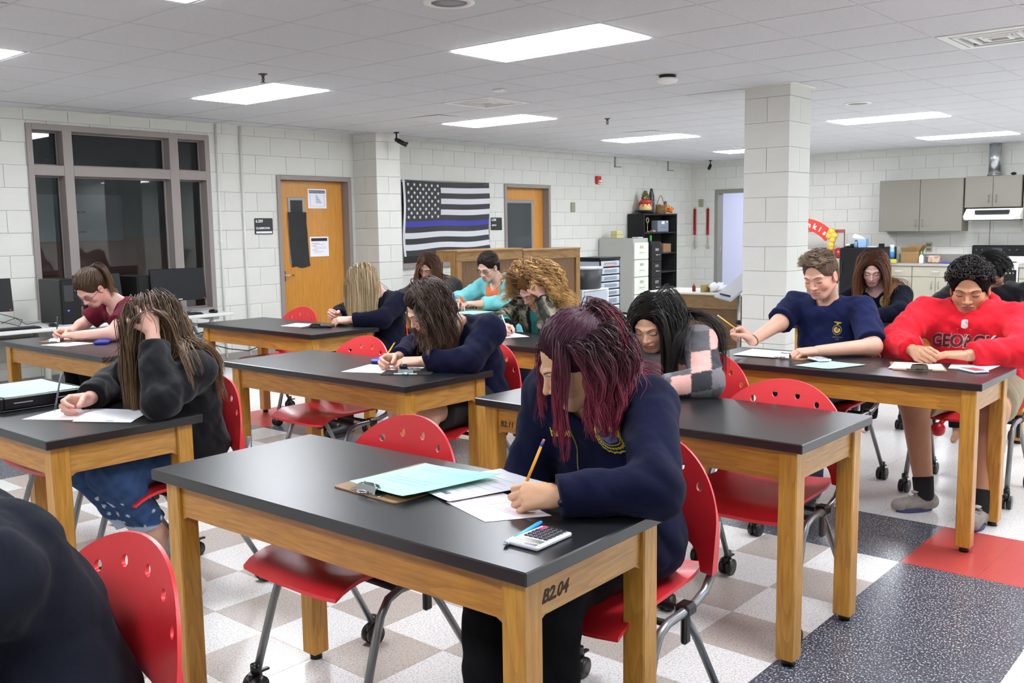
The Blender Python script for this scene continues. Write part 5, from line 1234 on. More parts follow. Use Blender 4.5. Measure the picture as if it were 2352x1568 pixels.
def ribbons(paths, rad, cols, flat=.55):
    """paths N,K,3 ; rad N,K ; cols N,K,3 -> 3-sided flattened tubes"""
    N, K, _ = paths.shape; T = np.zeros_like(paths); T[:, 1:-1] = paths[:, 2:] - paths[:, :-2]; T[:, 0] = paths[:, 1] - paths[:, 0]; T[:, -1] = paths[:, -1] - paths[:, -2]
    T /= np.linalg.norm(T, axis=2, keepdims=True) + 1e-9
    ref = rng.normal(size=(N, 1, 3)); A = np.cross(T, np.repeat(ref, K, 1)); A /= np.linalg.norm(A, axis=2, keepdims=True) + 1e-9; B = np.cross(T, A)
    V = []
    for k in range(3):
        an = 2 * math.pi * k / 3; V.append(paths + (A * math.cos(an) + B * math.sin(an) * flat) * rad[:, :, None])
    V = np.stack(V, 2).reshape(-1, 3); c = np.repeat(cols.reshape(N * K, 1, 3), 3, 1).reshape(-1, 3)
    base = (np.arange(N)[:, None] * K + np.arange(K - 1)[None]).reshape(-1) * 3; F = []
    for k in range(3): F.append(np.stack([base + k, base + (k + 1) % 3, base + 3 + (k + 1) % 3, base + 3 + k], 1))
    return V, np.concatenate(F), c

def sample_scalp(hd, n, test):
    out = []
    while len(out) < n:
        v = rng.normal(size=(n * 4, 3)); v /= np.linalg.norm(v, axis=1, keepdims=True)
        thr = np.interp(v[:, 1], [-1, -.4, 0, .3, .6, .9], [-.72, -.5, -.18, .10, .36, .52]); m = v[:, 2] > thr
        q = v * np.array([.074, .094, .081]) + np.array([0, -.016, .036]); q[:, 0] *= hd.w
        for a, b in zip(q[m], v[m]):
            if test is None or test(b): out.append(np.concatenate([a, b]))
            if len(out) >= n: break
    out = np.array(out); return out[:, :3], out[:, 3:]

class Person:
    def __init__(s, label, loc, hd, hip, shL, shR, elL, elR, wrL, wrR, handL, handR, skin='c99c86', kneeL=None, kneeR=None, ankL=None, ankR=None, bulk=1.0, sex='f', fwd=(0, -1)):
        s.root = wthing('person', label, 'person', (loc[0], loc[1], 0), group=None); s.o = np.array([loc[0], loc[1], 0.]); s.hd = hd; s.skin = np.array(lin(skin)[:3])
        A = lambda v: np.asarray(v, float); s.hip = A(hip) + [0, 0, .025]; s.sh = [A(shL), A(shR)]; s.el = [A(elL), A(elR)]; s.wr = [A(wrL), A(wrR)]; s.hands = [handL, handR]
        s.bulk = bulk; s.fw = nrm([fwd[0], fwd[1], 0]); s.rt = np.array([-s.fw[1], s.fw[0], 0]) ; s.lf = -np.cross(s.fw, [0, 0, 1]) ; s.lf = np.cross([0, 0, 1], s.fw)
        s.neck = (s.sh[0] + s.sh[1]) / 2 + np.array([0, 0, .035]) - s.fw * .015
        s.skull = hd.wor((0, -.028, -.055))
        z = .50; 
        s.kn = [A(kneeL) if kneeL is not None else s.hip + s.lf * .10 + s.fw * .42 + [0, 0, -.01], A(kneeR) if kneeR is not None else s.hip - s.lf * .10 + s.fw * .42 + [0, 0, -.01]]
        s.an = [A(ankL) if ankL is not None else np.array([*(s.kn[0][:2] + s.fw[:2] * .02), .085]), A(ankR) if ankR is not None else np.array([*(s.kn[1][:2] + s.fw[:2] * .02), .085])]
        s.sleeve = [1.0, 1.0]; s.cloth = None; s.gon = True
    # torso+limbs, grown by g
    def torso(s, P, g):
        b = s.bulk; hip, nk = s.hip, s.neck; w = s.lf
        d = cap(P, hip + w * .065 * b, hip - w * .065 * b, .115 * b + g, .115 * b + g)
        mid = hip * .55 + nk * .45 - s.fw * .02; ch = hip * .22 + nk * .78 - s.fw * .0
        for q in (w, -w):
            d = smin(d, cap(P, hip + q * .055 * b, mid + q * .045 * b, .105 * b + g, .095 * b + g), .05)
            d = smin(d, cap(P, mid + q * .045 * b, ch + q * .065 * b, .095 * b + g, .092 * b + g), .05)
        for i in range(2): d = smin(d, cap(P, ch * .4 + nk * .6 - [0, 0, .03], s.sh[i] - [0, 0, .012], .062 * b + g, .050 * b + g), .045)
        return d
    def arm(s, P, i, g, end=1.0, gw=None, k=.03):
        b = s.bulk; gw = g if gw is None else gw
        d = cap(P, s.sh[i], s.el[i], .050 * b + g, .040 * b + g)
        wr = s.el[i] + (s.wr[i] - s.el[i]) * end
        d = smin(d, cap(P, s.el[i], wr, .041 * b + g, .027 * (.5 + .5 * b) + gw), k); return d
    def legs(s, P, g, endr=.036):
        b = s.bulk; d = None
        for i, q in enumerate((1, -1)):
            e = cap(P, s.hip + s.lf * .08 * q * b, s.kn[i], .088 * b + g, .058 * b + g); e = smin(e, cap(P, s.kn[i], s.an[i], .056 * b + g, endr * (.5 + .5 * b) + g), .03)
            d = e if d is None else smin(d, e, .015)
        return d
    def neckf(s, P, g=0): 
        return cap(P, s.neck - [0, 0, .03], s.skull, .056 * (.6 + .4 * s.bulk) + g, .052 + g)
    def bodyfield(s, P):
        d = smin(s.torso(P, -.006), s.neckf(P), .03)
        for i in range(2): d = smin(d, s.arm(P, i, -.003 if s.sleeve[i] > .6 else 0), .03)
        d = smin(d, s.legs(P, -.006 if getattr(s, 'trou', True) else 0), .03)
        for i, q in enumerate((1, -1)): d = smin(d, cap(P, s.an[i] - [0, 0, .045], s.an[i] + nrm([*getattr(s, 'foot', [s.fw[:2]] * 2)[i], 0]) * .09 + [0, 0, -.068], .028, .018), .02)
        return d
    def simple(s, P):     # for hair collisions
        d = smin(s.hd.field(P, False), s.neckf(P), .02); d = smin(d, s.torso(P, .022), .02)
        for i in range(2): d = smin(d, s.arm(P, i, .016), .02)
        gd = getattr(s, 'guard', None)
        if gd is not None and s.gon: d = np.minimum(d, ell(s.hd.loc(P).astype(f32), gd[:3], gd[3:]) * s.hd.S)
        return d
    def W(s, V): return np.asarray(V) - s.o
    def build_body(s, hh=.0028, hb=.009):
        allV, allF, allC = [], [], []; n0 = 0
        pts = np.array([s.hip, s.neck, *s.sh, *s.el, *s.wr, *s.kn, *s.an, s.skull]); lo, hi = pts.min(0) - .19, pts.max(0) + .17; lo[2] = max(lo[2], -.01)
        V, F = isosurf(lambda P: s.bodyfield(P), lo, hi, hb); allV.append(V); allF.append(F); allC.append(s.tint(V, None)); n0 = len(V)
        r = .155 * s.hd.S; hf = lambda P: smin(s.hd.field(P), s.neckf(P), .022)
        V, F = isosurf(hf, s.hd.H - [r, r, r], s.hd.H + [r, r, r], hh)
        allV.append(V); allF.append(F + n0); allC.append(s.tint(V, s.hd)); n0 += len(V); s.tips = [None, None]
        for i in range(2):
            if s.hands[i] is None: continue
            D, N, T, pose = s.hands[i][:4]; sc = s.hands[i][4] if len(s.hands[i]) > 4 else 1.0
            caps, tips = hand_caps(s.wr[i], D, N, T, pose, sc); s.tips[i] = tips
            def hfn(P, caps=caps, i=i):
                d = cap(P, s.el[i] * .25 + s.wr[i] * .75, s.wr[i], .031, .0255)
                for (a, b, r1, r2, k) in caps[:5]: d = smin(d, cap(P, a, b, r1, r2), k)
                for (a, b, r1, r2, k) in caps[5:]: d = smin(d, cap(P, a, b, r1, r2), k)
                return d
            q = np.array([c[0] for c in caps] + [c[1] for c in caps] + [s.wr[i]]); V, F = isosurf(hfn, q.min(0) - .04, q.max(0) + .03, .0028)
            allV.append(V); allF.append(F + n0); n0 += len(V); c = np.tile(s.skin, (len(V), 1)); 
            kd = np.min([np.linalg.norm(V - np.asarray(t), axis=1) for t in tips], 0); c = c * (1 + np.exp(-(kd / .014) ** 2)[:, None] * np.array([.12, -.10, -.06])); allC.append(c)
        V = np.concatenate(allV); F = np.concatenate(allF); c = np.concatenate(allC)
        return put('body', np_mesh('body', s.W(V), F, skin_mat(), np.clip(c, 0, 1)), s.root)
    def tint(s, V, hd):
        c = np.tile(s.skin, (len(V), 1))
        if hd is None: return c
        q = hd.loc(V.astype(f32)); l, f, u = q[:, 0] / hd.w, q[:, 1], q[:, 2]; al = np.abs(l)
        g = lambda a, b, c_, ra, rb: np.exp(-((a - b) / ra) ** 2 - ((c_[0] - c_[1]) / rb) ** 2) * (f > 0)
        blush = g(al, .040, (u, -.032), .016, .016) * getattr(s, 'blush', .5) + g(al, 0, (u, -.034), .010, .012) * .5 + np.exp(-((al - .075) / .012) ** 2) * .5
        c = c * (1 + blush[:, None] * np.array([.10, -.22, -.20]))
        lip = (((l / .0235) ** 2 + ((u + .0622) / .0088) ** 2) < 1) & (f > .06); c[lip] = np.array(getattr(s, 'lip', lin('b06a66')[:3]))
        seam = (np.abs(u + .0620) < .0012) & (al < .0215) & (f > .06); c[seam] *= .55
        lid = g(al, .031, (u, .004), .014, .007) * .35; c = c * (1 - lid[:, None] * np.array([.25, .35, .3]))
        nos = ((al - .006) ** 2 + (u + .0445) ** 2 < .0035 ** 2) & (f > .07); c[nos] *= .35
        sb = getattr(s, 'stubble', 0)
        if sb: m = np.clip((-.045 - u) / .02, 0, 1) * (f > 0) * sb; c = c * (1 - m[:, None] * np.array([.2, .2, .18]))
        return c
    def face_lines(s, brow='3a2a20', open_=0.0, bw=.0034):
        hd = s.hd; mb = MB()
        for sg in (1, -1):
            t = np.linspace(0, 1, 9); l = sg * (.013 + .034 * t) * hd.w; u = .0165 + .0065 * np.sin(t * 2.4) - .003 * t
            p = hd.wor(hd.surf(l, u) + [0, .0006, 0]); mb.tube([s.W(x) for x in p], [bw * k * hd.S for k in (.6, .9, 1, 1, .95, .85, .7, .5, .25)], 6, flat=.6)
        put('eyebrows', mb.mesh('eyebrows', mat('brow_' + brow, brow, .8)), s.root)
        mb = MB()
        for sg in (1, -1):
            t = np.linspace(-1, 1, 9); l = sg * (.031 + .0145 * t) * hd.w; u = -.0045 - .0042 * (1 - t * t) + .001 * t
            p = hd.wor(hd.surf(l, u) + [0, .0004, 0]); mb.tube([s.W(x) for x in p], [.0012 * hd.S * k for k in (.5, .9, 1.2, 1.3, 1.4, 1.4, 1.4, 1.2, .6)], 5)
            t = np.linspace(-.8, .9, 6); l = sg * (.031 + .0145 * t) * hd.w; u = .0065 + .002 * (1 - t * t)
            p = hd.wor(hd.surf(l, u) + [0, .0001, 0]); mb.tube([s.W(x) for x in p], [.0007 * hd.S] * 6, 4)
        put('eyelashes', mb.mesh('eyelashes', mat('lash', '241a18', .7)), s.root)
    def glasses(s, col='2a2a30'):
        hd = s.hd; g = MB(); ln = MB(); W = lambda q: s.W(hd.wor(q))
        for sg in (1, -1):
            ring = [W((sg * .0345 + .0245 * math.cos(a), .092 - .012 * abs(sg * .0345 + .0245 * math.cos(a)) / .05, -.006 + .018 * math.sin(a))) for a in [2 * math.pi * k / 20 for k in range(20)]]
            g.tube(ring, .0015, 6, closed=True); ln.add(ring, [tuple(range(20))])
            g.tube([W((sg * .058, .082, -.002)), W((sg * .074, .06, -.002)), W((sg * .080, .01, -.002)), W((sg * .079, -.012, -.010))], .0015, 6)
        g.tube([W((-.011, .092, -.003)), W((0, .095, .0)), W((.011, .092, -.003))], .0014, 6)
        o = put('glasses', g.mesh('glasses', mat('specs_' + col, col, .3, .4)), s.root); l_ = put('lens', ln.mesh('lens', glass('lens_glass', 'f4f4f4', .2)), o)
    # ---- clothes
    def cloth_field(s, g=.016, sleeve=(1, 1), hem=-.05, neckr=.018, wr_g=.016, fold=.006, seed=1.0, body=True, loose=0, upto=None):
        def fn(P):
            n = fold * (.55 * (1 - 2 * np.abs(noise3(P, 15, seed))) + .45 * noise3(P, 34, seed + 3) + .15 * noise3(P, 80, seed))
            d = s.torso(P, g)
            if hem is not None: d = smax(d, (s.hip[2] + hem) - P[:, 2], .01)
            nk = cap(P, s.neck - [0, 0, .045] + s.fw * .01, s.neck + (s.skull - s.neck) * 2.2 + [0, 0, .02], .056 + neckr, .075 + neckr)
            d = smax(d, -nk, .008)
            for i in range(2):
                if sleeve[i] <= 0: continue
                if sleeve[i] < .5:
                    e = s.sh[i] + (s.el[i] - s.sh[i]) * sleeve[i] * 2; a = cap(P, s.sh[i], s.el[i], .052 * s.bulk + g, .050 * s.bulk + g + loose); dr = nrm(s.el[i] - s.sh[i])
                    a = smax(a, (P - e.astype(f32)) @ dr.astype(f32), .004)
                else:
                    a = s.arm(P, i, g + .004, 1.25, wr_g); e = s.el[i] + (s.wr[i] - s.el[i]) * sleeve[i]; dr = nrm(s.wr[i] - s.el[i]); cut = (P - e.astype(f32)) @ dr.astype(f32)
                    farel = cap(P, s.el[i], s.wr[i] + dr * .15, .12, .12); a = np.where(farel < 0, smax(a, cut, .004), a)
                d = smin(d, a, .035)
            return d + n
        return fn
    def mesh_cloth(s, name, fn, m, h=.008, colfn=None, lo=None, hi=None, pts=None):
        pts = np.array([s.hip, s.neck, *s.sh, *s.el, *s.wr]) if pts is None else np.array(pts); lo, hi = pts.min(0) - .19, pts.max(0) + .17
        V, F = isosurf(fn, lo, hi, h); c = colfn(V) if colfn else None
        return put(name, np_mesh(name, s.W(V), F, m, c), s.root)
    def trousers(s, m, g=.014, shin=1.0, name='trousers', seed=2.0, h=.009, colfn=None, fold=.005):
        def fn(P):
            b = s.bulk; d = cap(P, s.hip + s.lf * .06 * b, s.hip - s.lf * .06 * b, .122 * b + .002, .122 * b + .002)
            for i, q in enumerate((1, -1)):
                e = cap(P, s.hip + s.lf * .08 * q * b, s.kn[i], .088 * b + g, .060 * b + g)
                if shin > 0:
                    end = s.kn[i] + (s.an[i] - s.kn[i]) * shin; e2 = cap(P, s.kn[i], s.an[i], .060 * b + g, .042 + g); dr = nrm(s.an[i] - s.kn[i]); e2 = smax(e2, (P - end.astype(f32)) @ dr.astype(f32), .004); e = smin(e, e2, .03)
                else:
                    dr = nrm(s.kn[i] - s.hip); e = smax(e, (P - (s.hip + (s.kn[i] - s.hip) * (1 + shin)).astype(f32)) @ dr.astype(f32), .004)
                d = smin(d, e, .02)
            return smax(d, P[:, 2] - (s.hip[2] + .12), .01) + fold * noise3(P, 30, seed)
        return s.mesh_cloth(name, fn, m, h, colfn, pts=[s.hip + [0, 0, .1], *s.kn, *s.an, s.hip - s.fw * .05])
    def shoes(s, m, sole=None):
        for i in range(2):
            a = s.an[i]; d = nrm([*getattr(s, 'foot', [s.fw[:2]] * 2)[i], 0]); up = np.array([0, 0, 1.]); z0 = .0
            def fn(P, a=a):
                hl = np.array([a[0], a[1], .045]); e = cap(P, hl - d * .035, hl + d * .135 + up * -.012, .040, .034); e = smin(e, cap(P, hl, a + up * -.01, .038, .036), .03)
                return smax(e, .012 - P[:, 2], .006)
            o = s.mesh_cloth('shoe', fn, m, .006, pts=[a - d * .03, a + d * .16 - up * .04]); 
            b = MB(); pl_ = []
            for k in range(20):
                t = 2 * math.pi * k / 20; pl_.append((.095 * math.cos(t) + .05, (.038 + .008 * math.cos(t)) * math.sin(t)))
            b.prism(pl_, (s.W(np.array([a[0], a[1], .001])), d, np.cross([0, 0, 1], d)), .020); so = put('sole', b.mesh('sole', sole or mat('sole_dark', '2a2a30', .6)), o)
    def collar(s, m, name='collar', r=.072, up=.032, out=.035, gap=.45, drop=.02, th=.004, front=.02):
        ax = nrm(s.skull - s.neck); ax = nrm(ax * .45 + np.array([0, 0, 1]) * .55); fw = nrm(s.fw - ax * np.dot(s.fw, ax)); sd = np.cross(ax, fw); c0 = s.neck - ax * .005
        n = 30; V = []
        for k in range(n + 1):
            a = gap + (2 * math.pi - 2 * gap) * k / n; dr = fw * math.cos(a) + sd * math.sin(a); fr = max(0, math.cos(a)); low = front * fr
            rr = r * (1 + .08 * fr); V += [c0 + dr * rr - ax * (.012 + low), c0 + dr * rr * .97 + ax * (up - low), c0 + dr * (rr + .006) + ax * (up + .004 - low), c0 + dr * (rr + out) - ax * (drop + low * 1.2)]
            V += [c0 + dr * (rr + out - .003) - ax * (drop + low * 1.2 + .004), c0 + dr * (rr + .001) + ax * (up - .002 - low)]
        F = [(k * 6 + j, k * 6 + (j + 1) % 6, k * 6 + 6 + (j + 1) % 6, k * 6 + 6 + j) for k in range(n) for j in range(6)]
        mb = MB(); mb.add([s.W(v) for v in V], F + [tuple(range(6))[::-1], tuple(n * 6 + j for j in range(6))], 0, True); return put(name, mb.mesh(name, m), s.root)
    def project(s, fn, P, n, off=.0015):
        n = nrm(n); P = np.asarray(P, float) + n * .12
        for _ in range(60): d = fn(P.astype(f32)); P = P - n * np.clip(d, -.02, .03)[:, None] * .7
        return P + n * off
    # ---- hair
    def cap_mesh(s, root, grow=1.0, fr=0.004, side=.004, mat_=None, cols=None, low=0):
        hd = s.hd
        def fn(P):
            q = hd.loc(P).astype(f32); q[:, 0] /= hd.w
            d = ell(q, (0, -.018, .037), (.080 * grow, .101 * grow, .088 * grow)); d = smin(d, ell(q, (0, -.052, -.030), (.064, .056, .066)), .03)
            qa = q.copy(); qa[:, 0] = np.abs(qa[:, 0])
            cut = ell(q, (0, .115, -.048 + fr), (.073 + side, .082, .128)); d = smax(d, -cut, .01)
            d = smax(d, -ell(qa, (.085, .03, -.075), (.04, .062, .06)), .01)
            return (d + .0016 * np.sin(q[:, 0] * 900 + 4 * np.sin(q[:, 2] * 60))) * hd.S
        r = .15 * hd.S; V, F = isosurf(fn, hd.H - r, hd.H + r, .004); c = np.tile(np.array(lin(root)[:3]), (len(V), 1))
        c = c * .7 * (.8 + .4 * (noise3(hd.loc(V.astype(f32)) * np.array([1, .15, .15]), 220)[:, None] * .5 + .5)); return s.W(V), F, c
    def strands(s, n, L, seg, r, c_root, c_tip, grav=.35, part=0.0, back=.3, vol=(.003, .018), wave=(0, 1), test=None, stiff=0, grad=1.0, jit=.12, side=.8, sweep=None, tip=.25, start=None, v0=None, Lvar=.25, var=.25, mix=None, clump=.6, per=13, rough=.012):
        hd = s.hd
        if start is None: q, nv = sample_scalp(hd, n, test); p = hd.wor(q)
        else: p, q = start; n = len(p); nv = q
        if v0 is None:
            sg = np.where(nv[:, 0] > part, 1.0, -1.0); v = np.stack([sg * side, -back * np.ones(n), np.full(n, .05)], 1) + rng.normal(size=(n, 3)) * jit
            if sweep is not None: v = np.asarray(sweep)[None] + rng.normal(size=(n, 3)) * jit
            v = v @ hd.M.T
        else: v = v0.copy()
        v /= np.linalg.norm(v, axis=1, keepdims=True); off = vol[0] + (vol[1] - vol[0]) * rng.random(n) ** 1.5; Ln = L * (1 - Lvar * rng.random(n)); step = Ln / seg
        path = [p.copy()]; g = np.array([0, 0, -1.0]); e = .004
        for k in range(seg):
            gg = (1 - np.exp(-step * grav / .0075))[:, None]; v = v * (1 - gg) + g * gg + rng.normal(size=(n, 3)) * rough; v /= np.linalg.norm(v, axis=1, keepdims=True)
            p = p + v * step[:, None]
            for _ in range(2):
                P = p.astype(f32); d = s.simple(P) - off; m = d < 0
                if m.any():
                    Pm = P[m]; gr = np.stack([s.simple(Pm + np.eye(3, dtype=f32)[a] * e) - s.simple(Pm - np.eye(3, dtype=f32)[a] * e) for a in range(3)], 1); gr /= np.linalg.norm(gr, axis=1, keepdims=True) + 1e-9
                    p[m] -= gr * d[m][:, None] * .9; vn = (v[m] * gr).sum(1); v[m] -= gr * np.minimum(vn, 0)[:, None]; v[m] /= np.linalg.norm(v[m], axis=1, keepdims=True) + 1e-9
            p[:, 2] = np.maximum(p[:, 2], getattr(s, 'minz', .46)); path.append(p.copy())
        path = np.stack(path, 1); K = seg + 1; t = np.linspace(0, 1, K)[None, :, None]
        ng = max(6, n // per); gi = rng.choice(n, ng, replace=False); own = np.empty(n, int)
        for a in range(0, n, 400): own[a:a + 400] = np.argmin(((path[a:a + 400, None, 0] - path[None, gi, 0]) ** 2).sum(2) + .5 * ((path[a:a + 400, None, K // 2] - path[None, gi, K // 2]) ** 2).sum(2), 1)
        gp = path[gi[own]]; cl_ = clump * np.clip(t * 1.6, 0, 1); path = path * (1 - cl_) + (gp + (path[:, :1] - gp[:, :1]) * .25) * cl_; crnd = rng.random(ng)[own][:, None, None]
        if wave[0] > 0:
            ph = (rng.random(ng)[own] * 6.28 + rng.normal(size=n) * .35)[:, None, None]; fq = wave[1] * (.8 + .4 * rng.random(ng)[own][:, None, None]); arc = t * Ln[:, None, None]
            a1 = nrm(rng.normal(size=3)); e1 = np.cross(hd.U, s.fw); amp = wave[0] * np.minimum(1, t * 4)
            path = path + amp * (np.sin(arc * fq * 6.28 + ph) * e1 + np.cos(arc * fq * 6.28 + ph) * (s.fw * .7 + .3 * a1))
        cr, ct = np.array(lin(c_root)[:3]), np.array(lin(c_tip)[:3]); tt = t ** grad
        cc = cr * (1 - tt) + ct * tt; cc = cc * (1 - var + 2 * var * (.65 * crnd + .35 * rng.random((n, 1, 1))))
        if mix is not None: mm = (.6 * crnd + .4 * rng.random((n, 1, 1))) < mix[1]; cc = np.where(mm, np.array(lin(mix[0])[:3]) * (1 - var + 2 * var * rng.random((n, 1, 1))), cc)
        rad = r * (.7 + .6 * rng.random((n, 1))) * (1 - (1 - tip) * np.linspace(0, 1, K)[None] ** 2)
        return ribbons(path - s.o, rad, cc)
    def to_tie(s, n, tie, r, col, test=None, lift=.006, K=9, col2=None):
        """combed strands running over the scalp to a tie point"""
        hd = s.hd; q, nv = sample_scalp(hd, n, test); tie = np.asarray(tie, float); path = []
        for k in range(K):
            t = k / (K - 1); p = q * (1 - t) + tie * t; c = np.array([0, -.016, .036]); d = (p - c) / np.array([.074 * hd.w, .094, .081]); d /= np.linalg.norm(d, axis=1, keepdims=True) + 1e-9
            surf = c + d * (np.array([.074 * hd.w, .094, .081]) + .004 + lift * math.sin(math.pi * min(1, t * 1.1)) + .006 * rng.random((n, 1)) * math.sin(math.pi * t)); w = min(1, (1 - t) * 6); p = surf * w + tie * (1 - w) + rng.normal(size=p.shape) * .0006; path.append(hd.wor(p))
        path = np.stack(path, 1); cc = np.array(lin(col)[:3]) * (.75 + .5 * rng.random((n, 1, 1))) * np.ones((1, K, 1)); 
        if col2: t = np.linspace(0, 1, K)[None, :, None]; cc = cc * (1 - .5 * t) + .5 * t * np.array(lin(col2)[:3])
        return ribbons(path - s.o, r * np.ones((n, K)), cc)
    def tail(s, n, tie, v, L, seg, r, c1, c2, spread=.014, grav=.18, **kw):
        hd = s.hd; q = np.asarray(tie, float) + rng.normal(size=(n, 3)) * spread * .5; p = hd.wor(q); vv = (np.asarray(v, float)[None] + rng.normal(size=(n, 3)) * .16) @ hd.M.T; vv /= np.linalg.norm(vv, axis=1, keepdims=True)
        return s.strands(n, L, seg, r, c1, c2, grav=grav, start=(p, q), v0=vv, **kw)
    def hair(s, parts, name='hair'):
        V, F, c = [], [], []; n0 = 0
        for (v, f, k) in parts: V.append(v); F.append(f + n0); c.append(k); n0 += len(v)
        mi = np.concatenate([np.full(len(f), 1 if k == 0 else 0) for k, f in enumerate(F)])
        return put(name, np_mesh(name, np.concatenate(V), np.concatenate(F), [hair_mat(), mat('scalp_hair', '554433', .85, attr=True, spec=.1)], np.clip(np.concatenate(c), 0, 1), mi=mi), s.root)
# ------------------------------------------------------------ the people
Mnavy = mat('navy_corduroy', '0a0d2a', .85, noise=.18, nscale=7, bump=.35, bscale=500, sheen=.04, spec=.12)
Mnavy2 = mat('navy_corduroy_dark', '090c20', .85, noise=.18, nscale=7, bump=.35, bscale=400, sheen=.03, spec=.12)
Mblk = mat('black_cloth', '101115', .8, noise=.2, nscale=9, bump=.2, bscale=200, sheen=.15, spec=.12)
Mbtr = mat('black_trousers', '0f0f12', .85, bump=.2, bscale=200, spec=.12)
Mcollar = mat('white_collar', 'dfe2e6', .7)
Myel = mat('emblem_gold', 'cdb83a', .6); Mdkb = mat('emblem_navy', '161c40', .7); Mredd = mat('emblem_red', 'b5442c', .6); Mlb = mat('emblem_blue', '5566a8', .6)
def emblem(par, P, fn, c, u, v, n, w_, det=True, yel=Myel, name='emblem'):
    """round corn-ring emblem with an eagle on top, laid on the cloth"""
    u, v = nrm(u), nrm(v); R = w_ / 2; base = []
    def patch(pts, off, mi, mb):
        pr = P.project(fn, [c + u * a + v * b for a, b in pts], n, off); k = len(pr); cc = pr[1:].mean(0) if False else P.project(fn, [c + u * np.mean([p[0] for p in pts]) + v * np.mean([p[1] for p in pts])], n, off)[0]
        mb.add([P.W(q) for q in pr] + [P.W(cc)], [(i, (i + 1) % k, k) for i in range(k)], mi)
    mb = MB(); sc = [(R * (1 + .03 * math.cos(20 * a)) * .92 * math.cos(a), R * 1.02 * (1 + .03 * math.cos(20 * a)) * math.sin(a)) for a in [2 * math.pi * k / 60 for k in range(60)]]
    patch(sc, .0012, 0, mb); patch([(x * .93, y * .93) for x, y in sc], .0020, 1, mb)
    ring = lambda r, m=30: [(r * R * math.cos(2 * math.pi * k / m), r * R * math.sin(2 * math.pi * k / m)) for k in range(m)]
    if det:
        for k in range(34):
            a = 2 * math.pi * k / 34; x, y = .80 * R * .94 * math.cos(a), .80 * R * math.sin(a); s_ = R * .068
            patch([(x + s_ * math.cos(q), y + s_ * math.sin(q)) for q in [0, 1.05, 2.1, 3.14, 4.2, 5.2]], .0027, 0, mb)
        patch(ring(.68), .0025, 0, mb); patch(ring(.63), .0031, 1, mb)
        patch([(.58 * R * math.cos(a), .58 * R * math.sin(a)) for a in np.linspace(.12, math.pi - .12, 14)], .0036, 0, mb)
        for k in range(9):
            a = .3 + .27 * k; patch([(0, .02 * R), (.55 * R * math.cos(a), .55 * R * math.sin(a)), (.55 * R * math.cos(a + .12), .55 * R * math.sin(a + .12))], .0040, 2, mb)
        patch([(-.56 * R, -.05 * R), (.56 * R, -.05 * R), (.45 * R, -.38 * R), (0, -.58 * R), (-.45 * R, -.38 * R)], .0036, 3, mb)
        patch([(-.22 * R, .12 * R), (.1 * R, .2 * R), (.16 * R, -.1 * R), (.02 * R, -.22 * R), (-.25 * R, -.12 * R)], .0042, 1, mb)
        patch([(-.5 * R, .28 * R), (.5 * R, .28 * R), (.42 * R, .50 * R), (-.42 * R, .50 * R)], .0045, 1, mb)
    else: patch(ring(.62), .0026, 0, mb); patch(ring(.35, 12), .0032, 2, mb)
    # eagle
    e = R * 1.02; patch([(-.15 * R, e), (-.05 * R, e + .28 * R), (-.42 * R, e + .42 * R), (-.80 * R, e + .62 * R), (-.30 * R, e + .68 * R), (.0, e + .60 * R), (.12 * R, e + .70 * R), (.30 * R, e + .60 * R), (.95 * R, e + .55 * R), (.62 * R, e + .32 * R), (.28 * R, e + .25 * R), (.16 * R, e)], .0016, 0, mb)
    if det: patch([(-.05 * R, e + .08 * R), (.0, e + .3 * R), (-.45 * R, e + .52 * R), (.1 * R, e + .56 * R), (.62 * R, e + .46 * R), (.2 * R, e + .3 * R), (.1 * R, e + .08 * R)], .0024, 1, mb)
    if det:
        tb = MB(); tb.text('FFA', R * .24, ((0, 0, 0), X3, Y3), 0, 0, 'CENTER', bold=.0006); pr = P.project(fn, [c + u * q[0] + v * (q[1] + .30 * R) for q in tb.v], n, .0052); mb.add([P.W(q) for q in pr], tb.f, 0)
    return put(name, mb.mesh(name, [yel, Mdkb, Mredd, Mlb]), par)
def cloth_text(P, par, fn, s_, size, c, u, v, n, m_, off=.002, wd=None, name='lettering', bold=0, shear=0):
    tb = MB(); tb.text(s_, size, ((0, 0, 0), X3, Y3), 0, 0, 'CENTER', wd=wd, bold=bold, shear=shear); pr = P.project(fn, [np.asarray(c) + nrm(u) * q[0] + nrm(v) * q[1] for q in tb.v], n, off)
    mb = MB(); mb.add([P.W(q) for q in pr], tb.f, 0); return put(name, mb.mesh(name, m_), par)
def zipper(P, par, fn, m_, c0, c1, n, w_=.005):
    t = np.linspace(0, 1, 14)[:, None]; pr = P.project(fn, np.asarray(c0) * (1 - t) + np.asarray(c1) * t, n, .001); mb = MB(); mb.tube([P.W(q) for q in pr], w_, 6, flat=.5); return put('zip', mb.mesh('zip', m_), par)
PENC = []
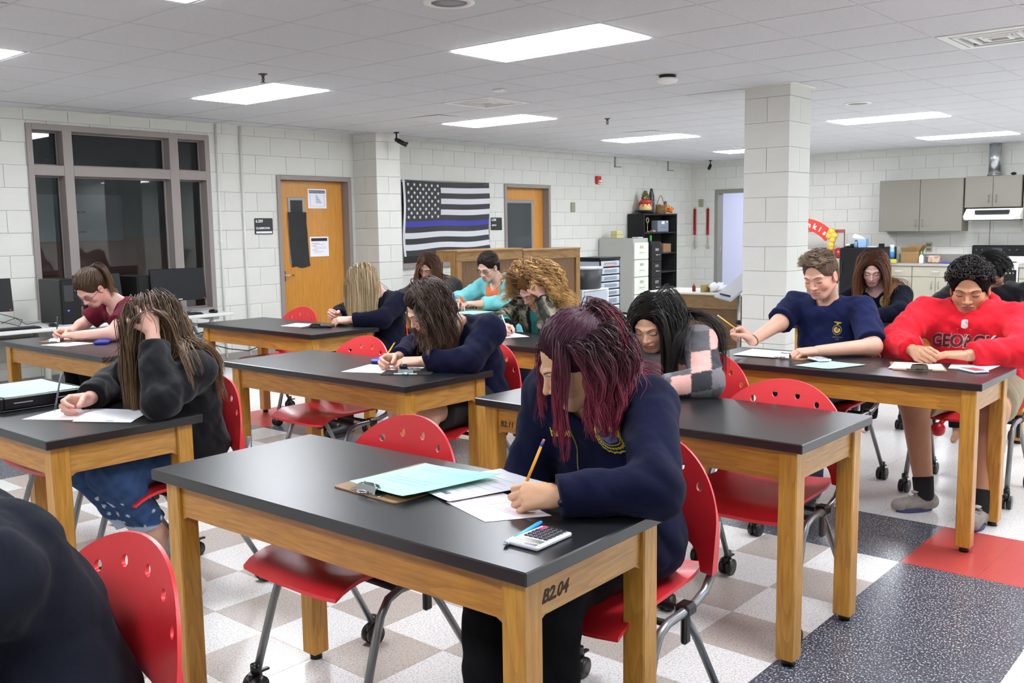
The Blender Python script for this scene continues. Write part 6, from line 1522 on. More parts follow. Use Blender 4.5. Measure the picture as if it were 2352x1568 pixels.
def pencil(a, b, col, lab, er='d9808a', tipc='2a2a2a', pen=False, r=.0036, ferr='b9b39a'):
    a, b = Vector(a), Vector(b); d = (b - a).normalized(); L = (b - a).length
    t = wthing('pen' if pen else 'pencil', lab, 'pen' if pen else 'pencil', tuple(a))
    if pen:
        MB().tube([a, a + d * .012], [.0008, r * .8], 10).build('tip', mat('tip_' + tipc, tipc, .3), t); MB().tube([a + d * .012, a + d * L * .9, b], [r, r, r * .75], 10).build('barrel', mat('penc_' + col, col, .3), t)
        MB().tube([a + d * .012, a + d * .045], [r * 1.08, r * 1.1], 10).build('grip', mat('penc_' + er, er, .4), t)
    else:
        MB().tube([a, a + d * .004], [.0004, .0011], 6).build('lead', mat('lead', '303030', .5), t); MB().tube([a + d * .004, a + d * .02], [.0011, r], 6).build('sharpened_wood', mat('cut_wood', 'd2a878', .6), t)
        MB().tube([a + d * .02, a + d * (L - .018)], [r, r], 6).build('barrel', mat('penc_' + col, col, .35), t); MB().tube([a + d * (L - .018), a + d * (L - .007)], [r * 1.06] * 2, 10).build('ferrule', mat('ferr_' + ferr, ferr, .35, .6), t)
        MB().tube([a + d * (L - .007), b], [r * .95, r * .85], 10).build('eraser', mat('er_' + er, er, .7), t)
# ---- 1 foreground girl, burgundy hair, navy corduroy jacket
hd = Head((-1.445, 1.93, 1.070), (-.56, -.83), 26, 5, 1.0)
p = Person('person with burgundy half-up hair and navy corduroy jacket, writing at the nearest table', (-1.46, 2.1), hd, (-1.46, 2.14, .54), (-1.30, 2.05, .955), (-1.60, 2.03, .965), (-1.16, 1.86, .800), (-1.66, 1.99, .715), (-1.325, 1.70, .790), (-1.56, 1.90, .655),
           ((-.93, -.34, -.08), (-.1, .72, -.62), (0, .3, 1), 'write', 1.0), ((.3, -.9, -.1), (.3, 0, -1), (1, 0, 0), 'relax'), 'c79a78')
p.guard = (.018, .11, -.05, .085, .088, .13); p.lip = lin('a8575a')[:3]; p.blush = .35; p.build_body(.0024); p.face_lines('3a1e26', bw=.003)
fn = p.cloth_field(.020, (1.0, .95), -.10, .020, .020, .007, 1.3); j = p.mesh_cloth('jacket', fn, Mnavy, .0065)
p.trousers(Mbtr, .016); p.shoes(mat('shoe_black', '1a1a1c', .5)); p.collar(Mcollar, 'shirt_collar', .068, .028, .030, .35, .016); p.collar(Mnavy, 'jacket_collar', .084, .018, .045, .75, .030, front=.03)
nn = nrm((-.35, -1, .18)); zipper(p, j, fn, mat('zip_gold', 'a8985a', .35, .7), (-1.50, 1.93, .94), (-1.50, 1.93, .74), nn, .0035)
emblem(j, p, fn, np.array((-1.370, 1.93, .898)), (1, -.05, 0), (0, .25, 1), nrm((-.12, -1, .25)), .098)
cloth_text(p, j, fn, 'Gonzalez' if False else 'halou', .034, (-1.545, 1.93, .862), (1, .12, .1), (0, .1, 1), nrm((-.5, -1, .1)), Myel, .003, bold=.0006, shear=.3, name='script_name')
b = MB(); q = p.project(fn, [p.el[0] + (p.wr[0] - p.el[0]) * .86], (.1, -1, -.1), 0)[0]; b.cyl(p.W(q), p.W(q + [.0004, -.004, 0]), .008, 12); put('cuff_button', b.mesh('cuff_button', mat('button', '12142a', .3)), j)
b = MB(); b.tube([p.W(np.array((-1.335, 2.225, .60)) + .012 * np.array([0, math.cos(a), math.sin(a)])) for a in [2 * math.pi * k / 12 for k in range(12)]], .002, 6, closed=True); put('waist_buckle', b.mesh('waist_buckle', Mmetal), j)
tie = (0, -.084, .086)
front = lambda b: b[1] > .15 or abs(b[0]) > .55
bk = lambda b: b[1] < .75 and b[2] > (-.25 if b[0] > .5 else -.05)
K1, K2, K3 = '3a1a28', '8a2840', 'b8364e'
p.gon = False
lock = p.strands(100, .30, 20, .0017, K1, K2, .26, .1, .1, (.004, .014), (.005, 5.5), lambda b: .38 < b[1] < .60 and b[0] > .45, sweep=(.75, .45, -.2), jit=.12, var=.35)
wisp = p.strands(50, .24, 16, .0015, K1, K2, .30, .1, .1, (.004, .020), (.008, 5.5), lambda b: .3 < b[1] < .7 and b[0] < -.50, sweep=(-.9, .1, -.1), jit=.1, var=.35)
p.gon = True
p.hair([p.cap_mesh('3a1a28', 1.0, fr=.010, side=.016), p.to_tie(2300, tie, .0015, '4a2034', bk, .007, col2='341c28'), lock, wisp, p.strands(380, .25, 18, .0016, '3a1c2a', K2, .22, 0, .8, (.004, .026), (.010, 6), lambda b: .08 < b[1] < .46 and b[0] > .55 and b[2] < .5, sweep=(.35, -1, .05), jit=.15, var=.35),
        p.strands(1700, .245, 20, .0017, '301a20', K2, .28, 0, .9, (.004, .050), (.012, 6), lambda b: b[2] < .5 and (b[1] < .22 if b[0] > 0 else b[1] < -.3), side=.6, var=.4, grad=1.5),
        p.tail(900, tie, (.35, -1.0, -.35), .23, 16, .0016, '2c1620', K3, .022, .30, vol=(.004, .05), wave=(.008, 5), grad=1.1, Lvar=.5)])
b = MB(); b.tube([p.W(hd.wor((tie[0] + .014 * math.cos(a), tie[1] + .006 * math.sin(a), tie[2] + .010 + .011 * math.sin(a)))) for a in [2 * math.pi * k / 14 for k in range(14)]], .005, 6, closed=True); put('hair_tie', b.mesh('hair_tie', Mblackm), p.root)
pencil((-1.436, 1.676, .7455), (-1.388, 1.728, .912), 'd9981f', 'yellow pencil with pink eraser held by the girl with burgundy hair', er='d8707c', ferr='4c5a98')

# ---- 2 black-haired girl in patchwork sweater
hd = Head((-2.17, 3.44, 1.0), (.20, -.98), 28, 0, .98, 1.03, 1.05, .9)
p = Person('person with long straight black hair in a grey, black and pink patchwork sweater', (-2.17, 3.6), hd, (-2.19, 3.68, .53), (-2.00, 3.54, .92), (-2.34, 3.56, .93), (-1.83, 3.31, .795), (-2.47, 3.36, .79), (-1.97, 3.17, .78), (-2.28, 3.20, .78),
           ((-.95, -.25, 0), (0, .1, -1), (-.3, .9, 0), 'relax', .95), ((.3, -.9, -.05), (.75, .1, -.5), (0, 0, 1), 'write', .95), 'd2a488')
p.guard = (0, .105, -.04, .066, .09, .13); p.lip = lin('b5625c')[:3]; p.build_body(.0028); p.face_lines('2a2220', bw=.0028)
def patchcol(V):
    q = (V - p.o); a = np.floor(q[:, 2] * 13 + .35 * np.sin(q[:, 0] * 9)); b_ = np.floor((q[:, 0] + q[:, 1] * .6) * 11 + 50); k = ((a * 3 + b_ * 5) % 4).astype(int)
    pal = np.array([lin('d6a59c')[:3], lin('3c3d42')[:3], lin('77757a')[:3], lin('5a595e')[:3]]); c = pal[k]
    fr = (np.abs(q[:, 0] + .02) < .085) & (q[:, 1] < -.06); c[fr] = np.array(lin('a9a7ac')[:3]); return c
Msw = mat('sweater', '888888', .9, attr=True, bump=.25, bscale=220, sheen=.05, spec=.12)
fn = p.cloth_field(.020, (.92, .92), -.08, .012, .018, .007, 2.1); p.mesh_cloth('sweater', fn, Msw, .007, patchcol); p.trousers(Mbtr)
p.shoes(mat('shoe_black', '1a1a1c', .5))
p.hair([p.cap_mesh('17130f', 1.0), p.strands(1500, .50, 20, .0017, '181512', '120f0e', .22, .12, .28, (.003, .022), (0, 1), side=1.0, var=.35), p.strands(500, .50, 20, .0016, '1c1815', '161210', .2, .1, .5, (.02, .07), (.004, 3), lambda b: b[0] > .1, side=1.1)])

# ---- 3 boy in navy T-shirt
hd = Head((-2.06, 4.93, 1.135), (-.10, -1), 22, -4, 1.03, 1.05, 1.15, 1.1)
p = Person('person with short brown hair in a navy T-shirt, pointing a pencil sideways', (-2.05, 5.0), hd, (-2.04, 5.03, .54), (-1.87, 5.03, .955), (-2.25, 5.06, .965), (-1.72, 4.79, .79), (-2.25, 4.85, .875), (-1.92, 4.58, .775), (-2.30, 4.63, .795),
           ((-.80, -.6, -.05), (-.1, .15, -1), (-.4, .9, 0), 'relax', 1.05), ((-.62, -.25, .62), (-.35, -.75, -.5), (-.2, 0, 1), 'fist', 1.05), 'd0a08a', bulk=1.05, sex='m')
p.sleeve = [.4, .4]; p.blush = 1.0; p.lip = lin('bd7e76')[:3]; p.build_body(.0028); p.face_lines('4a3424', bw=.0036)
fn = p.cloth_field(.016, (.46, .46), -.08, .002, .016, .007, 3.3, loose=.008); Mts = mat('navy_tshirt', '151d42', .85, noise=.08, nscale=7, bump=.15, bscale=300, sheen=.03, spec=.12); j = p.mesh_cloth('t_shirt', fn, Mts, .0075)
emblem(j, p, fn, np.array((-1.955, 4.88, .855)), (1, -.03, 0), (0, .15, 1), nrm((.2, -1, .15)), .052, False, mat('print_yellow', 'c2b636', .7), 'chest_print')
cloth_text(p, j, fn, 'GEORGIA\nFFA', .012, (-1.952, 4.88, .812), (1, 0, 0), (0, .1, 1), nrm((.2, -1, .15)), mat('print_dim', '7f8350', .7), .002, name='chest_caption')
p.trousers(mat('jeans_dark', '2a3350', .85, noise=.2, nscale=10)); p.shoes(mat('shoe_grey', '55555a', .6))
HB, HC = '55463a', '8a7560'
sw = lambda n, L, te, swp, c1, c2, v: p.strands(n, L, 7, .0019, c1, c2, .02, 0, 0, v, (.002, 14), te, sweep=swp, jit=.35, Lvar=.5, var=.4)
p.hair([p.cap_mesh('6a584a', .99, fr=.014), sw(700, .05, lambda b: b[2] > .35, (-.5, .75, .25), HB, HC, (.006, .024)), sw(500, .022, lambda b: b[2] <= .4, (0, -.2, -1), '4a3d33', '584a3e', (.002, .007)), sw(250, .045, lambda b: b[1] > .35 and b[2] > .4, (-.6, .6, .5), HC, 'a08c74', (.012, .030))])
b = MB(); q = p.wr[1]; d = nrm(p.wr[1] - p.el[1]); e1 = nrm(np.cross(d, [0, 0, 1])); e2 = np.cross(d, e1); b.tube([p.W(q - d * .012 + (e1 * math.cos(a) + e2 * math.sin(a)) * .0305) for a in [2 * math.pi * k / 18 for k in range(18)]], .0028, 6, closed=True); put('wristband', b.mesh('wristband', mat('band_olive', '5b5a3c', .7)), p.root)
pencil((-2.335, 4.54, .858), (-2.487, 4.60, .925), 'd9a02a', 'yellow pencil pointing left from the hand of the boy in navy', er='e6d6d0')

# ---- 4 boy in red hooded sweatshirt
hd = Head((-1.386, 5.2, 1.072), (.16, -1), 20, 0, 1.09, 1.10, 1.25, 1.1)
p = Person('person with short curly black hair in a red hooded sweatshirt lettered GEORGIA, writing', (-1.38, 5.25), hd, (-1.36, 5.29, .54), (-1.16, 5.24, .915), (-1.61, 5.23, .925), (-1.06, 4.95, .80), (-1.67, 4.95, .80), (-1.26, 4.74, .785), (-1.50, 4.73, .79),
           ((-.95, -.28, 0), (0, .1, -1), (-.3, .9, 0), 'flat', 1.12), ((.55, -.75, -.05), (.7, .35, -.5), (0, 0, 1), 'write', 1.1), 'b9896a', bulk=1.28, sex='m',
           kneeL=(-1.16, 4.80, .53), kneeR=(-1.52, 4.82, .53), ankL=(-1.17, 4.70, .10), ankR=(-1.44, 4.77, .10))
p.foot = [(0.05, -1), (-.66, -.75)]; p.trou = False; p.lip = lin('9a6256')[:3]; p.stubble = .45; p.blush = .3; p.build_body(.0028); p.face_lines('1c1614', bw=.0036)
Mhd = mat('red_fleece', 'd01f2e', .85, noise=.06, nscale=7, bump=.2, bscale=260, sheen=.05, spec=.12)
fn = p.cloth_field(.024, (.92, .92), -.12, .016, .030, .010, 4.7); j = p.mesh_cloth('hooded_sweatshirt', fn, Mhd, .008)
p.collar(mat('tee_black', '17181c', .8), 'black_undershirt', .064, .014, .016, .05, .03)
# hood lying around the neck
fc = p.neck - p.fw * .02 + np.array([0, 0, .012])
def hoodf(P):
    d = None
    for k in range(14):
        a0, a1 = .35 + (2 * math.pi - .7) * k / 14, .35 + (2 * math.pi - .7) * (k + 1) / 14
        pt = lambda a: fc + p.fw * math.cos(a) * .098 + p.lf * math.sin(a) * .105 + np.array([0, 0, 1.]) * (-.055 * max(0, math.cos(a)) + .045 * max(0, -math.cos(a)))
        rr = lambda a: .024 + .016 * max(0, -math.cos(a)); e = cap(P, pt(a0), pt(a1), rr(a0), rr(a1)); d = e if d is None else smin(d, e, .012)
    d = smin(d, ell(P, fc - p.fw * .13 + np.array([0, 0, -.03]), (.10, .05, .07)), .03); return d + .003 * noise3(P, 40, 2)
p.mesh_cloth('hood', hoodf, Mhd, .007, pts=[fc])
for sg in (-1, 1):
    b = MB(); t = np.linspace(0, 1, 8)[:, None]; q = p.project(fn, (p.neck + p.fw * .16 + p.lf * .03 * sg + np.array([0, 0, -.085])) * (1 - t) + (p.neck + p.fw * .2 + p.lf * .035 * sg + np.array([0, 0, -.18])) * t, p.fw, .003); b.tube([p.W(x) for x in q], .0035, 6); put('drawstring', b.mesh('drawstring', Mhd), j)
n_ = nrm((.08, -1, .22)); u_, v_ = (1, .02, 0), (0, .22, 1); c_ = np.array((-1.375, 5.02, .80))
cloth_text(p, j, fn, 'GEORGIA', .085, c_, u_, v_, n_, mat('letter_pale', 'c9a0a4', .7), .0015, wd=.33, bold=.0068, shear=.12)
cloth_text(p, j, fn, 'GEORGIA', .085, c_, u_, v_, n_, mat('letter_maroon', '5a1a22', .7), .0027, wd=.33, bold=.0034, shear=.12)
cloth_text(p, j, fn, 'S', .05, c_ + [.0, 0, .10], u_, v_, n_, mat('patch_pale', 'd5c9c9', .6), .002, bold=.006, name='small_mark')
p.trousers(mat('khaki_shorts', 'a39a82', .85, noise=.08, nscale=12, bump=.15, spec=.12), .022, -.12, 'shorts')
for i in range(2):
    a = p.an[i]; k_ = p.kn[i]; d = nrm(k_ - a)
    p.mesh_cloth('sock', lambda P, a=a, d=d: smax(cap(P, a - [0, 0, .03], a + d * .07, .046, .050), (P - (a + d * .07).astype(f32)) @ d.astype(f32), .003), mat('sock_black', '111114', .9), .006, pts=[a])
p.shoes(mat('sneaker_grey', '8d857f', .7, noise=.25, nscale=30, bump=.2), mat('sneaker_sole', '3a3f6a', .6))
for i in range(2):
    a = p.an[i]; b = MB()
    for k in range(4): t = .05 + .022 * k; z = .085 - .012 * k; dd = nrm([*p.foot[i], 0]); sd_ = np.cross([0, 0, 1], dd); b.tube([p.W(np.array([a[0], a[1], z + .004 * (s_ * s_ == 0)]) + dd * t + sd_ * s_ * .022) for s_ in (-1, 0, 1)], .003, 5)
    b.ball(p.W(np.array([a[0], a[1], .097]) + dd * .05), (.02, .02, .006)); put('laces', b.mesh('laces', mat('lace_pale', 'b9b2b0', .8)), p.root)
qc, qn = sample_scalp(hd, 640, lambda b: b[2] > .20 or b[1] < .1)
V, F, c = [], [], []; P_ = []
for a, nv in zip(qc, qn):
    R_l = .007 + .004 * rng.random(); nvec = nv * (1 if nv[2] > .2 else .6); ctr = a + nv * (.005 + .009 * rng.random() * (nv[2] > .2)); e1 = nrm(np.cross(nv, rng.normal(size=3))); e2 = nrm(np.cross(nv, e1) + nv * .5)
    P_.append([hd.wor(ctr + (e1 * math.cos(t) + e2 * math.sin(t)) * R_l + nv * .002 * t) for t in np.linspace(0, 8.5, 12)])
P_ = np.array(P_); cc = np.array(lin('1b1715')[:3]) * (.7 + .9 * rng.random((len(P_), 1, 1))) * np.ones((1, 12, 1)); curls = ribbons(P_ - p.o, .0030 * np.ones((len(P_), 12)), cc)
p.hair([p.cap_mesh('161211', 1.04, fr=.012), curls])
pencil((-1.395, 4.665, .747), (-1.475, 4.72, .865), 'b0304a', 'slim red pen held by the boy in the red sweatshirt', pen=True, er='e0e0e6', tipc='e0e0e6')

# ---- 5 far girl with very long auburn hair
hd = Head((-2.43, 6.72, 1.085), (.26, -.96), 26, 0, .98, .95, .95)
p = Person('person with very long auburn hair, navy jacket and white shirt collar at the far table', (-2.42, 6.8), hd, (-2.42, 6.86, .55), (-2.26, 6.82, .90), (-2.58, 6.82, .90), (-2.20, 6.60, .80), (-2.66, 6.60, .80), (-2.33, 6.42, .78), (-2.50, 6.42, .78),
           ((-.8, -.5, 0), (0, 0, -1), (-.5, .8, 0), 'relax', .9), ((.6, -.7, 0), (0, 0, -1), (.5, .8, 0), 'relax', .9), 'd2aaa0')
p.guard = (0, .10, -.10, .088, .10, .19); p.lip = lin('b86a70')[:3]; p.build_body(.0034, .011); p.face_lines('6a4430', bw=.0028)
fn = p.cloth_field(.018, (.92, .92), -.08, .020, .018, .005, 5.1); j = p.mesh_cloth('jacket', fn, Mnavy2, .009); p.collar(Mcollar, 'shirt_collar', .066, .020, .040, .18, .035, front=.03); p.trousers(Mbtr, h=.012)
emblem(j, p, fn, np.array((-2.325, 6.66, .875)), (1, -.05, 0), (0, .15, 1), nrm((.25, -1, .2)), .082, True)
b = MB(); t = np.linspace(0, 1, 6)[:, None]; q = p.project(fn, np.array((-2.42, 6.6, .91)) * (1 - t) + np.array((-2.42, 6.6, .84)) * t, (.1, -1, .1), .003); b.tube([p.W(x) for x in q], [.012, .009, .007, .010, .014, .012], 6, flat=.4); put('tie', b.mesh('tie', Mblackm), j)
zipper(p, j, fn, mat('zip_gold', 'a8985a', .35, .7), (-2.42, 6.6, .86), (-2.42, 6.6, .80), (.1, -1, .1), .006)
p.hair([p.cap_mesh('4a2a1c', 1.0, fr=.004), p.strands(1500, .58, 22, .0022, '4c2a1c', '8a5c34', .26, 0, .0, (.003, .04), (.004, 3), side=1.0, var=.3, grad=1.2), p.strands(300, .55, 20, .0022, '7a4a2c', 'a87a48', .24, 0, .1, (.01, .05), (.005, 3), lambda b: abs(b[0]) > .4, side=1.1)])

# ---- 6 far person in black behind the red sweatshirt
hd = Head((-1.68, 6.80, 1.08), (.1, -1), 45, 0, 1.0)
p = Person('person dressed in black with black hair, mostly hidden behind the boy in red', (-1.68, 6.9), hd, (-1.66, 6.90, .55), (-1.46, 6.86, .93), (-1.90, 6.86, .93), (-1.33, 6.62, .80), (-2.02, 6.62, .80), (-1.50, 6.42, .78), (-1.85, 6.42, .78),
           ((-.8, -.5, 0), (0, 0, -1), (-.5, .8, 0), 'relax'), ((.6, -.7, 0), (0, 0, -1), (.5, .8, 0), 'relax'), 'a87c62', bulk=1.15)
p.build_body(.004, .012); p.face_lines('1c1614'); p.mesh_cloth('black_hooded_top', p.cloth_field(.026, (.92, .92), -.08, .016, .02, .008, 6.1), Mblk, .010); p.trousers(Mbtr, h=.012)
p.hair([p.cap_mesh('131112', 1.10), p.strands(600, .10, 8, .0022, '151313', '1d1a1a', .2, 0, .3, (.006, .025), (.003, 12), side=.8)])

# ---- 7 curly haired student in camouflage
hd = Head((-3.965, 4.83, 1.01), (-.16, -1), 42, 6, 1.0)
p = Person('person with big curly golden hair in a camouflage jacket, head resting on one hand', (-3.96, 4.9), hd, (-3.95, 5.00, .54), (-3.78, 4.92, .85), (-4.15, 4.92, .87), (-3.72, 4.69, .795), (-4.10, 4.66, .79), (-3.81, 4.74, .965), (-3.90, 4.50, .785),
           ((-.45, .25, .7), (-.8, .2, -.2), (0, -.6, .6), 'fist'), ((.3, -.9, -.05), (.75, .1, -.5), (0, 0, 1), 'write'), 'd0a090')
p.guard = (0, .12, -.05, .070, .088, .11); p.blush = 1.3; p.build_body(.0032); p.face_lines('7a5638', bw=.003)
def camo(V):
    n = noise3(V, 22, 1.1); n2 = noise3(V, 48, 4.2); c = np.tile(np.array(lin('4d4a40')[:3]), (len(V), 1)); c[n > .25] = lin('85806f')[:3]; c[(n < -.2)] = lin('2c2c26')[:3]; c[(n2 > .42)] = lin('23231f')[:3]; c[(n2 < -.5)] = lin('6a6858')[:3]
    q = V - p.o; fr = (np.abs(q[:, 0] - .0) < .055) & (q[:, 1] < -.03); c[fr] = lin('1b2226')[:3]; teal = (np.abs(q[:, 0] + .0) < .03) & (q[:, 1] < -.03); c[teal] = lin('2a7470')[:3]
    for i in (0, 1): w_ = np.linalg.norm(V - p.wr[i], axis=1) < .065; c[w_] = lin('151618')[:3]
    return c
p.mesh_cloth('camouflage_jacket', p.cloth_field(.026, (.93, .93), -.10, .014, .022, .011, 7.7), mat('camo_cloth', '555555', .9, attr=True, bump=.2, bscale=200, spec=.12), .0075, camo); p.trousers(mat('jeans_dark', '2a3350'))
p.hair([p.cap_mesh('6a4a2c', 1.02), p.strands(1300, .30, 26, .0024, '7a5632', 'c89c5e', .10, -.2, .55, (.010, .10), (.011, 22), side=.85, var=.4, mix=('d0a868', .35), test=lambda b: b[1] < .45)])
pencil((-3.80, 4.405, .747), (-3.905, 4.455, .868), 'e3e3ea', 'white pen held by the curly-haired student in camouflage', pen=True, er='cfd4e6', tipc='b9bccc')

# ---- 8 teal hooded student with glasses
hd = Head((-5.41, 6.0, 1.085), (.05, -1), 28, 4, 1.0)
p = Person('person with glasses in a teal hooded jacket over an orange T-shirt', (-5.4, 6.1), hd, (-5.38, 6.20, .55), (-5.20, 6.12, .905), (-5.56, 6.12, .91), (-5.12, 5.88, .80), (-5.66, 5.90, .80), (-5.24, 5.68, .80), (-5.46, 5.68, .80),
           ((-.8, -.5, .05), (0, .1, -1), (-.3, .6, .5), 'relax'), ((.5, -.8, .1), (0, .2, -1), (.5, .6, .4), 'relax'), 'd4aa98')
p.build_body(.0032, .010); p.face_lines('2c2220', bw=.003); p.glasses('3a4048'); p.lip = lin('b5706a')[:3]
def teal(V): q = V - p.o; c = np.tile(np.array(lin('6fc0c4')[:3]), (len(V), 1)); fr = (np.abs(q[:, 0]) < .075) & (q[:, 1] < -.04); c[fr] = lin('e0764a')[:3]; return c
fn = p.cloth_field(.022, (.80, .85), -.08, .014, .024, .009, 8.8); p.mesh_cloth('hooded_jacket', fn, mat('fleece_attr', '66b4ba', .9, attr=True, sheen=.3, bump=.15, bscale=200, spec=.12), .0085, teal); p.trousers(mat('jeans_dark', '2a3350'), h=.012)
fc = p.neck - p.fw * .04 + np.array([0, 0, .005])
p.mesh_cloth('hood', lambda P: smin(smin(cap(P, fc + p.lf * .10 + p.fw * .03, fc + p.lf * .06 - p.fw * .08 + np.array([0, 0, .03]), .03, .038), cap(P, fc - p.lf * .10 + p.fw * .03, fc - p.lf * .06 - p.fw * .08 + np.array([0, 0, .03]), .03, .038), .02), cap(P, fc + p.lf * .06 - p.fw * .09 + np.array([0, 0, .03]), fc - p.lf * .06 - p.fw * .09 + np.array([0, 0, .03]), .045, .045), .03), mat('hood_grey_teal', '7d9a9a', .9), .008, pts=[fc])
tie = (0, -.118, .0); p.hair([p.cap_mesh('2a201d', 1.0, fr=.006), p.to_tie(900, tie, .0022, '352a26', None, .006, col2='2a201d'), p.tail(200, tie, (0, -.8, -.3), .14, 8, .0025, '2a201d', '3a2c26', .014, .3, vol=(.004, .02))])

# ---- 9 brown-haired student in dark fuzzy jacket
hd = Head((-6.08, 5.95, 1.075), (.30, -.95), 28, 14, .98)
p = Person('person with long brown hair in a dark fuzzy jacket in the far row', (-6.06, 6.05), hd, (-6.05, 6.14, .55), (-5.88, 6.06, .90), (-6.22, 6.06, .90), (-5.80, 5.84, .80), (-6.30, 5.84, .80), (-5.94, 5.66, .78), (-6.15, 5.66, .78),
           ((-.8, -.5, 0), (0, 0, -1), (-.5, .8, 0), 'relax'), ((.6, -.7, 0), (0, 0, -1), (.5, .8, 0), 'relax'), 'cf9f88')
p.guard = (0, .105, -.05, .062, .08, .12); p.build_body(.0034, .011); p.face_lines('3c2a20', bw=.003); p.mesh_cloth('fuzzy_jacket', p.cloth_field(.026, (.93, .93), -.08, .012, .02, .006, 9.2), mat('fuzzy_dark', '33302f', .98, noise=.3, nscale=60, bump=.8, bscale=150, sheen=.1, spec=.12), .009); p.trousers(Mbtr, h=.012)
p.hair([p.cap_mesh('40291c', 1.0), p.strands(1000, .40, 15, .0022, '4a3020', '7a5232', .22, .25, .25, (.003, .026), (.004, 4), side=1.0, var=.35)])

# ---- 10 long blonde hair at the left door table
hd = Head((-5.235, 4.47, 1.045), (-.55, -.83), 34, 0, 1.0)
p = Person('person with very long straight ash-blonde hair and dark navy jacket near the left door', (-5.22, 4.6), hd, (-5.20, 4.60, .54), (-5.02, 4.62, .90), (-5.38, 4.62, .91), (-4.98, 4.42, .79), (-5.48, 4.46, .80), (-5.18, 4.30, .785), (-5.36, 4.34, .80),
           ((-.7, -.6, 0), (-.2, .4, -.8), (-.3, .5, .6), 'relax'), ((.1, -.8, .25), (.7, .2, -.4), (0, 0, 1), 'write'), 'd6a898')
p.guard = (-.03, .11, -.05, .05, .07, .10); p.build_body(.0032, .009); p.face_lines('7a6650', bw=.003); p.glasses('40404c'); fn = p.cloth_field(.020, (.90, .90), -.10, .014, .018, .007, 10.2); j = p.mesh_cloth('jacket', fn, Mnavy2, .008); p.trousers(Mbtr, h=.012); p.shoes(mat('shoe_black', '1a1a1c', .5))
b = MB(); b.tube([p.W(np.array((-5.08, 4.78, .60)) + .012 * np.array([math.cos(a), 0, math.sin(a)])) for a in [2 * math.pi * k / 12 for k in range(12)]], .003, 6, closed=True); put('waist_buckle', b.mesh('waist_buckle', Mmetal), j)
p.hair([p.cap_mesh('7d6a50', 1.0), p.strands(1500, .47, 18, .0021, '9a8464', 'c4ae88', .28, .0, .3, (.003, .03), (.002, 3), side=.9, var=.3, mix=('dac8a4', .2)), p.strands(400, .42, 16, .0021, '9c8666', 'ccb890', .26, -.1, -.1, (.003, .02), (0, 1), lambda b: b[1] > .2, side=1.0)])
pencil((-5.385, 4.262, .80), (-5.28, 4.30, .81), 'd9a02a', 'short yellow pencil in the hand of the blonde girl', er='2a2a2a') 

# ---- 11 wavy dark hair, navy jacket, middle table
hd = Head((-3.29, 3.20, 1.03), (-.42, -.9), 34, 8, 1.0)
p = Person('person with long wavy dark brown hair and navy jacket leaning over the middle table', (-3.27, 3.4), hd, (-3.26, 3.49, .54), (-3.06, 3.40, .92), (-3.42, 3.40, .90), (-3.03, 3.22, .795), (-3.52, 3.32, .80), (-3.25, 3.12, .785), (-3.43, 3.13, .785),
           ((-.75, -.55, 0), (-.1, .3, -.9), (-.4, .7, .3), 'relax'), ((-.05, -.95, .0), (.8, 0, -.5), (0, 0, 1), 'write'), 'd0a58e')
p.guard = (.016, .11, -.05, .085, .088, .13); p.lip = lin('b0665e')[:3]; p.build_body(.0028, .009); p.face_lines('2c201c', bw=.003); fn = p.cloth_field(.022, (.88, .88), -.12, .018, .022, .008, 11.1); j = p.mesh_cloth('jacket', fn, Mnavy, .0075); p.trou = True
p.trousers(mat('black_skirt', '121214', .85), .03, -.15, 'skirt'); p.shoes(mat('shoe_black', '1a1a1c', .5))
b = MB(); b.tube([p.W(np.array((-3.02, 3.50, .60)) + .014 * np.array([0, math.cos(a), math.sin(a)])) for a in [2 * math.pi * k / 12 for k in range(12)]], .0028, 6, closed=True); put('waist_buckle', b.mesh('waist_buckle', Mmetal), j)
p.hair([p.cap_mesh('2c211d', 1.0), p.strands(1400, .33, 22, .0020, '3a2b25', '664c3c', .22, -.1, .5, (.004, .045), (.019, 7), side=.95, var=.4, test=lambda b: (b[1] < .45 if b[0] > 0 else b[1] < .1)), p.to_tie(500, (0, -.11, .02), .0018, '3a2b25', lambda b: b[1] > -.2, .006)])
pencil((-3.455, 3.035, .749), (-3.44, 3.13, .862), 'e0b020', 'yellow pencil held by the wavy-haired girl at the middle table', er='d87050')

# ---- 12 maroon top, ponytail, glasses
hd = Head((-6.07, 2.90, 1.06), (.30, -.95), 46, 0, 1.0)
p = Person('person with brown ponytail and glasses in a short-sleeved maroon top near the computers', (-6.04, 3.05), hd, (-6.02, 3.22, .54), (-5.86, 3.06, .935), (-6.18, 3.06, .93), (-5.74, 2.86, .79), (-6.28, 2.92, .80), (-5.93, 2.72, .78), (-6.10, 2.76, .785),
           ((-.85, -.4, 0), (0, .2, -1), (-.4, .8, 0), 'relax'), ((.15, -.95, 0), (.8, 0, -.5), (0, 0, 1), 'write'), 'd6a494')
p.sleeve = [.4, .4]; p.build_body(.0032, .009); p.face_lines('4a3628', bw=.003); p.glasses('2a2a34'); fn = p.cloth_field(.015, (.34, .34), -.08, .022, .016, .006, 12.2, loose=.014); p.mesh_cloth('maroon_top', fn, mat('maroon', '5e1428', .8, noise=.1, nscale=8, sheen=.03, spec=.12), .008); p.trousers(Mbtr, h=.012)
tie = (0, -.088, .080); p.hair([p.cap_mesh('4c3a2a', 1.0, fr=.004), p.to_tie(1100, tie, .0020, '5a4534', None, .006, col2='4a382a'), p.tail(500, tie, (.45, -1, .05), .27, 14, .0019, '33261e', '7a5632', .014, .12, vol=(.006, .02), wave=(.006, 6))])
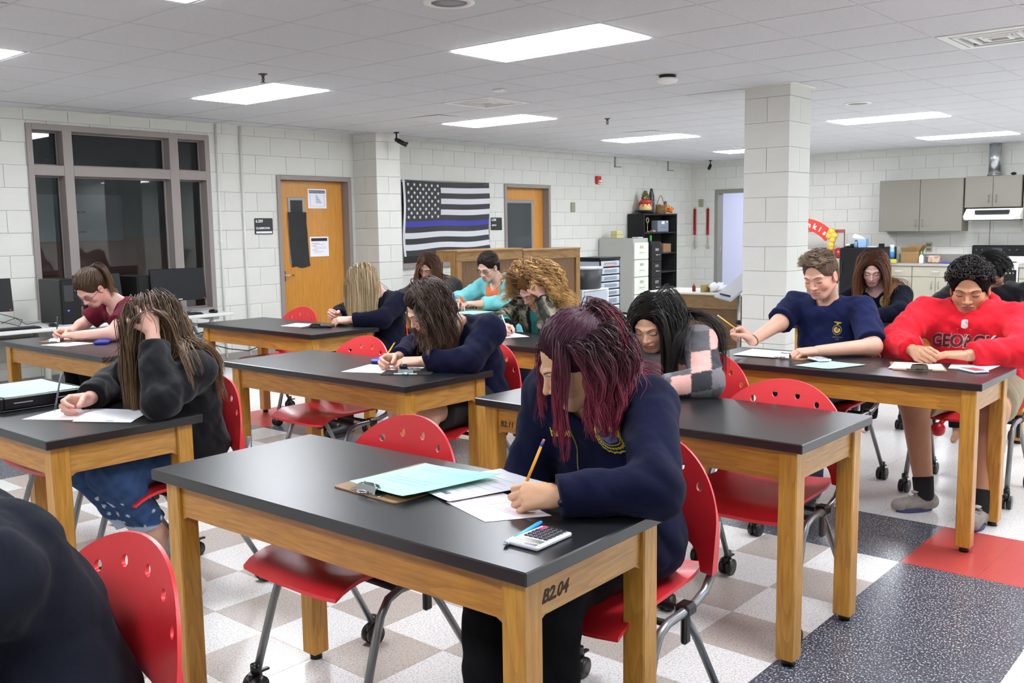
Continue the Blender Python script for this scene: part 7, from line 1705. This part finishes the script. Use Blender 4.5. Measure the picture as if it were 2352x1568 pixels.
b = MB(); b.tube([p.W(hd.wor((.012 * math.cos(a), tie[1] - .006, tie[2] + .004 + .012 * math.sin(a)))) for a in [2 * math.pi * k / 12 for k in range(12)]], .005, 6, closed=True); put('hair_tie', b.mesh('hair_tie', Mblackm), p.root)
pencil((-6.075, 2.665, .75), (-6.125, 2.70, .888), '1c3a3a', 'dark green pen held by the girl in the maroon top', pen=True, er='1a2a2c', tipc='2aa060')

# ---- 13 black jacket, ripped jeans, hand in her brown hair
hd = Head((-3.465, 1.90, 1.03), (-.30, -.95), 46, -6, 1.0)
p = Person('person in black jacket and ripped blue jeans holding her long brown hair with one hand', (-3.46, 2.0), hd, (-3.46, 1.99, .54), (-3.28, 1.95, .89), (-3.64, 1.94, .90), (-3.20, 1.76, .80), (-3.74, 1.84, .80), (-3.35, 1.825, 1.035), (-3.555, 1.66, .785),
           ((-.45, .12, .75), (-.75, .25, -.45), (-.2, -.95, .1), 'scalp'), ((.15, -.95, 0), (.8, 0, -.45), (0, 0, 1), 'write', 1.0), 'd5a592', kneeL=(-3.34, 1.62, .545), kneeR=(-3.48, 1.60, .545), ankL=(-3.26, 1.86, .12), ankR=(-3.42, 1.88, .12))
p.build_body(.0028, .008); p.face_lines('4a3628', bw=.003); fn = p.cloth_field(.022, (.86, .90), -.16, .016, .026, .010, 13.3); p.mesh_cloth('jacket', fn, Mblk, .0075)
def denim(V):
    c = np.tile(np.array(lin('33496e')[:3]), (len(V), 1)) * (1 + .25 * noise3(V, 60, 2)[:, None]); m = (V[:, 2] < .44) & (V[:, 2] > .33) & (noise3(V, 70, 5) > .62); c[m] = lin('b9c3cf')[:3]; m = V[:, 2] < .335; c[m] = lin('9fb0c6')[:3]; return np.clip(c, 0, 1)
p.trousers(mat('denim', '33496e', .9, attr=True, bump=.2, bscale=300, spec=.12), .014, .52, 'jeans', h=.007, colfn=denim); p.shoes(mat('shoe_pale', 'c9c6c2', .6))
b = MB(); t = np.linspace(0, 1, 8)[:, None]; q = p.project(fn, np.array((-3.45, 1.8, .90)) * (1 - t) + np.array((-3.44, 1.8, .77)) * t, (0.1, -1, .1), .002); b.tube([p.W(x) for x in q], .013, 6, flat=.3); put('white_shirt_strip', b.mesh('white_shirt_strip', Mcollar), p.root)
p.hair([p.cap_mesh('43342a', 1.0), p.strands(1900, .48, 22, .0019, '4e3a2a', '74593f', .26, -.2, .55, (.004, .05), (.003, 4), side=.85, var=.4, mix=('8a6c4e', .22), test=lambda b: b[1] < .8), p.strands(450, .38, 18, .0019, '4e3a2a', '745a42', .26, .2, -.15, (.003, .018), (.003, 4), lambda b: b[1] > .1 and b[2] > .1, side=.8, var=.4)])
pencil((-3.585, 1.545, .748), (-3.632, 1.60, .885), '6a6c78', 'grey mechanical pencil held by the girl in the black jacket', pen=True, er='3a3c44', tipc='b9bcc0')

# ---- 14 dark-jacketed shoulder at the bottom left
hd = Head((-2.02, .28, 1.07), (-.5, -.9), 45, 0, 1.0)
p = Person('person in a dark blue-black jacket, only back and shoulder visible in the bottom left corner', (-1.8, .65), hd, (-1.76, .68, .53), (-1.61, .56, .86), (-1.98, .60, .88), (-1.55, .34, .78), (-2.12, .36, .79), (-1.70, .15, .78), (-2.0, .15, .78),
           ((-.8, -.5, 0), (0, 0, -1), (-.5, .8, 0), 'relax'), ((.6, -.7, 0), (0, 0, -1), (.5, .8, 0), 'relax'), 'd0a58e', bulk=1.15)
p.build_body(.0045, .012); p.face_lines('4a3628'); p.mesh_cloth('jacket', p.cloth_field(.026, (.93, .93), -.12, .014, .02, .008, 14.2), mat('blueblack_cloth', '141722', .85, noise=.12, nscale=6, bump=.1, bscale=120, sheen=.03, spec=.12), .009); p.trousers(Mbtr, h=.012)
p.hair([p.cap_mesh('3a2a20', 1.03), p.strands(500, .15, 8, .003, '3a2a20', '54402f', .25, 0, .3, (.004, .02), (.003, 5), side=.9)])
# ------------------------------------------------------------ things on the tables
def paper_pts(pts, z, th, nm, lab, m_, cat='paper', curl=0, rows=(), group=None):
    """quad sheet given by four corners (x,y), subdivided so it can curl"""
    p = [Vector((a, b, 0)) for a, b in pts]; n = 8; V = []
    for s in (1, 0):
        for i in range(n + 1):
            for j in range(n + 1):
                u, v = i / n, j / n; q = (p[0] * (1 - u) + p[1] * u) * (1 - v) + (p[3] * (1 - u) + p[2] * u) * v
                c = curl * ((2 * abs(u - .5)) ** 3 * .6 + (2 * abs(v - .5)) ** 4 * .5 + .15 * math.sin(u * 5 + v * 3)) if curl else 0
                V.append((q.x, q.y, z + max(c, 0) + (th if s else 0)))
    m_2 = (n + 1) ** 2; F = []
    for i in range(n):
        for j in range(n):
            a = i * (n + 1) + j; F += [(a, a + n + 1, a + n + 2, a + 1), (m_2 + a, m_2 + a + 1, m_2 + a + n + 2, m_2 + a + n + 1)]
    b = MB(); b.add(V, F, 0, True)
    def at(u, v): q = (p[0] * (1 - u) + p[1] * u) * (1 - v) + (p[3] * (1 - u) + p[2] * u) * v; return q
    for (u0, u1, v0, v1, mi) in rows:
        zz = z + th + .0006 + curl * .2
        def cz(u, v): return z + th + .0005 + (max(0, curl * ((2 * abs(u - .5)) ** 3 * .6 + (2 * abs(v - .5)) ** 4 * .5 + .15 * math.sin(u * 5 + v * 3))) if curl else 0)
        k = 6; vs = []
        for t in range(k + 1):
            u = u0 + (u1 - u0) * t / k
            for v in (v0, v1): q = at(u, v); vs.append((q.x, q.y, cz(u, v)))
        b.add(vs, [(2 * t, 2 * t + 2, 2 * t + 3, 2 * t + 1) for t in range(k)], mi)
    o = b.build(nm, [m_, mat('print_grey', 'c2c2d2', .8), mat('print_rose', 'dfb0b8', .8), mat('print_seal', '77779c', .8), mat('print_mint', '84cdb4', .8)])
    bm = bmesh.new(); bm.from_mesh(o.data); bmesh.ops.recalc_face_normals(bm, faces=bm.faces); bm.to_mesh(o.data); bm.free()
    return tag(o, lab, cat, group)
rows_text = lambda n, mi=1, a=.1, e=.9: [(a, e - .25 * random.random(), .14 + (.75 / n) * k, .14 + (.75 / n) * k + .008, mi) for k in range(n)]
def clipboard(c, ang, z, lab, mtl=None, w_=.23, h_=.318, clipm=None):
    """clip at local +y end"""
    t = thing('clipboard', lab, 'clipboard', (c[0], c[1], z), ang)
    p = []
    for (x, y, a0) in ((w_ / 2 - .012, -h_ / 2 + .012, -90), (w_ / 2 - .012, h_ / 2 - .012, 0), (-w_ / 2 + .012, h_ / 2 - .012, 90), (-w_ / 2 + .012, -h_ / 2 + .012, 180)):
        for k in range(4): a = math.radians(a0 + 30 * k); p.append((x + .012 * math.cos(a), y + .012 * math.sin(a)))
    MB().prism(p, ((0, 0, 0), X3, Y3), .0032).build('board', mtl or Mcork, t)
    cm2 = clipm or mat('clip_chrome', 'b9b9bc', .2, .95); b = MB()
    b.box((-.055, h_ / 2 - .032, .0035), (.055, h_ / 2 - .004, .0055), .001)
    b.prism([(-.038, .0), (.038, 0), (.030, .022), (-.030, .022)], ((0, h_ / 2 - .034, .006), X3, Vector((0, .25, 1)).normalized()), .0015)
    b.prism([(-.038, .0), (.038, 0), (.034, .02), (-.034, .02)], ((0, h_ / 2 - .008, .006), X3, Vector((0, -.35, 1)).normalized()), .0015)
    b.tube([(-.034, h_ / 2 - .018, .018), (.034, h_ / 2 - .018, .018)], .0055, 8); o = b.build('clip', cm2, t)
    b = MB(); b.tube([(.014 * math.cos(a), h_ / 2 + .002 + .010 * math.sin(a), .010) for a in [2 * math.pi * k / 14 for k in range(14)]], .0022, 6, closed=True); b.tube([(-.03, h_ / 2 - .018, .024), (-.012, h_ / 2 - .03, .027), (.012, h_ / 2 - .03, .027), (.03, h_ / 2 - .018, .024)], .002, 6); b.build('clip_loop', cm2, t)
    return t
def calculator(c, ang, z, lab, w_=.074, h_=.118, body='d6d8e2', key='26262e', bodym=None):
    t = thing('calculator', lab, 'calculator', (c[0], c[1], z), ang); MB().box((-w_ / 2, -h_ / 2, 0), (w_ / 2, h_ / 2, .010), .003).build('casing', mat('calc_' + body, body, .3, .2), t)
    MB().box((-w_ * .40, h_ * .20, .010), (w_ * .40, h_ * .34, .0106)).build('display', mat('lcd', '6f766c', .2), t); MB().box((-w_ * .40, h_ * .39, .010), (-w_ * .0, h_ * .46, .0106)).build('solar_strip', mat('solar', '1b1420', .2), t)
    for r in range(6):
        for c_ in range(5):
            x, y = -w_ * .38 + c_ * w_ * .155, -h_ * .46 + r * h_ * .105
            o = MB().box((x, y, .010), (x + w_ * .12, y + h_ * .075, .0125), .001).build('key', mat('key_pink', 'c23a72', .4) if (r == 5 and False) or (r < 2 and c_ == 0 and False) or (r == 0 and c_ == 4) or (r == 1 and c_ == 4) else mat('calc_key_' + key, key, .35), t)
    return t
Z = TH + .0004
# nearest table
a = math.atan2(-.009, .244)
t = clipboard((-1.825, 1.70), math.pi + a, Z, 'brown clipboard with a silver clip under the mint paper on the nearest table', w_=.25, h_=.32)
paper_pts([(-1.912, 1.566), (-1.698, 1.556), (-1.640, 1.86), (-1.889, 1.82)], Z + .014, .0006, 'mint_worksheet', 'mint green worksheet held in the clipboard on the nearest table', Mgreen, curl=.004, rows=[(.15, .85, .3, .31, 4), (.15, .8, .38, .39, 4), (.15, .85, .46, .47, 4), (.15, .8, .8, .81, 4), (.2, .5, .06, .1, 4)])
paper_pts([(-1.600, 1.622), (-1.382, 1.590), (-1.395, 1.87), (-1.60, 1.88)], Z, .0005, 'answer_sheet', 'white answer sheet with faint pink boxes under the writing hand on the nearest table', mat('paper_rose_white', 'efe6ec', .75), rows=[(.04, .96, .03, .036, 2), (.04, .96, .20, .206, 2), (.30, .31, .03, .5, 2), (.04, .05, .03, .8, 2), (.1, .28, .10, .11, 1), (.4, .9, .10, .11, 1), (.4, .8, .14, .15, 1)]) if False else None
paper_pts([(-1.62, 1.628), (-1.435, 1.568), (-1.345, 1.700), (-1.56, 1.775)], Z, .0005, 'answer_sheet', 'pink-printed answer sheet under the writing hand on the nearest table', mat('paper_rose_white', 'efe6ec', .75), rows=[(.03, .97, .06, .07, 2), (.03, .97, .36, .37, 2), (.36, .37, .06, .95, 2), (.08, .33, .15, .16, 1), (.42, .9, .14, .15, 1), (.42, .85, .22, .23, 1), (.42, .8, .48, .49, 1), (.03, .04, .06, .95, 2)])
paper_pts([(-1.812, 1.676), (-1.603, 1.622), (-1.52, 1.900), (-1.712, 1.938)], Z + .0032, .0006, 'question_sheet', 'white printed question sheet with two seals beside the girl with burgundy hair', Mpaper, curl=.003, rows=rows_text(7, 1, .25, .95) + [(.08, .20, .36, .43, 3), (.56, .70, .10, .16, 3)])
calculator((-1.256, 1.545), math.pi + .03, TH + .0005, 'silver calculator with dark keys at the corner of the nearest table', .084, .126)
pencil((-1.288, 1.462, TH + .006), (-1.322, 1.632, TH + .0062), '3aa6e6', 'bright blue capped pen beside the calculator on the nearest table', pen=True, er='e6e8ee', tipc='8a8c92', r=.0052)
# B211 table
paper_pts([(-2.16, 3.02), (-1.945, 3.06), (-1.915, 3.255), (-2.13, 3.24)], Z, .0005, 'worksheet', 'white worksheet under the arm of the girl in the patchwork sweater', Mpaper, rows=rows_text(6))
# T3
paper_pts([(-2.307, 4.431), (-2.085, 4.447), (-2.10, 4.70), (-2.33, 4.700)], Z + .0036, .0006, 'worksheet', 'white worksheet in front of the boy in navy', Mpaper, rows=rows_text(8) + [(.15, .3, .06, .1, 3), (.75, .88, .06, .1, 3)])
clipboard((-2.04, 4.585), math.pi - .1, Z, 'brown clipboard under the resting hand of the boy in navy', w_=.22, h_=.26)
paper_pts([(-1.895, 4.262), (-1.722, 4.245), (-1.635, 4.464), (-1.84, 4.50)], Z, .0006, 'mint_worksheet', 'mint green sheet in the middle of the boys\' table', Mgreen, curl=.003, rows=[(.1, .9, .3, .31, 4), (.1, .9, .5, .51, 4)])
calculator((-1.865, 4.475), .9, Z + .006, 'pale calculator lying on the corner of the mint sheet', .07, .11, 'dfe3ea', '8f93a8')
paper_pts([(-1.512, 4.414), (-1.29, 4.50), (-1.36, 4.68), (-1.555, 4.626)], Z + .0036, .0006, 'answer_sheet', 'white answer sheet clipped in front of the boy in red', mat('paper_rose_white', 'efe6ec', .75), rows=rows_text(5, 2))
paper_pts([(-1.30, 4.585), (-1.140, 4.610), (-1.132, 4.80), (-1.33, 4.74)], Z, .0006, 'worksheet', 'white worksheet beside the sleeve of the boy in red', Mpaper, rows=rows_text(7))
clipboard((-1.425, 4.55), math.pi + .38, Z, 'brown clipboard with dark clip in front of the boy in red', w_=.23, h_=.26, clipm=mat('clip_dark', '3a362c', .25, .8))
calculator((-1.185, 4.55), .9, Z + .001, 'white calculator with red screen edge near the right table corner', .075, .12, 'd9dadf', 'a03a4a')
# T4
paper_pts([(-3.541, 2.872), (-3.343, 2.962), (-3.44, 3.16), (-3.620, 3.119)], Z, .0006, 'worksheet', 'white worksheet left of the writing hand on the middle table', Mpaper, rows=rows_text(7) + [(.2, .33, .06, .1, 3), (.7, .83, .06, .1, 3)])
clipboard((-3.285, 3.085), math.pi + .6, Z, 'black clipboard with a big black and silver clip on the middle table', Mblackm, .24, .25, mat('clip_silver', 'a8b4bc', .2, .9))
paper_pts([(-3.40, 3.02), (-3.24, 3.10), (-3.30, 3.19), (-3.45, 3.12)], Z + .0036, .0006, 'answer_sheet', 'pink-tinted answer sheet on the black clipboard of the middle table', mat('paper_rose_white', 'efe6ec', .75), rows=rows_text(4, 2))
tag(MB().lathe([(.001, 0), (.018, 0), (.020, .012), (.017, .022), (.001, .022)], (-3.245, 3.0, Z + .024), 16).build('clip_knob', Mblack), 'black round knob of the clip standing on the middle table clipboard', 'knob')
t = thing('calculator_case', 'blue calculator case on the middle table', 'case', (-3.645, 3.235, Z), .5); MB().box((-.045, -.07, 0), (.045, .07, .018), .005).build('case_body', mat('case_blue', '2740a8', .35), t); MB().box((-.0455, -.0705, .008), (.0455, .0705, .0095), .001).build('lid_seam', mat('case_blue_dk', '1b2c70', .4), t)
paper_pts([(-3.19, 3.105), (-3.150, 3.13), (-3.215, 3.275), (-3.255, 3.25)], Z + .001, .0006, 'mint_slip', 'narrow mint slip sticking out beside the black clipboard', Mgreen)
# T5
paper_pts([(-5.618, 4.032), (-5.41, 4.075), (-5.42, 4.285), (-5.70, 4.225)], Z, .0006, 'worksheet', 'white worksheet in front of the long-haired blonde girl', Mpaper, rows=rows_text(6))
clipboard((-5.36, 4.19), math.pi + .5, Z, 'black clipboard before the blonde girl', Mblackm, .20, .26, mat('clip_dark', '3a362c', .25, .8))
calculator((-5.285, 4.17), .8, Z + .004, 'black graphing calculator at the hand of the blonde girl', .085, .16, '1a1b1e', '45464c')
# T9, T8, T10
paper_pts([(-4.13, 4.50), (-3.82, 4.33), (-3.72, 4.50), (-4.0, 4.64)], Z, .0006, 'worksheet', 'white worksheet under the pen of the curly-haired student', Mpaper, rows=rows_text(6))
paper_pts([(-2.50, 6.42), (-2.27, 6.44), (-2.24, 6.62), (-2.48, 6.62)], Z, .0006, 'worksheet', 'white worksheet before the far auburn-haired girl', Mpaper)
paper_pts([(-5.30, 5.44), (-5.06, 5.42), (-5.08, 5.70), (-5.32, 5.70)], Z, .0006, 'mint_worksheet', 'mint sheet before the student in the teal jacket', Mgreen)
t = thing('held_sheet', 'grey curved sheet of paper held up by the student in the teal jacket', 'paper', (-5.42, 5.62, .79)); b = MB(); V = []
for i in range(9):
    for j in range(7):
        u, v = i / 8, j / 6; V.append((-.20 + .26 * u - .05 * v, -.02 - .10 * v + .05 * math.sin(u * 3.1), .02 + .20 * v - .07 * u * v + .03 * math.sin(u * 3)))
b.add(V, [(i * 7 + j, i * 7 + 7 + j, i * 7 + 8 + j, i * 7 + j + 1) for i in range(8) for j in range(6)], 0, True); b.build('sheet', mat('sheet_grey', 'b2b3be', .7), t)
# T7
clipboard((-6.05, 2.72), math.pi + .5, Z, 'brown clipboard with papers before the girl in maroon', w_=.22, h_=.26)
paper_pts([(-6.16, 2.64), (-5.98, 2.72), (-6.06, 2.85), (-6.22, 2.77)], Z + .0036, .0006, 'answer_sheet', 'pink-tinted answer sheet under the pen of the girl in maroon', mat('paper_rose_white', 'efe6ec', .75), rows=rows_text(4, 2))
paper_pts([(-5.93, 2.50), (-5.72, 2.56), (-5.74, 2.75), (-5.94, 2.70)], Z, .0006, 'worksheet', 'white worksheet right of the clipboard near the girl in maroon', Mpaper, rows=rows_text(6))
t = thing('calculator_case', 'blue calculator case beside the elbow of the girl in maroon', 'case', (-5.70, 2.78, Z), .9); MB().box((-.04, -.075, 0), (.04, .075, .02), .006).build('case_body', mat('case_blue2', '2a3590', .35), t); MB().box((-.0405, -.0755, .009), (.0405, .0755, .0105), .001).build('lid_seam', mat('case_blue_dk', '1b2c70', .4), t)
# T6
paper_pts([(-3.594, 1.43), (-3.40, 1.56), (-3.47, 1.72), (-3.70, 1.63)], Z, .0006, 'answer_sheet', 'pink-tinted answer sheet under the hand of the girl in black jacket', mat('paper_rose_white', 'efe6ec', .75), rows=rows_text(5, 2))
paper_pts([(-3.393, 1.521), (-3.204, 1.643), (-3.36, 1.81), (-3.585, 1.69)], Z + .0016, .0006, 'worksheet', 'white worksheet below the elbow of the girl in black jacket', Mpaper, rows=rows_text(8) + [(.55, .68, .05, .1, 3)])
t = thing('paper_tray', 'low black tray holding mint papers at the left edge', 'tray', (-3.98, 1.60, TH), 0)
b = MB(); b.box((-.20, -.17, 0), (.20, .17, .008), .003).box((-.20, -.17, .008), (.20, -.155, .055), .004).box((-.20, .155, .008), (.20, .17, .055), .004).box((-.20, -.155, .008), (-.185, .155, .055), .004).box((.185, -.155, .008), (.20, .155, .055), .004); b.build('tray', Mblack, t)
b = MB(); b.box((.2, -.12, .030), (.2012, -.05, .034)).box((.2, .04, .030), (.2012, .12, .034)).box((-.1, -.1712, .030), (-.02, -.17, .034)); b.build('pale_edge_mark', mat('edge_pale', 'a9a9ad', .4), t)
paper_pts([(-4.16, 1.455), (-3.80, 1.455), (-3.80, 1.75), (-4.16, 1.75)], TH + .050, .003, 'mint_paper_stack', 'stack of mint papers on the black tray at the left edge', Mgreen, curl=.003, rows=[(.1, .9, .2, .21, 4), (.1, .9, .3, .31, 4), (.1, .8, .4, .41, 4)])
# red ball foot seen under the boys' table
tag(MB().ball((-1.44, 4.95, .375), .036).cyl((-1.44, 4.95, .39), (-1.43, 5.06, .425), .012).build('rubber_ball', mat('red_ball', 'c8202c', .35)), 'small red ball hanging under the chair of the boy in red', 'ball')
# a green plant tip beside the far table
b = MB()
for k in range(7): a = k * .9; b.tube([(-5.93, 5.50, .742), (-5.93 + .02 * math.cos(a), 5.50 + .02 * math.sin(a), .79), (-5.93 + .05 * math.cos(a), 5.50 + .05 * math.sin(a), .82 + .02 * (k % 3))], [.003, .005, .001], 5)
tag(b.build('green_marker_tips', mat('bright_green', '4aa84a', .5)), 'bright green leaf-like tips on the far table before the brown-haired student', 'plant')
# skirting
for nm, lo, hi in (('baseboard_left', (XW, YF, 0), (XW + .012, 6.5, .10)), ('baseboard_far', (XF, 8.02, 0), (XF + .012, 10.40, .10)), ('baseboard_far_right', (XF, 11.48, 0), (XF + .012, YB, .10)), ('baseboard_back', (-7.49, YB - .012, 0), (-5.95, YB, .10))):
    tag(MB().box(lo, hi, .002).build(nm, mat('base_vinyl', '8a8480', .5)), kind='structure')
for o in bpy.data.objects:
    if '_w' in o.keys(): del o['_w']
